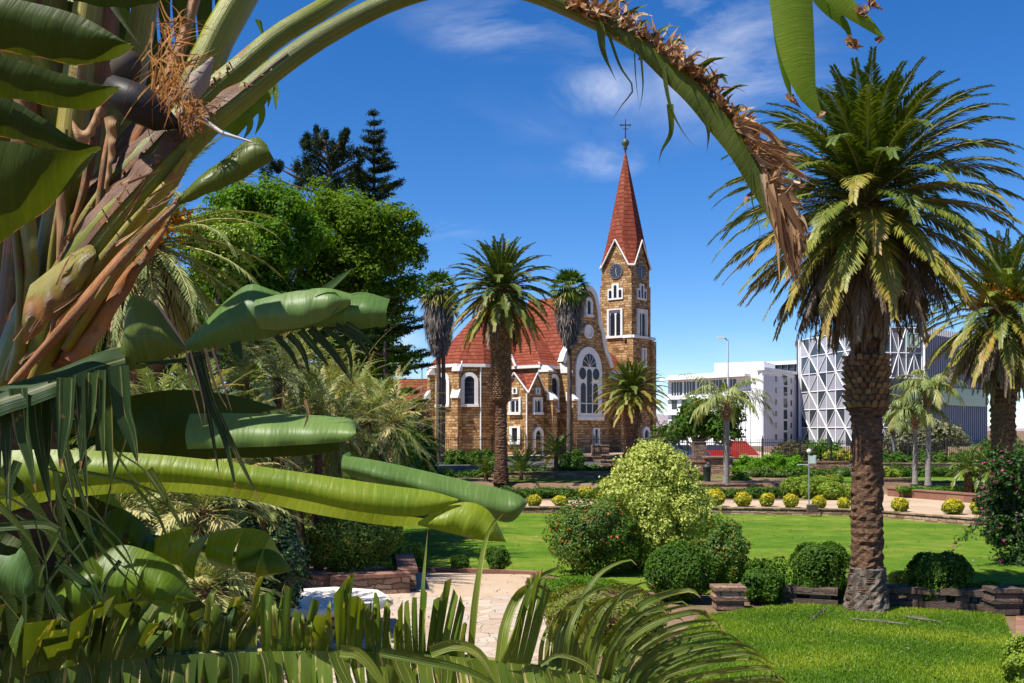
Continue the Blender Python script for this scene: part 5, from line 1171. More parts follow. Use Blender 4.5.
mass('bright green clipped hedge on the stone wall right of the feather palm', 739, 802, 456, 479, 69, M['leaf_hedge_bright'], .08, 14000, nb=3)
mass('dark green hedge below the church railings left of the tall date palm', 445, 492, 451, 476, 80, M['leaf_mid'], .12, 7000)
mass('tall green shrubbery at the left end of the church railings', 386, 434, 428, 482, 70, M['leaf_mid'], .12, 12000, nb=4)
mass('green shrubbery below the thicket with red flowers', 350, 400, 440, 478, 50, M['leaf_red'], .09, 9000, nb=4, flowers=.02)
mass('low green ground hedge behind the left golden ball bushes', 500, 600, 484, 494, 62.5, M['leaf_mid'], .09, 5000, nb=7)
mass('dark green bush in the gap of the wall below the church gable', 580, 600, 466, 478, 72, M['leaf_mid'], .1, 2500, nb=2)
mass('green bush right of the small terrace palm', 560, 582, 453, 474, 71, M['leaf_mid'], .1, 2500, nb=2)
mass('long green hedge behind the pair of feather palms', 876, 985, 452, 478, 73, M['leaf_mid'], .11, 9000, nb=8)
mass('round olive bush behind the railings left of the sign post', 780, 806, 442, 463, 82, leafmat('leaf_olive_brown', [(0, (.05, .05, .015)), (1, (.2, .18, .05))]), .11, 3000, nb=1)
mass('golden shrub behind the railings left of the big palm trunk', 826, 856, 450, 464, 82, M['leaf_gold'], .1, 2500, nb=3)
mass('light green shrub behind the railings below the lattice', 806, 840, 441, 462, 84, M['leaf_bright'], .1, 2500, nb=3)
mass('dark bush right of the feather palm trunk', 733, 748, 474, 490, 63, M['leaf_mid'], .09, 1800, nb=1)
mass('small dark mound beside the feather palm on the planter', 748, 770, 482, 489, 62, M['leaf_mid'], .08, 1800, nb=2)
mass('little upright dark shrub on the stone wall left of the feather palm', 693, 702, 473, 488, 63, M['leaf_mid'], .08, 1200, nb=1)
mass('low herbs along the top of the right planter wall', 900, 1000, 486, 494, 56, M['leaf_bright'], .07, 3500, nb=9)
mass('green low herbs beside the feather palm foot', 700, 760, 488, 495, 60.8, M['leaf_mid'], .06, 2400, nb=5)
mass('dark shrubbery behind the bougainvillea at the right edge', 985, 1060, 440, 500, 60, M['leaf_mid'], .11, 9000, nb=5)
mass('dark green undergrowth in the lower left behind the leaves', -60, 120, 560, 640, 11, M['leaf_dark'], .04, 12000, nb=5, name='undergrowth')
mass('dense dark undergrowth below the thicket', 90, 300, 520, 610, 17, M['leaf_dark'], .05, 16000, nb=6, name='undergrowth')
mass('grassy ground cover on the terrace below the retaining wall left of the steps', 655, 770, 476, 487, 66, M['leaf_lime'], .08, 5000, nb=8, name='ground_cover')
mass('green ground cover on the terrace in front of the church wall', 500, 655, 466, 480, 66, M['leaf_mid'], .09, 6000, nb=9, name='ground_cover')
mass('dark shrubs on the terrace left of the tall date palm', 425, 490, 470, 492, 66, M['leaf_mid'], .09, 6000, nb=4)
mass('clipped yellow green low hedge on the terrace right of the big trunk', 872, 900, 468, 480, 62, M['leaf_lime'], .08, 2500, nb=3)
mass('low mixed green planting between the golden balls and the planter wall', 480, 780, 487, 500, 55.5, M['leaf_mid'], .07, 12000, nb=16, name='ground_cover')
mass('light green herbs below the garden steps', 790, 870, 486, 499, 56, M['leaf_lime'], .07, 3500, nb=6, name='ground_cover')
mass('reddish green low planting on the terrace right of the feather palm', 745, 850, 468, 480, 66, M['leaf_red'], .08, 6000, nb=7, name='ground_cover', flowers=.02)
mass('green planting below the retaining wall right of the big trunk', 876, 1000, 466, 482, 66, M['leaf_mid'], .09, 8000, nb=9, name='ground_cover')
# dense greenery filling the ground behind the thicket
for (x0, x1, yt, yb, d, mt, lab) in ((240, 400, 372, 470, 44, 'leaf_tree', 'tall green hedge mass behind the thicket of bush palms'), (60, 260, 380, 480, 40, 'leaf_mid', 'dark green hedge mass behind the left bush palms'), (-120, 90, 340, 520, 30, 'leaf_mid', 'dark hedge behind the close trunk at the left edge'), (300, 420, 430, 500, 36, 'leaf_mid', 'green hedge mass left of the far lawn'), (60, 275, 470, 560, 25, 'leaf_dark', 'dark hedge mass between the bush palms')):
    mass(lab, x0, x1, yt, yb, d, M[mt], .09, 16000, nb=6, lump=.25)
# bougainvillea
b = base(1022, 30, 0); t = thing('bougainvillea', 'big bougainvillea with pink flowers at the right edge', 'shrub', b); mb = MB()
for (px, py, r) in ((1030, 500, 26), (1015, 520, 20), (1032, 545, 26), (1008, 490, 17), (1000, 505, 14), (1022, 470, 20), (1045, 480, 24), (1018, 560, 14), (1003, 535, 12), (998, 480, 9), (1006, 460, 10), (990, 500, 8), (1060, 520, 40)):
    p = P(px, py, 30); rr = r*.03; blob(mb, (p.x-b[0], random.uniform(-.5, .5), p.z), (rr, rr, rr), int(1500+2300*rr), .055, lump=.25, shell=.6, flowers=.035 if px < 1010 else .004)
for q in range(14): 
    p0 = np.array([-.5, 0, 1.2+.15*q]); a = P(random.uniform(945, 1000), random.uniform(528, 545), 29) if q < 5 else P(random.uniform(975, 1000), random.uniform(450, 570), 29.5)
    e_ = np.array([a.x-b[0], a.y-b[1], a.z]); mb.tube([tuple(p0), tuple((p0+e_)/2+np.array([0, 0, .25])), tuple(e_)], [.012, .01, .005], 4, var=.2)
    s = rng.random(70)[:, None]**.6; c = p0+(e_-p0)*s+rng.normal(size=(70, 3))*.10+np.array([0, 0, .5])*(s*(1-s)); leaves(mb, c, unit(rng.normal(size=(70, 3))), .055, np.where(rng.random(70) < .06, .97, rng.random(70)*.8))
mb.build('foliage', M['leaf_boug'], t); s = MB()
for a in range(5): s.tube([(0, 0, -.1), (.3*math.cos(a), .3*math.sin(a), .8), (.7*math.cos(a), .5*math.sin(a), 2)], [.07, .05, .02], 6)
s.build('stem', M['bark'], t)
# fallen fronds on the near lawn
for i, (x0, y0, x1, y1, lab) in enumerate(((852, 622, 905, 627, 'long dry frond lying on the near lawn below the big palm'), (905, 619, 935, 624, 'short brown branch lying on the near lawn'), (826, 612, 812, 622, 'small dead leaf on the near lawn left of the trunk'))):
    a, c = G(x0, y0), G(x1, y1); m_ = (a+c)/2+Vector((0, 0, .10)); t = thing('fallen_frond', lab, 'debris', tuple(a), group='dry palm debris on the lawn'); mb = MB()
    mb.tube([tuple(a+Vector((0, 0, .05))), tuple(m_), tuple(c+Vector((0, 0, .05)))], [.012, .012, .006], 5)
    if True:
        for q in range(16):
            s = q/16; o = a+(c-a)*s+Vector((0, 0, .07)); e_ = o+(c-a).normalized()*.22+Vector((random.uniform(-.05, .05), random.uniform(-.12, .12), random.uniform(-.03, .02))); mb.tube([tuple(o), tuple(e_)], [.010, .003], 4, cap=False, var=.8)
    mb.build('frond', M['skirt'], t, world=True)

# litter on the lawns
def litter(name, poly, n, size, mat):
    poly = np.array(poly); lo = poly.min(0); hi = poly.max(0); p = lo+(hi-lo)*rng.random((n, 2)); p = p[inside(p, poly)]; c = np.concatenate([p, .03+.03*rng.random((len(p), 1))], 1)
    mb = MB(); leaves(mb, c, unit(rng.normal(size=c.shape)*.5+np.array([0, 0, 1.])), size, rng.random(len(c)), .45); tag(mb.build(name, mat), kind='stuff')
litter('fallen_leaves', [(p.x, p.y) for p in (G(655, 690), G(676, 640), G(700, 616), G(790, 604), G(1003, 614), G(1009, 690))], 260, .03, M['skirt'])
litter('fallen_leaves', [(p.x, p.y) for p in NEAR[1:]]+[(p.x, p.y) for p in EDGE[:5]], 700, .045, M['skirt'])
litter('fallen_leaves', [(p.x, p.y) for p in (G(120, 600), G(545, 572), G(560, 640), G(600, 690), G(100, 690))], 350, .035, M['skirt'])
litter('clover', [(p.x, p.y) for p in (G(655, 690), G(676, 640), G(700, 616), G(790, 604), G(1003, 614), G(1009, 690))], 3500, .03, M['leaf_mid'])
# ------------------------------------------------------------------ foreground: giant bird of paradise plants
def bananamat(name, stops, trans=.38, veins=True, rough=.42, tan=0.0, tmul=(2.1, 1.75, .35), brown_edge=True, spec=.32, stripe=0):
    m, t = _mat(name); k = NT(t)
    a = k.n('ShaderNodeAttribute', attribute_name='var').outputs['Fac']; uv = k.n('ShaderNodeTexCoord').outputs['UV']; ob = k.n('ShaderNodeTexCoord').outputs['Object']
    xy = k.n('ShaderNodeSeparateXYZ', {0: uv})
    f = k.math('ADD', a, k.math('MULTIPLY', k.math('SUBTRACT', k.noise(ob, 5, 4), .5), .45))
    if stripe:
        cv = k.n('ShaderNodeCombineXYZ', {0: k.math('MULTIPLY', xy.outputs[0], .6), 1: k.math('ADD', k.math('MULTIPLY', xy.outputs[1], stripe), k.math('MULTIPLY', a, 97.0))}).outputs[0]; vm = cv
    else: vm = k.n('ShaderNodeMapping', {0: uv, 'Scale': (90, 1.2, 1)}).outputs[0]
    fine = k.noise(vm, 1.0, 3, .6)
    f = k.math('ADD', f, k.math('MULTIPLY', k.math('SUBTRACT', fine, .5), .30))
    if not stripe:
        rb = k.math('MULTIPLY', k.math('GREATER_THAN', xy.outputs[1], -.01), k.math('POWER', k.math('ABSOLUTE', k.math('SINE', k.math('ADD', k.math('ADD', k.math('MULTIPLY', xy.outputs[0], 120.0), k.math('MULTIPLY', xy.outputs[1], 1.8)), k.math('MULTIPLY', k.noise(ob, 6, 3), 7.0)))), 14.0))
        f = k.math('ADD', f, k.math('MULTIPLY', rb, .06)); bh = k.math('ADD', k.math('MULTIPLY', fine, .45), k.math('MULTIPLY', rb, .10))
    else: bh = fine
    c = k.ramp(f, stops)
    if tan:
        c = k.mix(k.math('MULTIPLY', k.math('GREATER_THAN', fine, .60), tan), c, (.50, .40, .15))
    if brown_edge:
        e = k.math('ADD', xy.outputs[0 if stripe else 1], k.math('MULTIPLY', k.math('SUBTRACT', k.noise(ob, 22, 4), .5), .10 if not stripe else .35))
        c = k.mix(k.math('GREATER_THAN', e, .972 if not stripe else .93), c, (.28, .13, .05))
        sp_ = k.math('GREATER_THAN', k.noise(ob, 13, 5, .7), .70); c = k.mix(k.math('MULTIPLY', sp_, .7), c, (.22, .13, .05))
    tcl = k.mix(1.0, c, tmul, 'MULTIPLY')
    k.out(c, rough, bh, .5, .006, spec, 0, trans, tcl); return m
M['ban'] = bananamat('broad_leaf_green', [(0, (.025, .055, .006)), (.5, (.075, .145, .010)), (.8, (.15, .23, .012)), (1, (.25, .31, .02))])
M['ban_blue'] = bananamat('broad_leaf_glossy', [(0, (.02, .05, .015)), (.5, (.075, .145, .03)), (1, (.18, .27, .07))], .2, rough=.45)
M['ban_shade'] = bananamat('broad_leaf_painted_shade', [(0, (.016, .030, .005)), (.5, (.042, .066, .007)), (1, (.09, .12, .010))], .25, rough=.5, spec=.15)  # darker copy of the broad leaf green, shade painted into the colour
M['ban_olive'] = bananamat('broad_leaf_olive', [(0, (.03, .05, .006)), (.5, (.075, .105, .010)), (1, (.19, .20, .02))], .25)
M['strip'] = bananamat('torn_leaf_strip', [(0, (.028, .055, .005)), (.5, (.085, .14, .012)), (1, (.22, .26, .03))], .25, stripe=9, tan=.75, rough=.4)
M['strip_shade'] = bananamat('torn_leaf_strip_painted_shade', [(0, (.012, .026, .008)), (.5, (.028, .058, .014)), (1, (.09, .125, .02))], .2, stripe=7, tan=.35, rough=.5, spec=.18)  # torn strip colours darkened to stand for shade
M['dry'] = bananamat('dry_leaf_fibre', [(0, (.13, .06, .025)), (.4, (.30, .16, .07)), (.75, (.48, .30, .15)), (1, (.60, .46, .28))], .25, stripe=6, brown_edge=False, tmul=(1.3, 1.0, .7), rough=.6)
def petmat(name, g1, g2, brown=.5):
    m, t = _mat(name); k = NT(t); ob = k.n('ShaderNodeTexCoord').outputs['Object']; uv = k.n('ShaderNodeTexCoord').outputs['UV']
    n1 = k.noise(ob, 2.4, 5, .6); st = k.noise(k.n('ShaderNodeMapping', {0: uv, 'Scale': (1.5, 44, 1)}).outputs[0], 1, 6, .72)
    c = k.ramp(k.math('ADD', k.math('MULTIPLY', n1, .45), k.math('MULTIPLY', st, .55)), [(.36, tuple(q*.6 for q in g1)), (.48, g1), (.64, g2)])
    b = k.ramp(k.math('ADD', k.math('MULTIPLY', k.noise(ob, 7, 6, .68), .75), k.math('MULTIPLY', st, .4)), [(brown+.05, (0, 0, 0)), (brown+.10, (1, 1, 1))])
    bc = k.ramp(k.math('ADD', k.math('MULTIPLY', k.noise(ob, 9, 3), .4), k.math('MULTIPLY', st, .6)), [(.35, (.08, .03, .010)), (.5, (.28, .09, .012)), (.68, (.38, .22, .06))])
    c = k.mix(b, c, bc)
    k.out(c, .42, k.math('ADD', st, k.math('MULTIPLY', b, .4)), .5, .006, .45); return m
M['pet'] = petmat('leaf_stalk_green', (.11, .13, .004), (.24, .24, .007), .63)
M['pet_old'] = petmat('leaf_stalk_blotched', (.20, .16, .006), (.42, .33, .010), .56)
M['pet_brown'] = petmat('dry_leaf_sheath', (.14, .075, .012), (.30, .19, .045), .47)
def cr(pts, n):
    """Catmull-Rom resample by arc length"""
    p = np.array([tuple(q) for q in pts], float); p = np.vstack([2*p[0]-p[1], p, 2*p[-1]-p[-2]]); out = []
    for i in range(1, len(p)-2):
        for t_ in np.linspace(0, 1, 14, endpoint=False):
            a, b, c, d = p[i-1], p[i], p[i+1], p[i+2]
            out.append(.5*((2*b)+(-a+c)*t_+(2*a-5*b+4*c-d)*t_**2+(-a+3*b-3*c+d)*t_**3))
    out.append(p[-2]); out = np.array(out); L = np.concatenate([[0], np.cumsum(np.linalg.norm(np.diff(out, axis=0), axis=1))]); s = np.linspace(0, L[-1], n)
    return np.stack([np.interp(s, L, out[:, i]) for i in range(p.shape[1])], 1)
def pt3(q, d): return P(q[0], q[1], q[2] if len(q) > 2 else d)
def loft(mb, top, bot, d, bulge=.04, nu=28, nv=7, var=.5, wav=.004, flip=False, mi=0, tilt=0.0, tears=0, gap=.35):
    """leaf half between two edges, swelling towards -y; tears split the outer edge into free segments"""
    NU = 120
    A = cr([pt3(q, d) for q in top], NU); B = cr([pt3(q, d+tilt) for q in bot], NU)
    w = np.linalg.norm(B-A, axis=1); amp = bulge*np.minimum(1, w/(w.max()*.6+1e-6)); ph = rng.random()*6
    LA = np.concatenate([[0], np.cumsum(np.linalg.norm(np.diff(A, axis=0), axis=1))]); uu = np.linspace(0, 1, NU)
    cuts = np.concatenate([[0], np.sort(np.clip((np.arange(1, tears+1)+.55*(rng.random(tears)-.5))/(tears+1), .03, .97)), [1]]) if tears else np.array([0, 1.0])
    for a, b in zip(cuts[:-1], cuts[1:]):
        n = max(4, int(nu*(b-a))+2) if tears else nu; v = np.linspace(0, 1, nv); g = gap*rng.random()*(b-a)*.5; s0, s1 = (a, b)
        us = np.stack([np.linspace(s0+(g*vv**1.5 if a > 0 else 0), s1-(g*vv**1.5 if b < 1 else 0), n) for vv in v], 1)
        Gd = np.zeros((n, nv, 3))
        for j in range(nv):
            for k in range(3): Gd[:, j, k] = np.interp(us[:, j], uu, A[:, k])*(1-v[j])+np.interp(us[:, j], uu, B[:, k])*v[j]
        Gd[:, :, 1] -= np.interp(us, uu, amp)*np.sin(v*np.pi*.85)[None]
        Gd[:, :, 1] += wav*np.sin(us*26+ph)*v[None]
        if tears:
            off = rng.normal()*.02; tw = rng.normal()*.03; sc_ = 1+.10*rng.normal()
            Gd[:, :, 1] += v[None]**1.5*(off+tw*np.linspace(-1, 1, n)[:, None])
            top_ = Gd[:, :1, :]; Gd = top_+(Gd-top_)*(1+(sc_-1)*v[None, :, None])
        F = []; U = []; L = np.interp(us, uu, LA); V1_ = v*.975
        for i in range(n-1):
            for j in range(nv-1):
                F.append((i*nv+j, (i+1)*nv+j, (i+1)*nv+j+1, i*nv+j+1)); U += [(L[i, j], V1_[j]), (L[i+1, j], V1_[j]), (L[i+1, j+1], V1_[j+1]), (L[i, j+1], V1_[j+1])]
        mb.add(Gd.reshape(-1, 3), F, var=min(1, max(0, var+(.06*rng.normal() if tears else 0))), uv=U, smooth=True, mi=mi)
def strip(mb, pts, w, d, var=.5, n=12, taper=.7, camber=.25, mi=0, tw=0.0, w0=None):
    """torn leaf strip along pixel points, w = half width in px; twisted by tw"""
    p = cr([pt3(q, d) for q in pts], n); T = unit(np.gradient(p, axis=0)); view = np.array([0, 1.0, 0]); s = np.linspace(0, 1, n)
    S = unit(np.cross(T, view)); 
    if tw: th = tw*s[:, None]; S = S*np.cos(th)+view*np.sin(th)
    wid = (w*d/1000)*np.clip((1-s**3.0*.97)*(1 if w0 is None else np.interp(s, [0, .25, 1], [w0, 1, 1])), .03, 1)*(1-(1-taper)*s)
    N = np.cross(S, T)
    V = np.stack([p-S*wid[:, None], p+N*(camber*wid[:, None]), p+S*wid[:, None]], 1).reshape(-1, 3)
    F = []; U = []; o = 0.0
    for i in range(n-1):
        for j in range(2): F.append((i*3+j, (i+1)*3+j, (i+1)*3+j+1, i*3+j+1)); U += [(s[i], j*.46-1), (s[i+1], j*.46-1), (s[i+1], j*.46-.54), (s[i], j*.46-.54)]
    mb.add(V, F, var=var, uv=U, smooth=True, mi=mi)
def stalk(name, pts, mat, par, var=.5, flat=1.0, n=26, seg=12, label=None):
    q = cr([(a, b, c, r) for a, b, r, c in pts], n); m = MB()
    m.tube([tuple(P(x[0], x[1], x[2])) for x in q], [x[3]*x[2]/1000 for x in q], seg, var=var, flat=flat)
    o = m.build(name, mat, par, world=True)
    if label: o['label'] = label
    return o, q
pa = P(12, 430, 2.75)
A_ = thing('giant_bird_of_paradise', 'close up giant bird of paradise plant at left whose stalk arches over the whole view', 'plant', (pa.x, pa.y, 0))
m = MB(); m.tube([(pa.x-.1, pa.y+.05, -.1), (pa.x-.05, pa.y+.05, 2), (pa.x, pa.y, 3.6), (pa.x+.02, pa.y, 4.15)], [.17, .14, .13, .11], 14); m.build('trunk', M['palm_bark'], A_, world=True)
# (px, py, radius px, depth)
s1, q1 = stalk('leaf_stalk', [(40, 380, 25, 2.58), (66, 300, 26, 2.52), (105, 238, 22, 2.5), (150, 184, 17, 2.5), (198, 134, 13, 2.52), (240, 99, 11.5, 2.55), (286, 61, 11, 2.6), (335, 29, 10.5, 2.65), (395, 0, 9.5, 2.7), (455, -14, 8.5, 2.75), (520, -9, 8, 2.8), (575, 12, 8, 2.85), (640, 46, 8, 2.88), (698, 95, 7, 2.9), (742, 155, 6.5, 2.9), (772, 212, 5, 2.88), (794, 268, 3.5, 2.86)], M['pet'], A_, n=60, label='long green leaf stalk arching over the view')
s2, q2 = stalk('leaf_stalk', [(15, 410, 28, 2.7), (35, 340, 30, 2.66), (70, 268, 28, 2.62), (115, 203, 24, 2.6), (160, 148, 18, 2.6), (200, 103, 13, 2.62), (238, 69, 11, 2.65), (278, 36, 10.5, 2.7), (318, 12, 10, 2.75), (370, -18, 9, 2.85), (470, -60, 8, 3.0), (600, -85, 7, 3.1), (720, -80, 6, 3.1), (800, -50, 5, 3.05), (860, -15, 3, 3.0)], M['pet'], A_, n=56)
s3, q3 = stalk('leaf_stalk', [(30, 400, 40, 2.85), (50, 310, 42, 2.82), (88, 245, 36, 2.8), (126, 188, 31, 2.76), (165, 130, 27, 2.74), (197, 82, 24, 2.74), (222, 30, 22, 2.76), (250, -20, 21, 2.8), (290, -120, 17, 2.9), (330, -220, 13, 3.0)], M['pet'], A_, flat=.7)
for k, (pts, mt) in enumerate((([(28, 400, 24, 2.62), (45, 310, 24, 2.6), (58, 230, 21, 2.6), (70, 150, 19, 2.62), (80, 60, 18, 2.66), (92, -30, 16, 2.7), (100, -200, 12, 2.8)], 'pet_old'), ([(5, 400, 22, 2.72), (20, 250, 19, 2.72), (28, 100, 17, 2.74), (28, -30, 15, 2.8)], 'pet_brown'), ([(70, 330, 24, 2.9), (100, 230, 22, 2.88), (118, 140, 20, 2.86), (135, 60, 17, 2.86), (150, -20, 15, 2.9), (170, -150, 12, 3.0)], 'pet_old'),
                               ([(60, 340, 20, 2.95), (110, 262, 20, 2.9), (150, 205, 17, 2.88), (185, 150, 12, 2.88)], 'pet'), ([(-10, 380, 30, 2.85), (-6, 240, 26, 2.85), (0, 100, 22, 2.9), (-5, -60, 18, 3.0)], 'pet_old'))):
    stalk('leaf_stalk', pts, M[mt], A_, n=20, flat=.75)
# dry papery sheath margins
def sheath(top, bot, d, mat='pet_brown', bulge=.03, var=.5, name='sheath'):
    m = MB(); loft(m, top, bot, d, bulge, 30, 6, var, wav=.006); return m.build(name, M[mat], A_, world=True)
sheath([(12, 378), (45, 340), (90, 285), (135, 235), (170, 205), (176, 196)], [(8, 398), (50, 352), (98, 300), (142, 248), (176, 212), (180, 198)], 2.42, 'pet_brown', .02)
sheath([(60, 355), (90, 315), (120, 275), (158, 232), (172, 212)], [(84, 368), (105, 335), (132, 290), (160, 245), (173, 214)], 2.46, 'pet_brown', .02)
sheath([(52, 362), (70, 340), (96, 318)], [(58, 372), (76, 366), (100, 345)], 2.5, 'pet_brown', .02)
sheath([(18, 215), (24, 270), (16, 330), (5, 380)], [(36, 210), (40, 270), (32, 330), (16, 382)], 2.5, 'pet_old', .02)
sheath([(30, 285), (60, 262), (88, 245), (96, 250)], [(28, 345), (55, 320), (86, 285), (98, 256)], 2.44, 'pet_old', .03)
sheath([(52, 140), (56, 200), (56, 262), (50, 330)], [(62, 142), (66, 200), (64, 262), (62, 322)], 2.46, 'dry', .01)
sheath([(104, 118), (108, 150), (104, 188)], [(117, 116), (116, 150), (108, 192)], 2.5, 'dry', .01)
sheath([(72, 120), (85, 130), (100, 100)], [(80, 148), (92, 140), (106, 112)], 2.55, 'dry', .02)
M['margin'] = petmat('dry_stalk_margin', (.09, .035, .015), (.26, .12, .05), .60)
fr = MB()
def chips(q, s0, s1_, n, side, lo, hi, mb, d_off=-.03, vlo=.1, vhi=.9, wd=2.2, spread=.6):
    """ragged dry margin pieces along a stalk"""
    m_ = len(q)
    for i in range(n):
        s = s0+(s1_-s0)*random.random(); k = s*(m_-1); i0 = int(min(k, m_-2)); f = k-i0; a = q[i0]*(1-f)+q[i0+1]*f; tg = q[i0+1]-q[i0]; l = math.hypot(tg[0], tg[1])+1e-6; tx, ty = tg[0]/l, tg[1]/l; nx, ny = (ty, -tx)
        if side < 0: nx, ny = -nx, -ny
        r = a[3]*.9; L_ = random.uniform(lo, hi); an = random.gauss(0, spread); dx, dy = nx*math.cos(an)+tx*math.sin(an), ny*math.cos(an)+ty*math.sin(an)
        b = (a[0]+nx*r*random.uniform(.2, 1.05), a[1]+ny*r*random.uniform(.2, 1.05)); e = (b[0]+dx*L_, b[1]+dy*L_+L_*.1); md = ((b[0]+e[0])/2+random.gauss(0, L_*.16), (b[1]+e[1])/2+random.gauss(0, L_*.16)); dd = a[2]+d_off+random.uniform(-.03, .03)
        strip(mb, [(b[0], b[1], dd), (md[0], md[1], dd+random.uniform(-.05, .05)), (e[0], e[1], dd+random.uniform(-.09, .09))], wd*random.uniform(.5, 1.5), dd, random.uniform(vlo, vhi), 7, .5, .5, tw=random.uniform(-2.5, 2.5))
# ragged continuous dry margin on the upper edge of stalk 1 and 2 near their base
for q, s0, s1_ in ((q1, .03, .40), (q2, .1, .38), (q3, .2, .6)):
    i0, i1 = int(s0*len(q)), int(s1_*len(q)); seg_ = q[i0:i1]; tg = np.gradient(seg_, axis=0); l = np.hypot(tg[:, 0], tg[:, 1]); nx, ny = tg[:, 1]/l, -tg[:, 0]/l
    sg = -1; k0 = .45; a_extra = 2.0; jit = (np.abs(rng.normal(size=len(seg_)))*3.5+a_extra+3)*np.sin(np.linspace(0, 1, len(seg_))*np.pi)**.5-3
    e1 = [(a[0]+sg*nx[i]*-a[3]*k0, a[1]+sg*ny[i]*-a[3]*k0, a[2]-a[3]*a[2]/1000*.98-.004) for i, a in enumerate(seg_)]
    e2 = [(a[0]+sg*nx[i]*-(a[3]*.98+jit[i]), a[1]+sg*ny[i]*-(a[3]*.98+jit[i]), a[2]-a[3]*a[2]/1000*.35) for i, a in enumerate(seg_)]
    m = MB(); loft(m, e1, e2, 2.5, .006, 90, 4, .35, wav=.004); m.build('dry_margin', M['margin'], A_, world=True)
chips(q1, .12, .38, 50, 1, 3, 8, fr, wd=1.6); chips(q2, .15, .38, 30, 1, 3, 8, fr, wd=1.6)
fr.build('dry_margin', M['dry'], A_, world=True)
# --- arching leaf: green folded blade and its dry frills
m = MB()
loft(m, [(596, 8), (640, 34), (690, 76), (728, 118), (765, 168), (790, 212)], [(590, 18), (632, 52), (680, 98), (722, 148), (756, 200), (778, 240)], 2.84, .02, 40, 6, .45)
loft(m, [(690, 76), (728, 112), (765, 160), (798, 214), (806, 250)], [(700, 110), (740, 160), (768, 205), (785, 250), (792, 272)], 2.87, -.03, 30, 6, .62)
m.build('leaf', M['ban_olive'], A_, world=True)
m = MB(); 
i0 = int(.60*len(q1)); qq = q1.copy(); qq[:, 3] = np.interp(np.linspace(0, 1, len(q1)), [0, .66, .74, .9, 1], [8, 8, 15, 22, 12])
chips(qq, .67, .80, 120, 1, 10, 34, m, wd=2.4, vlo=.3, vhi=1.0, spread=.75)
chips(qq, .78, .93, 130, 1, 8, 34, m, wd=3.2, vlo=.1, vhi=1.0, spread=.8)
chips(qq, .66, .8, 60, 1, 6, 22, m, wd=4.0, vlo=.2, vhi=.8, spread=1.3)
m.build('dry_frill', M['dry'], A_, world=True)
m = MB()   # curled brown end hanging down
for i in range(70):
    x0 = random.uniform(762, 800); y0 = 170+(x0-762)*1.5+random.uniform(-6, 20); x1 = random.uniform(778, 812); y1 = random.uniform(225, 298)
    strip(m, [(x0, y0), ((x0+x1)/2+random.uniform(-6, 9), (y0+y1)/2), (x1, y1)], random.uniform(1.5, 4.2), 2.84+random.uniform(-.07, .05), random.uniform(.1, 1), 10, .6, .6, tw=random.uniform(-3, 3))
for (x0, y0, x1, y1) in ((740, 150, 790, 172), (745, 140, 808, 180), (748, 148, 800, 160), (770, 185, 800, 205), (758, 170, 800, 228), (735, 122, 788, 148)):
    for k in range(4): strip(m, [(x0+random.uniform(-3, 3), y0+random.uniform(-5, 8)), ((x0+x1)/2, (y0+y1)/2+random.uniform(-8, 8)), (x1+random.uniform(-6, 6), y1+random.uniform(-5, 5))], 4.2, 2.83, random.uniform(.3, 1), 10, .8, .5, tw=random.uniform(-1.5, 1.5))
m.build('dry_frill', M['dry'], A_, world=True)
m = MB()   # dangling green and dry strips
for pts, w, v in (([(600, 20), (603, 50), (612, 72), (617, 82)], 4.5, .5), ([(608, 32), (620, 66), (633, 88), (622, 105), (609, 125)], 1.6, .35), ([(640, 46), (643, 85), (639, 113)], 1.4, .5), ([(663, 66), (670, 105), (683, 132), (698, 150)], 2.4, .5), ([(670, 104), (671, 132), (662, 150), (658, 165)], 3.5, .4), ([(698, 98), (708, 128), (707, 152)], 4.5, .4), ([(752, 170), (752, 200), (760, 232), (756, 250)], .9, .3), ([(634, 42), (636, 80), (640, 112)], .8, .3)):
    strip(m, pts, w, 2.82, v, 14, .8, .4, tw=1.2)
m.build('torn_strip', M['ban_olive'], A_, world=True)
m = MB()
for k in range(26):
    s = random.uniform(.69, .86); a = q1[int(s*(len(q1)-1))]; l = random.uniform(14, 36); an = random.uniform(-.5, .6)
    strip(m, [(a[0]+8, a[1]-8), (a[0]+14+l*.4, a[1]-14-l*.25*math.cos(an)), (a[0]+12+l*.9, a[1]-8-l*.4*math.cos(an)+l*.5*math.sin(an))], random.uniform(2, 4), a[2]-.03, random.uniform(.3, .7), 9, .6, .5, tw=random.uniform(-2, 2))
m.build('torn_strip', M['ban_olive'], A_, world=True)
# --- hanging leaf tips at the top right
m = MB()
strip(m, [(789, -50), (791, 0), (797, 50), (806, 90), (822, 118)], 22, 2.95, .75, 22, 1.0, -.5)
strip(m, [(780, -30), (781, 30), (786, 75), (792, 100)], 9, 3.0, .4, 16, .9, -.4)
strip(m, [(812, -45), (835, -5), (866, 22), (886, 40)], 12, 2.95, .75, 18, .9, -.5)
strip(m, [(800, -40), (822, 0), (845, 25), (852, 42)], 9, 3.0, .45, 16, .9, -.4)
m.build('hanging_leaf_tip', M['ban'], A_, world=True)
m = MB()
for k in range(26):
    x0, y0 = random.choice(((820, 112), (790, 96), (880, 36), (850, 40), (870, 0), (860, 8))); strip(m, [(x0+random.uniform(-5, 5), y0+random.uniform(-5, 5)), (x0+random.uniform(-2, 9), y0+random.uniform(0, 9)), (x0+random.uniform(-4, 16), y0+random.uniform(2, 14))], random.uniform(1.5, 4), 2.93, random.uniform(0, .6), 7, .6, .5, tw=random.uniform(-2, 2))
m.build('dry_frill', M['dry'], A_, world=True)
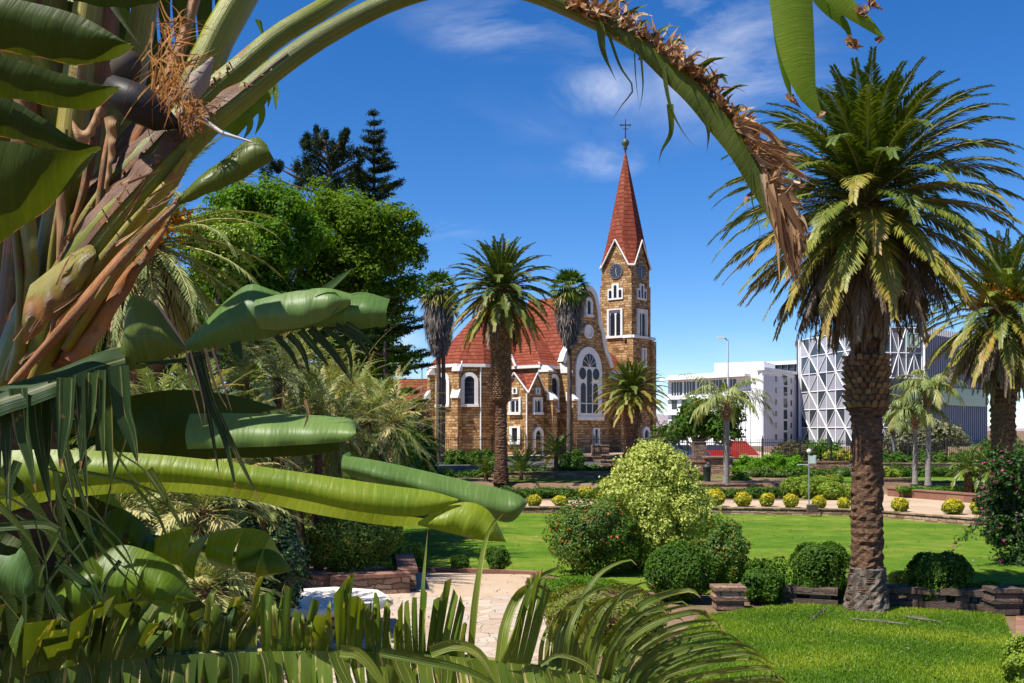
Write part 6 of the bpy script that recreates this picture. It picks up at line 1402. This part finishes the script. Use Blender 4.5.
# --- short leaf above the stalks
m = MB(); loft(m, [(172, 205), (200, 176), (225, 158), (245, 141), (258, 137), (268, 146)], [(175, 208), (205, 197), (235, 185), (258, 172), (275, 160)], 2.44, .03, 24, 6, .5); m.build('leaf', M['ban_olive'], A_, world=True)
m = MB(); loft(m, [(215, 130), (240, 100), (255, 70), (262, 40), (255, 20)], [(238, 138), (262, 112), (273, 92), (270, 60), (262, 22)], 3.1, .04, 24, 6, .6)
for pts in ([(262, 60), (270, 85), (268, 108)], [(266, 70), (275, 90), (276, 110)], [(255, 90), (262, 115), (255, 135)], [(245, 100), (250, 125), (243, 140)]): strip(m, pts, 5, 3.05, .6, 10)
m.build('leaf', M['ban'], A_, world=True)
m = MB(); loft(m, [(-10, 60), (30, 75), (60, 70)], [(-10, 120), (30, 125), (62, 105)], 3.3, .04, 14, 5, .9); loft(m, [(60, -10), (110, -2), (150, 30)], [(50, 30), (100, 40), (150, 60)], 3.3, .04, 14, 5, .6); m.build('leaf', M['ban'], A_, world=True)
# --- dark finger strips of a torn leaf at the upper left
m = MB()
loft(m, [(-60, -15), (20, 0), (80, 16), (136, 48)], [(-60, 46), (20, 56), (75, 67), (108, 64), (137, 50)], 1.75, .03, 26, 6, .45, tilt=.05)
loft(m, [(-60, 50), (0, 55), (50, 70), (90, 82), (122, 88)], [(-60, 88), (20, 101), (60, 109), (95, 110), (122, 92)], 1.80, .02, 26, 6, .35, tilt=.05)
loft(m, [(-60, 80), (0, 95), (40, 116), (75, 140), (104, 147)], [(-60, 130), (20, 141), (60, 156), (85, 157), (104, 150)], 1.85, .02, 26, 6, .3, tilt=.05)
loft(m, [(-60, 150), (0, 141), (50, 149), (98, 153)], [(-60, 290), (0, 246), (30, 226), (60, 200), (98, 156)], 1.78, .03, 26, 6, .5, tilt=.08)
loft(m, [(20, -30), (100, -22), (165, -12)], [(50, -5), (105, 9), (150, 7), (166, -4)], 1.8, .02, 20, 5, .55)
m.build('torn_leaf', M['ban_shade'], A_, world=True)['label'] = 'dark torn leaf with pointed fingers'
m = MB(); strip(m, [(95, -20), (122, 20), (142, 48)], 3.2, 1.9, .3, 12, .8); m.build('torn_strip', M['ban_shade'], A_, world=True)
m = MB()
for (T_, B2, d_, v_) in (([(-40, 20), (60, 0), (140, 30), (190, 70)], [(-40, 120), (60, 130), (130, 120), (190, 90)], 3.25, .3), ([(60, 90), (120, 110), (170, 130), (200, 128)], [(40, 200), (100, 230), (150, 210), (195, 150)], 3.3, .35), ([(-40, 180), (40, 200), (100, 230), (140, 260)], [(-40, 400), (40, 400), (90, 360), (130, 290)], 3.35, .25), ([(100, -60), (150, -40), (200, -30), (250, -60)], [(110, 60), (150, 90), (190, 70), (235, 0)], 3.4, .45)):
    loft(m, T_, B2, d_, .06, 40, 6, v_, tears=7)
m.build('leaf', M['ban_shade'], A_, world=True)
for pts, mt in (([(60, 400, 20, 3.05), (80, 300, 20, 3.05), (95, 180, 18, 3.05), (105, 60, 15, 3.1), (112, -50, 12, 3.1)], 'pet_brown'), ([(20, 400, 26, 3.1), (30, 300, 26, 3.1), (45, 150, 22, 3.1), (52, 0, 18, 3.1), (60, -80, 14, 3.1)], 'pet_old'), ([(45, 350, 16, 2.8), (95, 262, 15, 2.76), (140, 205, 13, 2.74), (178, 160, 10, 2.74)], 'pet'), ([(120, 180, 9, 2.68), (150, 120, 9, 2.68), (176, 60, 8, 2.7), (200, -20, 7, 2.8)], 'pet_brown')):
    stalk('leaf_stalk', pts, M[mt], A_, n=20, flat=.75)
for pts, mt in (([(30, 395, 12, 2.5), (75, 305, 12, 2.47), (128, 232, 10, 2.46), (168, 184, 7, 2.47), (190, 152, 4, 2.48)], 'pet_old'), ([(2, 395, 10, 2.55), (30, 330, 11, 2.53), (62, 262, 10, 2.53), (95, 205, 8, 2.54), (120, 170, 4, 2.56)], 'pet_old'), ([(66, 350, 7, 2.44), (104, 290, 7, 2.42), (140, 240, 6, 2.42), (168, 208, 3, 2.43)], 'pet_old'), ([(48, 330, 6, 2.5), (52, 260, 6, 2.5), (62, 190, 5, 2.52), (66, 130, 3, 2.54)], 'pet_old'), ([(98, 222, 6, 2.5), (104, 170, 6, 2.52), (112, 120, 4, 2.56)], 'pet_brown'), ([(70, 240, 6, 2.52), (84, 190, 6, 2.54), (90, 140, 4, 2.58)], 'pet_brown'), ([(20, 350, 8, 2.5), (22, 290, 8, 2.5), (16, 230, 6, 2.52)], 'pet_old')):
    stalk('sheath', pts, M[mt], A_, n=22, flat=.6)
m = MB()
for i in range(35):
    x0 = random.uniform(0, 170); y0 = 395-x0*1.15+random.uniform(-80, 10); L_ = random.uniform(12, 50); an = math.atan2(-1.25+x0*.002, 1)+random.gauss(0, .22)
    if y0 < 110: continue
    strip(m, [(x0, y0), (x0+L_*.5*math.cos(an)+random.gauss(0, 2), y0+L_*.5*math.sin(an)), (x0+L_*math.cos(an), y0+L_*math.sin(an))], random.uniform(.6, 2.2), 2.40+random.uniform(0, .03), random.uniform(0, .8), 8, .5, .5, tw=random.uniform(-1.5, 1.5))
m.build('dry_fibre', M['dry'], A_, world=True)
# --- flower: dark boat shaped bract, grey tepals and dry orange fibres
fl = MB()
c = [P(x, y, d_) for x, y, d_ in ((104, 95, 2.5), (116, 90, 2.44), (138, 103, 2.42), (160, 118, 2.44), (180, 126, 2.5))]
fl.tube([tuple(x) for x in c], [.008, .035, .048, .035, .006], 14, side=(0, 0, 1)); fb_ = fl.build('flower_bract', plain('bract_blue_black', (.022, .02, .02), .5, spec=.2), A_, world=True)
fl = MB(); c = P(126, 66, 2.45); fl.lathe([(.005, -.045), (.03, -.03), (.038, 0), (.028, .03), (.004, .045)], tuple(c), 14); fl.build('flower_bud', plain('bud_grey', (.07, .055, .042), .7, spec=.15), A_, world=True)
fl = MB(); fl.tube([tuple(P(186, 102, 2.42)), tuple(P(200, 80, 2.42)), tuple(P(213, 58, 2.44))], [.018, .026, .004], 10); fl.build('petal', plain('petal_grey', (.25, .2, .16), .6, spec=.15), A_, world=True)
fl = MB(); fl.tube([tuple(P(196, 115, 2.4)), tuple(P(222, 133, 2.38)), tuple(P(252, 142, 2.36))], [.007, .005, .002], 8); fl.build('flower_stalk', M['trim'] if False else plain('pale_spike', (.4, .38, .33), .5), A_, world=True)
m = MB()
for i in range(130):
    x0, y0 = random.uniform(150, 182), random.uniform(20, 100); an = random.gauss(-.6, 1.0) if random.random() < .5 else random.gauss(1.6, .5); L_ = random.uniform(18, 58)
    strip(m, [(x0, y0), (x0+L_*.5*math.cos(an)+random.gauss(0, 4), y0+L_*.5*math.sin(an)+random.gauss(0, 4)), (x0+L_*math.cos(an), y0+L_*math.sin(an)+random.uniform(0, 8))], random.uniform(.4, 1.2), 2.42+random.uniform(-.1, .06), random.uniform(0, .6), 8, .5, .4, tw=random.uniform(-2, 2))
for i in range(60):
    x0, y0 = random.uniform(178, 200), random.uniform(98, 128); an = random.gauss(.6, .9); L_ = random.uniform(10, 30)
    strip(m, [(x0, y0), (x0+L_*.5*math.cos(an), y0+L_*.5*math.sin(an)), (x0+L_*math.cos(an), y0+L_*math.sin(an)+3)], random.uniform(.5, 1.5), 2.4+random.uniform(-.05, .05), random.uniform(0, .5), 6, .5, .4, tw=1)
m.build('flower_fibre', bananamat('orange_fibre', [(0, (.20, .06, .012)), (.4, (.50, .22, .04)), (1, (.70, .42, .12))], .2, stripe=4, brown_edge=False, tmul=(1.2, .9, .5), rough=.6), A_, world=True)
# --- unseen leaves added above and left to shade the stalks
def shade_leaf(p, az, L_, wd, tiltx=.15, var=.5, parent=None, name='leaf', mat='ban', droop=.5):
    m = MB(); n = 22; s = np.linspace(0, 1, n); d = np.array([math.cos(az), math.sin(az), 0]); sd = np.array([-d[1], d[0], 0]); c = np.array(p)+s[:, None]*d*L_+np.array([0, 0, 1.])*((s*.35-droop*s**2)*L_)[:, None]
    w = wd*np.sin(np.clip(s*.93+.05, 0, 1)*np.pi)**.55; nv = 5
    for sg in (-1, 1):
        v = np.linspace(0, 1, nv); Gd = c[:, None]+sg*sd*w[:, None, None]*v[None, :, None]+np.array([0, 0, 1.])*(w[:, None]*(.35*v-.6*v**2)[None])[:, :, None]
        F = [(i*nv+j, (i+1)*nv+j, (i+1)*nv+j+1, i*nv+j+1) for i in range(n-1) for j in range(nv-1)]; U = [u for i in range(n-1) for j in range(nv-1) for u in ((s[i]*L_, v[j]), (s[i+1]*L_, v[j]), (s[i+1]*L_, v[j+1]), (s[i]*L_, v[j+1]))]
        m.add(Gd.reshape(-1, 3), F, var=var, uv=U, smooth=True)
    m.tube([tuple(x) for x in c[::3]], np.linspace(.018, .004, len(c[::3])), 6)
    return m.build(name, M[mat], parent, world=True)
for (x, y, z, az, L_, w_) in ((-1.5, 2.4, 5.75, 2.3, 1.7, .32), (-1.35, 2.5, 6.1, 2.8, 1.8, .34), (-1.6, 2.6, 6.3, 1.7, 1.6, .30), (-1.3, 2.6, 6.5, .9, 1.5, .3), (-1.7, 2.3, 5.6, -2.9, 1.6, .3)):
    shade_leaf((x, y, z), az, L_, w_, parent=A_)
    m = MB(); m.tube([tuple(P(70, 150, 2.8)), ((x-1.2)/2-.1, 2.6, 5.4), (x, y, z)], [.03, .025, .018], 8); m.build('leaf_stalk', M['pet'], A_, world=True)  # stalks added to carry the unseen shading leaves

# --- hanging torn leaf, centre left
L5 = MB()
loft(L5, [(-40, 405, 1.9), (0, 387, 1.9), (50, 372, 1.92), (100, 352, 1.95), (128, 345, 1.98)], [(-40, 440, 1.86), (0, 418, 1.86), (50, 400, 1.88), (100, 382, 1.92), (130, 372, 1.95)], 1.9, .02, 26, 5, .4)
for x0, x1, y1, w in ((-6, -2, 500, 7), (6, 8, 505, 7), (18, 36, 492, 8), (32, 52, 512, 6), (44, 46, 480, 8), (56, 76, 510, 7), (66, 60, 470, 8), (78, 88, 508, 6), (90, 80, 470, 7), (100, 104, 470, 5), (106, 112, 492, 5), (118, 138, 464, 9)):
    y0 = 400-(x0)*.22; strip(L5, [(x0, y0-8), (x0+(x1-x0)*.2, y0+35), (x0+(x1-x0)*.6, y0+(y1-y0)*.65), (x1, y1)], w*1.2, 1.88+random.uniform(-.04, .04), random.uniform(.15, .7), 14, .75, .35, tw=random.uniform(-.7, .7))
L5.build('torn_leaf', M['strip_shade'], A_, world=True)['label'] = 'dark torn leaf with strips hanging down'
L6 = MB(); loft(L6, [(122, 352), (127, 304), (138, 297), (155, 304), (170, 324), (187, 347)], [(118, 372), (140, 370), (158, 364), (172, 357), (188, 350)], 1.98, .03, 24, 6, .55); L6.build('leaf', M['ban_olive'], A_, world=True)
L7 = MB()
loft(L7, [(180, 348), (205, 322), (230, 297), (250, 284), (272, 290), (300, 299), (330, 300), (360, 292), (390, 299)], [(184, 352), (215, 350), (245, 344), (275, 338), (305, 330), (335, 328), (362, 330), (388, 326)], 2.0, .05, 40, 7, .5)
loft(L7, [(255, 300), (290, 292), (325, 288), (352, 294)], [(262, 330), (290, 330), (322, 322), (352, 305)], 1.95, .03, 24, 5, .7)
strip(L7, [(312, 300), (332, 284), (353, 268)], 5, 1.98, .35, 10)
strip(L7, [(300, 318), (322, 300), (338, 298), (332, 316)], 8, 1.93, .4, 12)
L7.build('leaf', M['ban_blue'], A_, world=True)['label'] = 'glossy blue green leaf over the thicket'
m = MB()
for pts, w in (([(275, 336), (290, 352), (300, 372)], 3.5), ([(288, 334), (302, 350), (310, 376)], 3.5), ([(300, 330), (318, 352), (330, 368)], 4), ([(310, 328), (335, 355), (358, 390)], 4.5), ([(325, 328), (348, 350), (352, 384)], 3), ([(335, 326), (358, 340), (372, 362)], 4), ([(345, 324), (362, 335), (378, 350)], 4), ([(235, 342), (238, 352), (242, 360)], 6), ([(225, 350), (185, 360), (130, 364)], 3), ([(190, 352), (206, 395), (225, 440), (238, 500)], 4.5), ([(200, 352), (212, 400), (235, 450), (262, 505)], 4), ([(196, 352), (208, 410), (215, 450), (220, 480)], 3)):
    strip(m, pts, w, 1.96, random.uniform(.1, .45), 14, .8, .3)
m.build('torn_strip', M['strip_shade'], A_, world=True)
m = MB()
for pts, w in (([(186, 350), (192, 385), (202, 425)], 1.2), ([(205, 348), (215, 385), (228, 410)], 1.6), ([(212, 348), (222, 380), (232, 412)], 1.2), ([(190, 350), (203, 400), (206, 430)], 1), ([(155, 300), (168, 320), (188, 350)], 1.5), ([(305, 400), (308, 415), (303, 430)], 1.5)):
    strip(m, pts, w, 1.93, random.uniform(.4, .9), 12, .9, .5, tw=.8)
m.build('dry_strand', M['dry'], A_, world=True)

# ------------------------------------------------------------------ second plant: broad low leaves
pb = Vector((-1.75, 2.9, 0))
B_ = thing('giant_bird_of_paradise', 'lower bird of paradise plant with long bright leaves and the torn frond along the bottom', 'plant', tuple(pb))
m = MB(); m.tube([(pb.x, pb.y, -.1), (pb.x, pb.y, 1.5), (pb.x+.05, pb.y, 3.2)], [.2, .16, .12], 12); m.build('trunk', M['palm_bark'], B_, world=True)
def part(fn, mat, label=None, name='leaf'):
    m = MB(); fn(m); o = m.build(name, M[mat], B_, world=True)
    if label: o['label'] = label
    return o
part(lambda m: (loft(m, [(100, 402), (170, 390), (232, 395), (290, 412), (340, 430)], [(100, 470), (200, 460), (300, 456), (340, 450)], 2.75, .03, 30, 6, .35), loft(m, [(120, 420), (150, 405), (165, 440)], [(118, 450), (140, 452), (160, 450)], 2.6, .03, 10, 5, .6)), 'ban_shade', 'dark underside of a broad leaf')
part(lambda m: (loft(m, [(190, 414, 2.6), (225, 413, 2.6), (280, 414, 2.6), (330, 416, 2.6), (352, 419, 2.6), (357, 427, 2.6)], [(190, 449, 2.55), (225, 448, 2.55), (280, 446, 2.55), (330, 443, 2.55), (352, 440, 2.55), (358, 434, 2.55)], 2.6, .035, 30, 9, .75), None), 'ban_blue', 'rolled glossy leaf end')
part(lambda m: (loft(m, [(343, 455), (380, 461), (430, 472), (480, 484), (515, 493), (527, 501)], [(345, 475), (400, 490), (450, 505), (490, 518), (512, 521), (527, 504)], 2.5, .04, 36, 8, .6), loft(m, [(343, 455), (350, 452), (352, 462)], [(343, 482), (352, 485), (356, 482)], 2.5, .01, 8, 4, .3)), 'ban_blue', 'long glossy green leaf with a pointed tip behind the bright one')
part(lambda m: loft(m, [(-60, 456), (20, 450), (75, 450), (150, 454), (220, 461), (300, 472), (380, 484), (430, 491), (458, 499)], [(-60, 512), (0, 500), (60, 489), (150, 482), (230, 487), (300, 499), (360, 511), (420, 516), (458, 501)], 2.35, .032, 60, 9, .86), 'ban', 'long bright green rolled leaf reaching across the view')
part(lambda m: loft(m, [(-60, 508), (0, 497), (60, 486), (150, 479), (230, 485), (300, 497), (360, 509), (428, 519)], [(-60, 530), (0, 514), (60, 499), (150, 492), (230, 497), (310, 513), (380, 525), (430, 527)], 2.40, .0, 50, 5, 1.0), 'ban', 'lower margin of the long leaf coloured yellow green as if sunlit')  # brightest leaf tone paints in sun coming through the blade
part(lambda m: loft(m, [(418, 522), (442, 508), (468, 502), (490, 512), (506, 541)], [(418, 525), (448, 532), (478, 539), (506, 542)], 2.36, .03, 24, 6, .85), 'ban', 'pointed torn tip of the long leaf')
part(lambda m: (loft(m, [(140, 545), (165, 534), (188, 527), (193, 530)], [(146, 552), (168, 562), (184, 565), (190, 562)], 2.9, .03, 16, 6, .8), loft(m, [(184, 560), (194, 542), (218, 531), (248, 528), (268, 533), (276, 546), (289, 566)], [(176, 566), (205, 570), (235, 572), (265, 572), (290, 571)], 2.85, .07, 40, 8, .7, tears=3, gap=.12), loft(m, [(238, 560), (262, 549), (278, 553), (291, 569)], [(240, 571), (262, 573), (290, 572)], 2.8, .03, 12, 5, .35)), 'ban', 'folded ribbed leaf pointing right over the dark trunk')
part(lambda m: (loft(m, [(60, 585), (90, 558), (120, 545), (150, 552), (176, 568), (197, 598)], [(58, 625), (100, 612), (140, 603), (170, 604), (197, 601)], 2.6, .06, 50, 7, .55, tears=7, gap=.3), [strip(m, [(88, 560), (102, 575+6*k), (112+6*k, 598+5*k)], 5, 2.55, .7, 10) for k in range(4)]), 'ban', 'ribbed torn leaf at lower left')
part(lambda m: loft(m, [(95, 632), (130, 612), (160, 600), (180, 612), (194, 634)], [(98, 668), (135, 668), (165, 666), (196, 656)], 2.45, .05, 40, 7, .6, tears=4, gap=.3), 'ban', 'broad ribbed leaf just above the striped frond')
part(lambda m: loft(m, [(90, 530), (115, 508), (140, 520), (155, 540)], [(95, 560), (120, 556), (142, 556), (160, 548)], 2.9, .05, 20, 6, .35, tears=6), 'ban')
part(lambda m: loft(m, [(-40, 520), (40, 505), (90, 520), (132, 545)], [(-40, 612), (50, 605), (100, 592), (132, 560)], 3.0, .05, 26, 7, .35, tears=6), 'ban_shade', 'dark broad leaf in the lower left shade')
part(lambda m: loft(m, [(-40, 570), (45, 548), (90, 565), (110, 590)], [(-40, 660), (50, 655), (95, 640), (112, 605)], 2.75, .05, 26, 7, .45, tears=6), 'ban_shade')
part(lambda m: loft(m, [(-40, 440), (10, 425), (60, 440), (90, 470)], [(-40, 520), (20, 520), (70, 510), (92, 480)], 2.9, .05, 26, 7, .5, tears=6), 'ban_shade')
part(lambda m: loft(m, [(-40, 470), (20, 478), (70, 490), (120, 508)], [(-40, 560), (30, 548), (80, 540), (122, 520)], 3.2, .05, 26, 7, .5, tears=6), 'ban_shade')
part(lambda m: loft(m, [(-40, 610), (30, 600), (80, 625), (120, 650)], [(-40, 720), (40, 700), (90, 690), (122, 668)], 2.6, .05, 26, 7, .5, tears=6), 'ban_shade')
part(lambda m: [strip(m, p_, w, d_, v, 16, .8, .3) for p_, w, d_, v in (([(0, 468), (30, 500), (62, 560), (75, 640)], 6, 2.2, .4), ([(40, 440), (70, 500), (110, 560), (150, 600)], 3, 2.15, .3), ([(70, 470), (120, 480), (180, 500)], 2.5, 2.2, .35), ([(60, 500), (100, 530), (150, 590)], 2.2, 2.2, .3), ([(20, 520), (40, 590), (30, 660)], 6, 2.3, .2), ([(130, 480), (160, 520), (175, 570)], 2, 2.3, .3), ([(-5, 560), (10, 600), (12, 660)], 8, 2.2, .2))], 'ban_shade', None, 'torn_strip')
for (T_, B2, d_, v_, mt) in (([(20, 500), (60, 520), (100, 560), (120, 590)], [(-20, 580), (20, 600), (60, 620), (112, 600)], 2.85, .5, 'ban'), ([(60, 480), (90, 495), (125, 515), (150, 530)], [(40, 530), (80, 545), (120, 545), (150, 535)], 3.05, .4, 'ban_shade'), ([(150, 600), (190, 615), (215, 640), (225, 668)], [(120, 640), (150, 660), (180, 672), (222, 672)], 2.6, .6, 'ban'), ([(110, 560), (150, 575), (180, 600), (190, 625)], [(80, 600), (120, 625), (160, 635), (188, 630)], 2.95, .45, 'ban'), ([(-30, 520), (20, 540), (50, 580), (60, 620)], [(-60, 600), (-20, 620), (20, 640), (58, 625)], 2.5, .3, 'ban_shade'),
    ([(130, 590), (165, 585), (200, 600), (225, 632)], [(140, 620), (170, 622), (200, 630), (224, 636)], 3.2, .4, 'ban_shade'), ([(20, 455), (70, 470), (110, 492), (130, 520)], [(0, 500), (50, 515), (90, 525), (128, 524)], 3.3, .55, 'ban')):
    part(lambda m: loft(m, T_, B2, d_, .05, 44, 7, v_, tears=6, gap=.35), mt)
part(lambda m: loft(m, [(-30, 548), (10, 556), (22, 548), (34, 575)], [(-30, 590), (8, 592), (26, 598), (36, 592)], 2.15, .02, 12, 5, .4), 'ban_blue')
# stalks that carry the low leaves
for pts in ([(-120, 480, 14, 2.6), (-60, 484, 10, 2.42), (20, 470, 6, 2.42), (120, 468, 4, 2.42), (300, 486, 3, 2.42), (430, 505, 1.5, 2.4)], [(-100, 640, 14, 2.9), (0, 590, 8, 2.8), (90, 568, 5, 2.68), (180, 590, 2, 2.66)], [(-100, 560, 14, 2.9), (20, 540, 8, 3.0), (120, 535, 5, 2.98), (200, 548, 4, 2.93), (285, 565, 2, 2.9)], [(-150, 430, 14, 2.8), (0, 425, 8, 2.8), (150, 432, 5, 2.8), (330, 432, 2, 2.7)]):
    stalk('leaf_stalk', pts, M['pet'], B_, n=24, seg=8)
# bottom frond: torn into striped ribbons along one midrib
mid = [(-60, 688, 5, 1.95), (0, 680, 5, 1.95), (40, 672, 4.6, 1.95), (100, 662, 4.2, 1.95), (160, 656, 4, 1.95), (250, 652, 3.6, 1.95), (350, 651, 3.4, 1.95), (450, 656, 3.2, 1.95), (540, 667, 3, 1.95), (600, 678, 2.6, 1.95), (660, 694, 2, 1.95), (720, 720, 1.2, 1.95)]
fo, qm = stalk('frond_midrib', mid, plain('frond_rib_yellow', (.24, .2, .05), .5), B_, n=60, seg=8, label='yellowish midrib of the torn frond along the bottom')
mx_ = qm[:, 0]; my_ = qm[:, 1]
def my(x): return float(np.interp(x, mx_, my_))
U_, D_, DK = MB(), MB(), MB()
def up(x, tx, ty, w, v, mb=None, ctl=.5, curl=0, d=1.93):
    y = my(x); c1 = (x+(tx-x)*.15+random.uniform(-2, 2), y+(ty-y)*.45); c2 = (x+(tx-x)*ctl, y+(ty-y)*.85)
    pts = [(x, y), c1, c2, (tx, ty)]
    if curl: pts.append((tx+curl, ty+abs(curl)*.55))
    strip(mb if mb is not None else U_, [p_+(d+random.uniform(-.01, .02)*(i+1),) for i, p_ in enumerate(pts)], w, d, v, 16, .85, .35, tw=random.uniform(-.35, .35), w0=.9)
M['frond'] = bananamat('striped_frond', [(0, (.026, .055, .006)), (.5, (.075, .13, .012)), (1, (.20, .25, .03))], .3, tan=.8, rough=.45, spec=.25)
M['frond_shade'] = bananamat('striped_frond_painted_shade', [(0, (.018, .036, .006)), (.5, (.045, .08, .010)), (1, (.11, .15, .02))], .25, tan=.45, rough=.5, spec=.18)  # same frond, left part: shade put into darker colours
def group(x0, x1, tips, tears, mat, d=1.94, bulge=.012, var=.6, down=False, gap=.5, tilt=0):
    m = MB(); xs_ = np.linspace(x0, x1, 6); loft(m, [(x, my(x)) for x in xs_], tips, d, bulge, int(14+(x1-x0)*.8), 8, var, wav=.006, tears=tears, gap=gap, tilt=tilt); m.build('torn_frond_blade', M[mat], B_, world=True)
group(262, 330, [(262, 596), (275, 592), (290, 597), (308, 605), (324, 618), (332, 634)], 6, 'frond')
group(337, 362, [(338, 600), (346, 590), (358, 592), (364, 612)], 2, 'frond', 1.92)
group(366, 388, [(366, 612), (374, 598), (386, 599), (390, 612)], 2, 'frond')
group(394, 424, [(396, 625), (404, 602), (416, 596), (428, 597)], 4, 'frond', 1.93)
group(426, 462, [(434, 595), (442, 590), (456, 592), (468, 618)], 4, 'frond')
group(500, 530, [(520, 612), (528, 588), (542, 578), (552, 590)], 3, 'frond', 1.92)
for k in range(9): up(546+k*6, 572+k*9+random.uniform(-4, 4), 600+random.uniform(-14, 12)-k, random.uniform(2.5, 4.5), random.uniform(.45, .85), curl=random.choice((6, 10, 14)))
group(-40, 60, [(-30, 622), (0, 612), (30, 618), (55, 624), (82, 640)], 7, 'frond_shade', 1.9, gap=.6)
group(66, 150, [(84, 624), (104, 606), (128, 604), (160, 612), (178, 630)], 7, 'frond_shade', 1.93, gap=.6)
group(158, 244, [(170, 622), (190, 606), (214, 598), (238, 602), (264, 618)], 7, 'frond_shade', 1.95, gap=.6)
group(-40, 250, [(-40, 742), (30, 738), (100, 730), (170, 722), (250, 718)], 26, 'frond_shade', 1.93, var=.6)
group(250, 640, [(256, 716), (330, 716), (420, 722), (520, 734), (600, 750), (660, 764)], 34, 'frond', 1.93, var=.65)
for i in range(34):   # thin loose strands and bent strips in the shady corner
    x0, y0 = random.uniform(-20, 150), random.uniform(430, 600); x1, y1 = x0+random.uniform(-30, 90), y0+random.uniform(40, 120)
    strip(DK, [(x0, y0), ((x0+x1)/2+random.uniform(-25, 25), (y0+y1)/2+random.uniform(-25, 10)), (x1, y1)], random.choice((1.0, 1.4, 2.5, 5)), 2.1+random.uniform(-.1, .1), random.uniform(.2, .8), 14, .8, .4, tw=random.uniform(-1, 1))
# lit groups, left to right: base x, tip x, tip y, half width
for (x, tx, ty, w, cu) in ((252, 262, 577, 7, -8), (262, 268, 590, 6, 0), (276, 272, 598, 5, 0), (284, 282, 602, 5.5, 0), (293, 290, 606, 5.5, 0), (302, 300, 612, 5.5, 0), (311, 309, 620, 5, 0), (320, 319, 628, 5, 0), (328, 330, 600, 4, 0), (343, 352, 575, 8, -6), (354, 360, 610, 4.5, 0), (366, 366, 607, 5, 0), (376, 376, 598, 6, 0), (388, 386, 600, 5, 8), (404, 412, 600, 7, 0), (416, 420, 597, 7, 0), (428, 432, 598, 6, 0), (438, 444, 590, 6, 0), (450, 455, 592, 6, 0), (462, 466, 622, 4, 0), (478, 486, 618, 5, 0), (424, 428, 530, 2.6, 0), (470, 506, 511, 4.4, 0), (500, 535, 585, 8, 16), (512, 558, 568, 7, -6), (540, 555, 620, 4, 0), (556, 600, 590, 6, 12), (566, 627, 560, 6, 10), (578, 640, 590, 4, 9), (590, 660, 610, 5, 8), (602, 687, 590, 7, 14), (614, 676, 618, 4, 10), (170, 178, 600, 5, -8), (205, 215, 590, 5, 12), (232, 244, 605, 4, 4)):
    if w < 4.5 or cu or random.random() < .25 or x > 560: up(x, tx, ty, w*random.uniform(.6, .95), random.uniform(.45, .85), curl=cu)
for k in range(24):
    x = 600+k*3.2; tx = 684+k*4.2+random.uniform(-6, 6); ty = 602+k*3.5+random.uniform(-6, 6); up(x, tx, ty, random.uniform(2.2, 4), random.uniform(.35, .75), ctl=.55, curl=random.choice((10, 16, 22)))
x = -40
while x < 250:
    up(x, x+random.uniform(-5, 22), my(x)-random.uniform(25, 60), random.uniform(6, 9), random.uniform(.2, .5), DK, curl=random.choice((0, 10, -6))); x += random.uniform(24, 40)
x = -40
while x < 640:
    y = my(x); w = random.uniform(5, 8); tx = x+random.uniform(4, 24); pts = [(x, y+1), (x+4, y+14), (x+(tx-x)*.7, y+36), (tx, y+random.uniform(52, 95))]
    strip(DK if x < 250 else D_, pts, w, 1.92+random.uniform(-.02, .02), random.uniform(.3, .8), 12, .85, .35, tw=random.uniform(-.4, .4)); x += random.uniform(26, 50)
for pts, w in (([(380, 652), (420, 660), (470, 672), (520, 700)], 5), ([(430, 652), (455, 645), (480, 655), (500, 690)], 6), ([(340, 651), (360, 655), (380, 680), (385, 700)], 6), ([(540, 665), (560, 655), (590, 668), (600, 700)], 2.5)): strip(D_, pts, w, 1.88, random.uniform(.4, .8), 14, .9, .4)
U_.build('torn_frond_blade', M['strip'], B_, world=True)['label'] = 'striped green ribbons standing up from the bottom frond'
D_.build('torn_frond_blade', M['strip'], B_, world=True)['label'] = 'striped ribbons hanging below the bottom frond'
DK.build('torn_frond_blade', M['strip_shade'], B_, world=True)
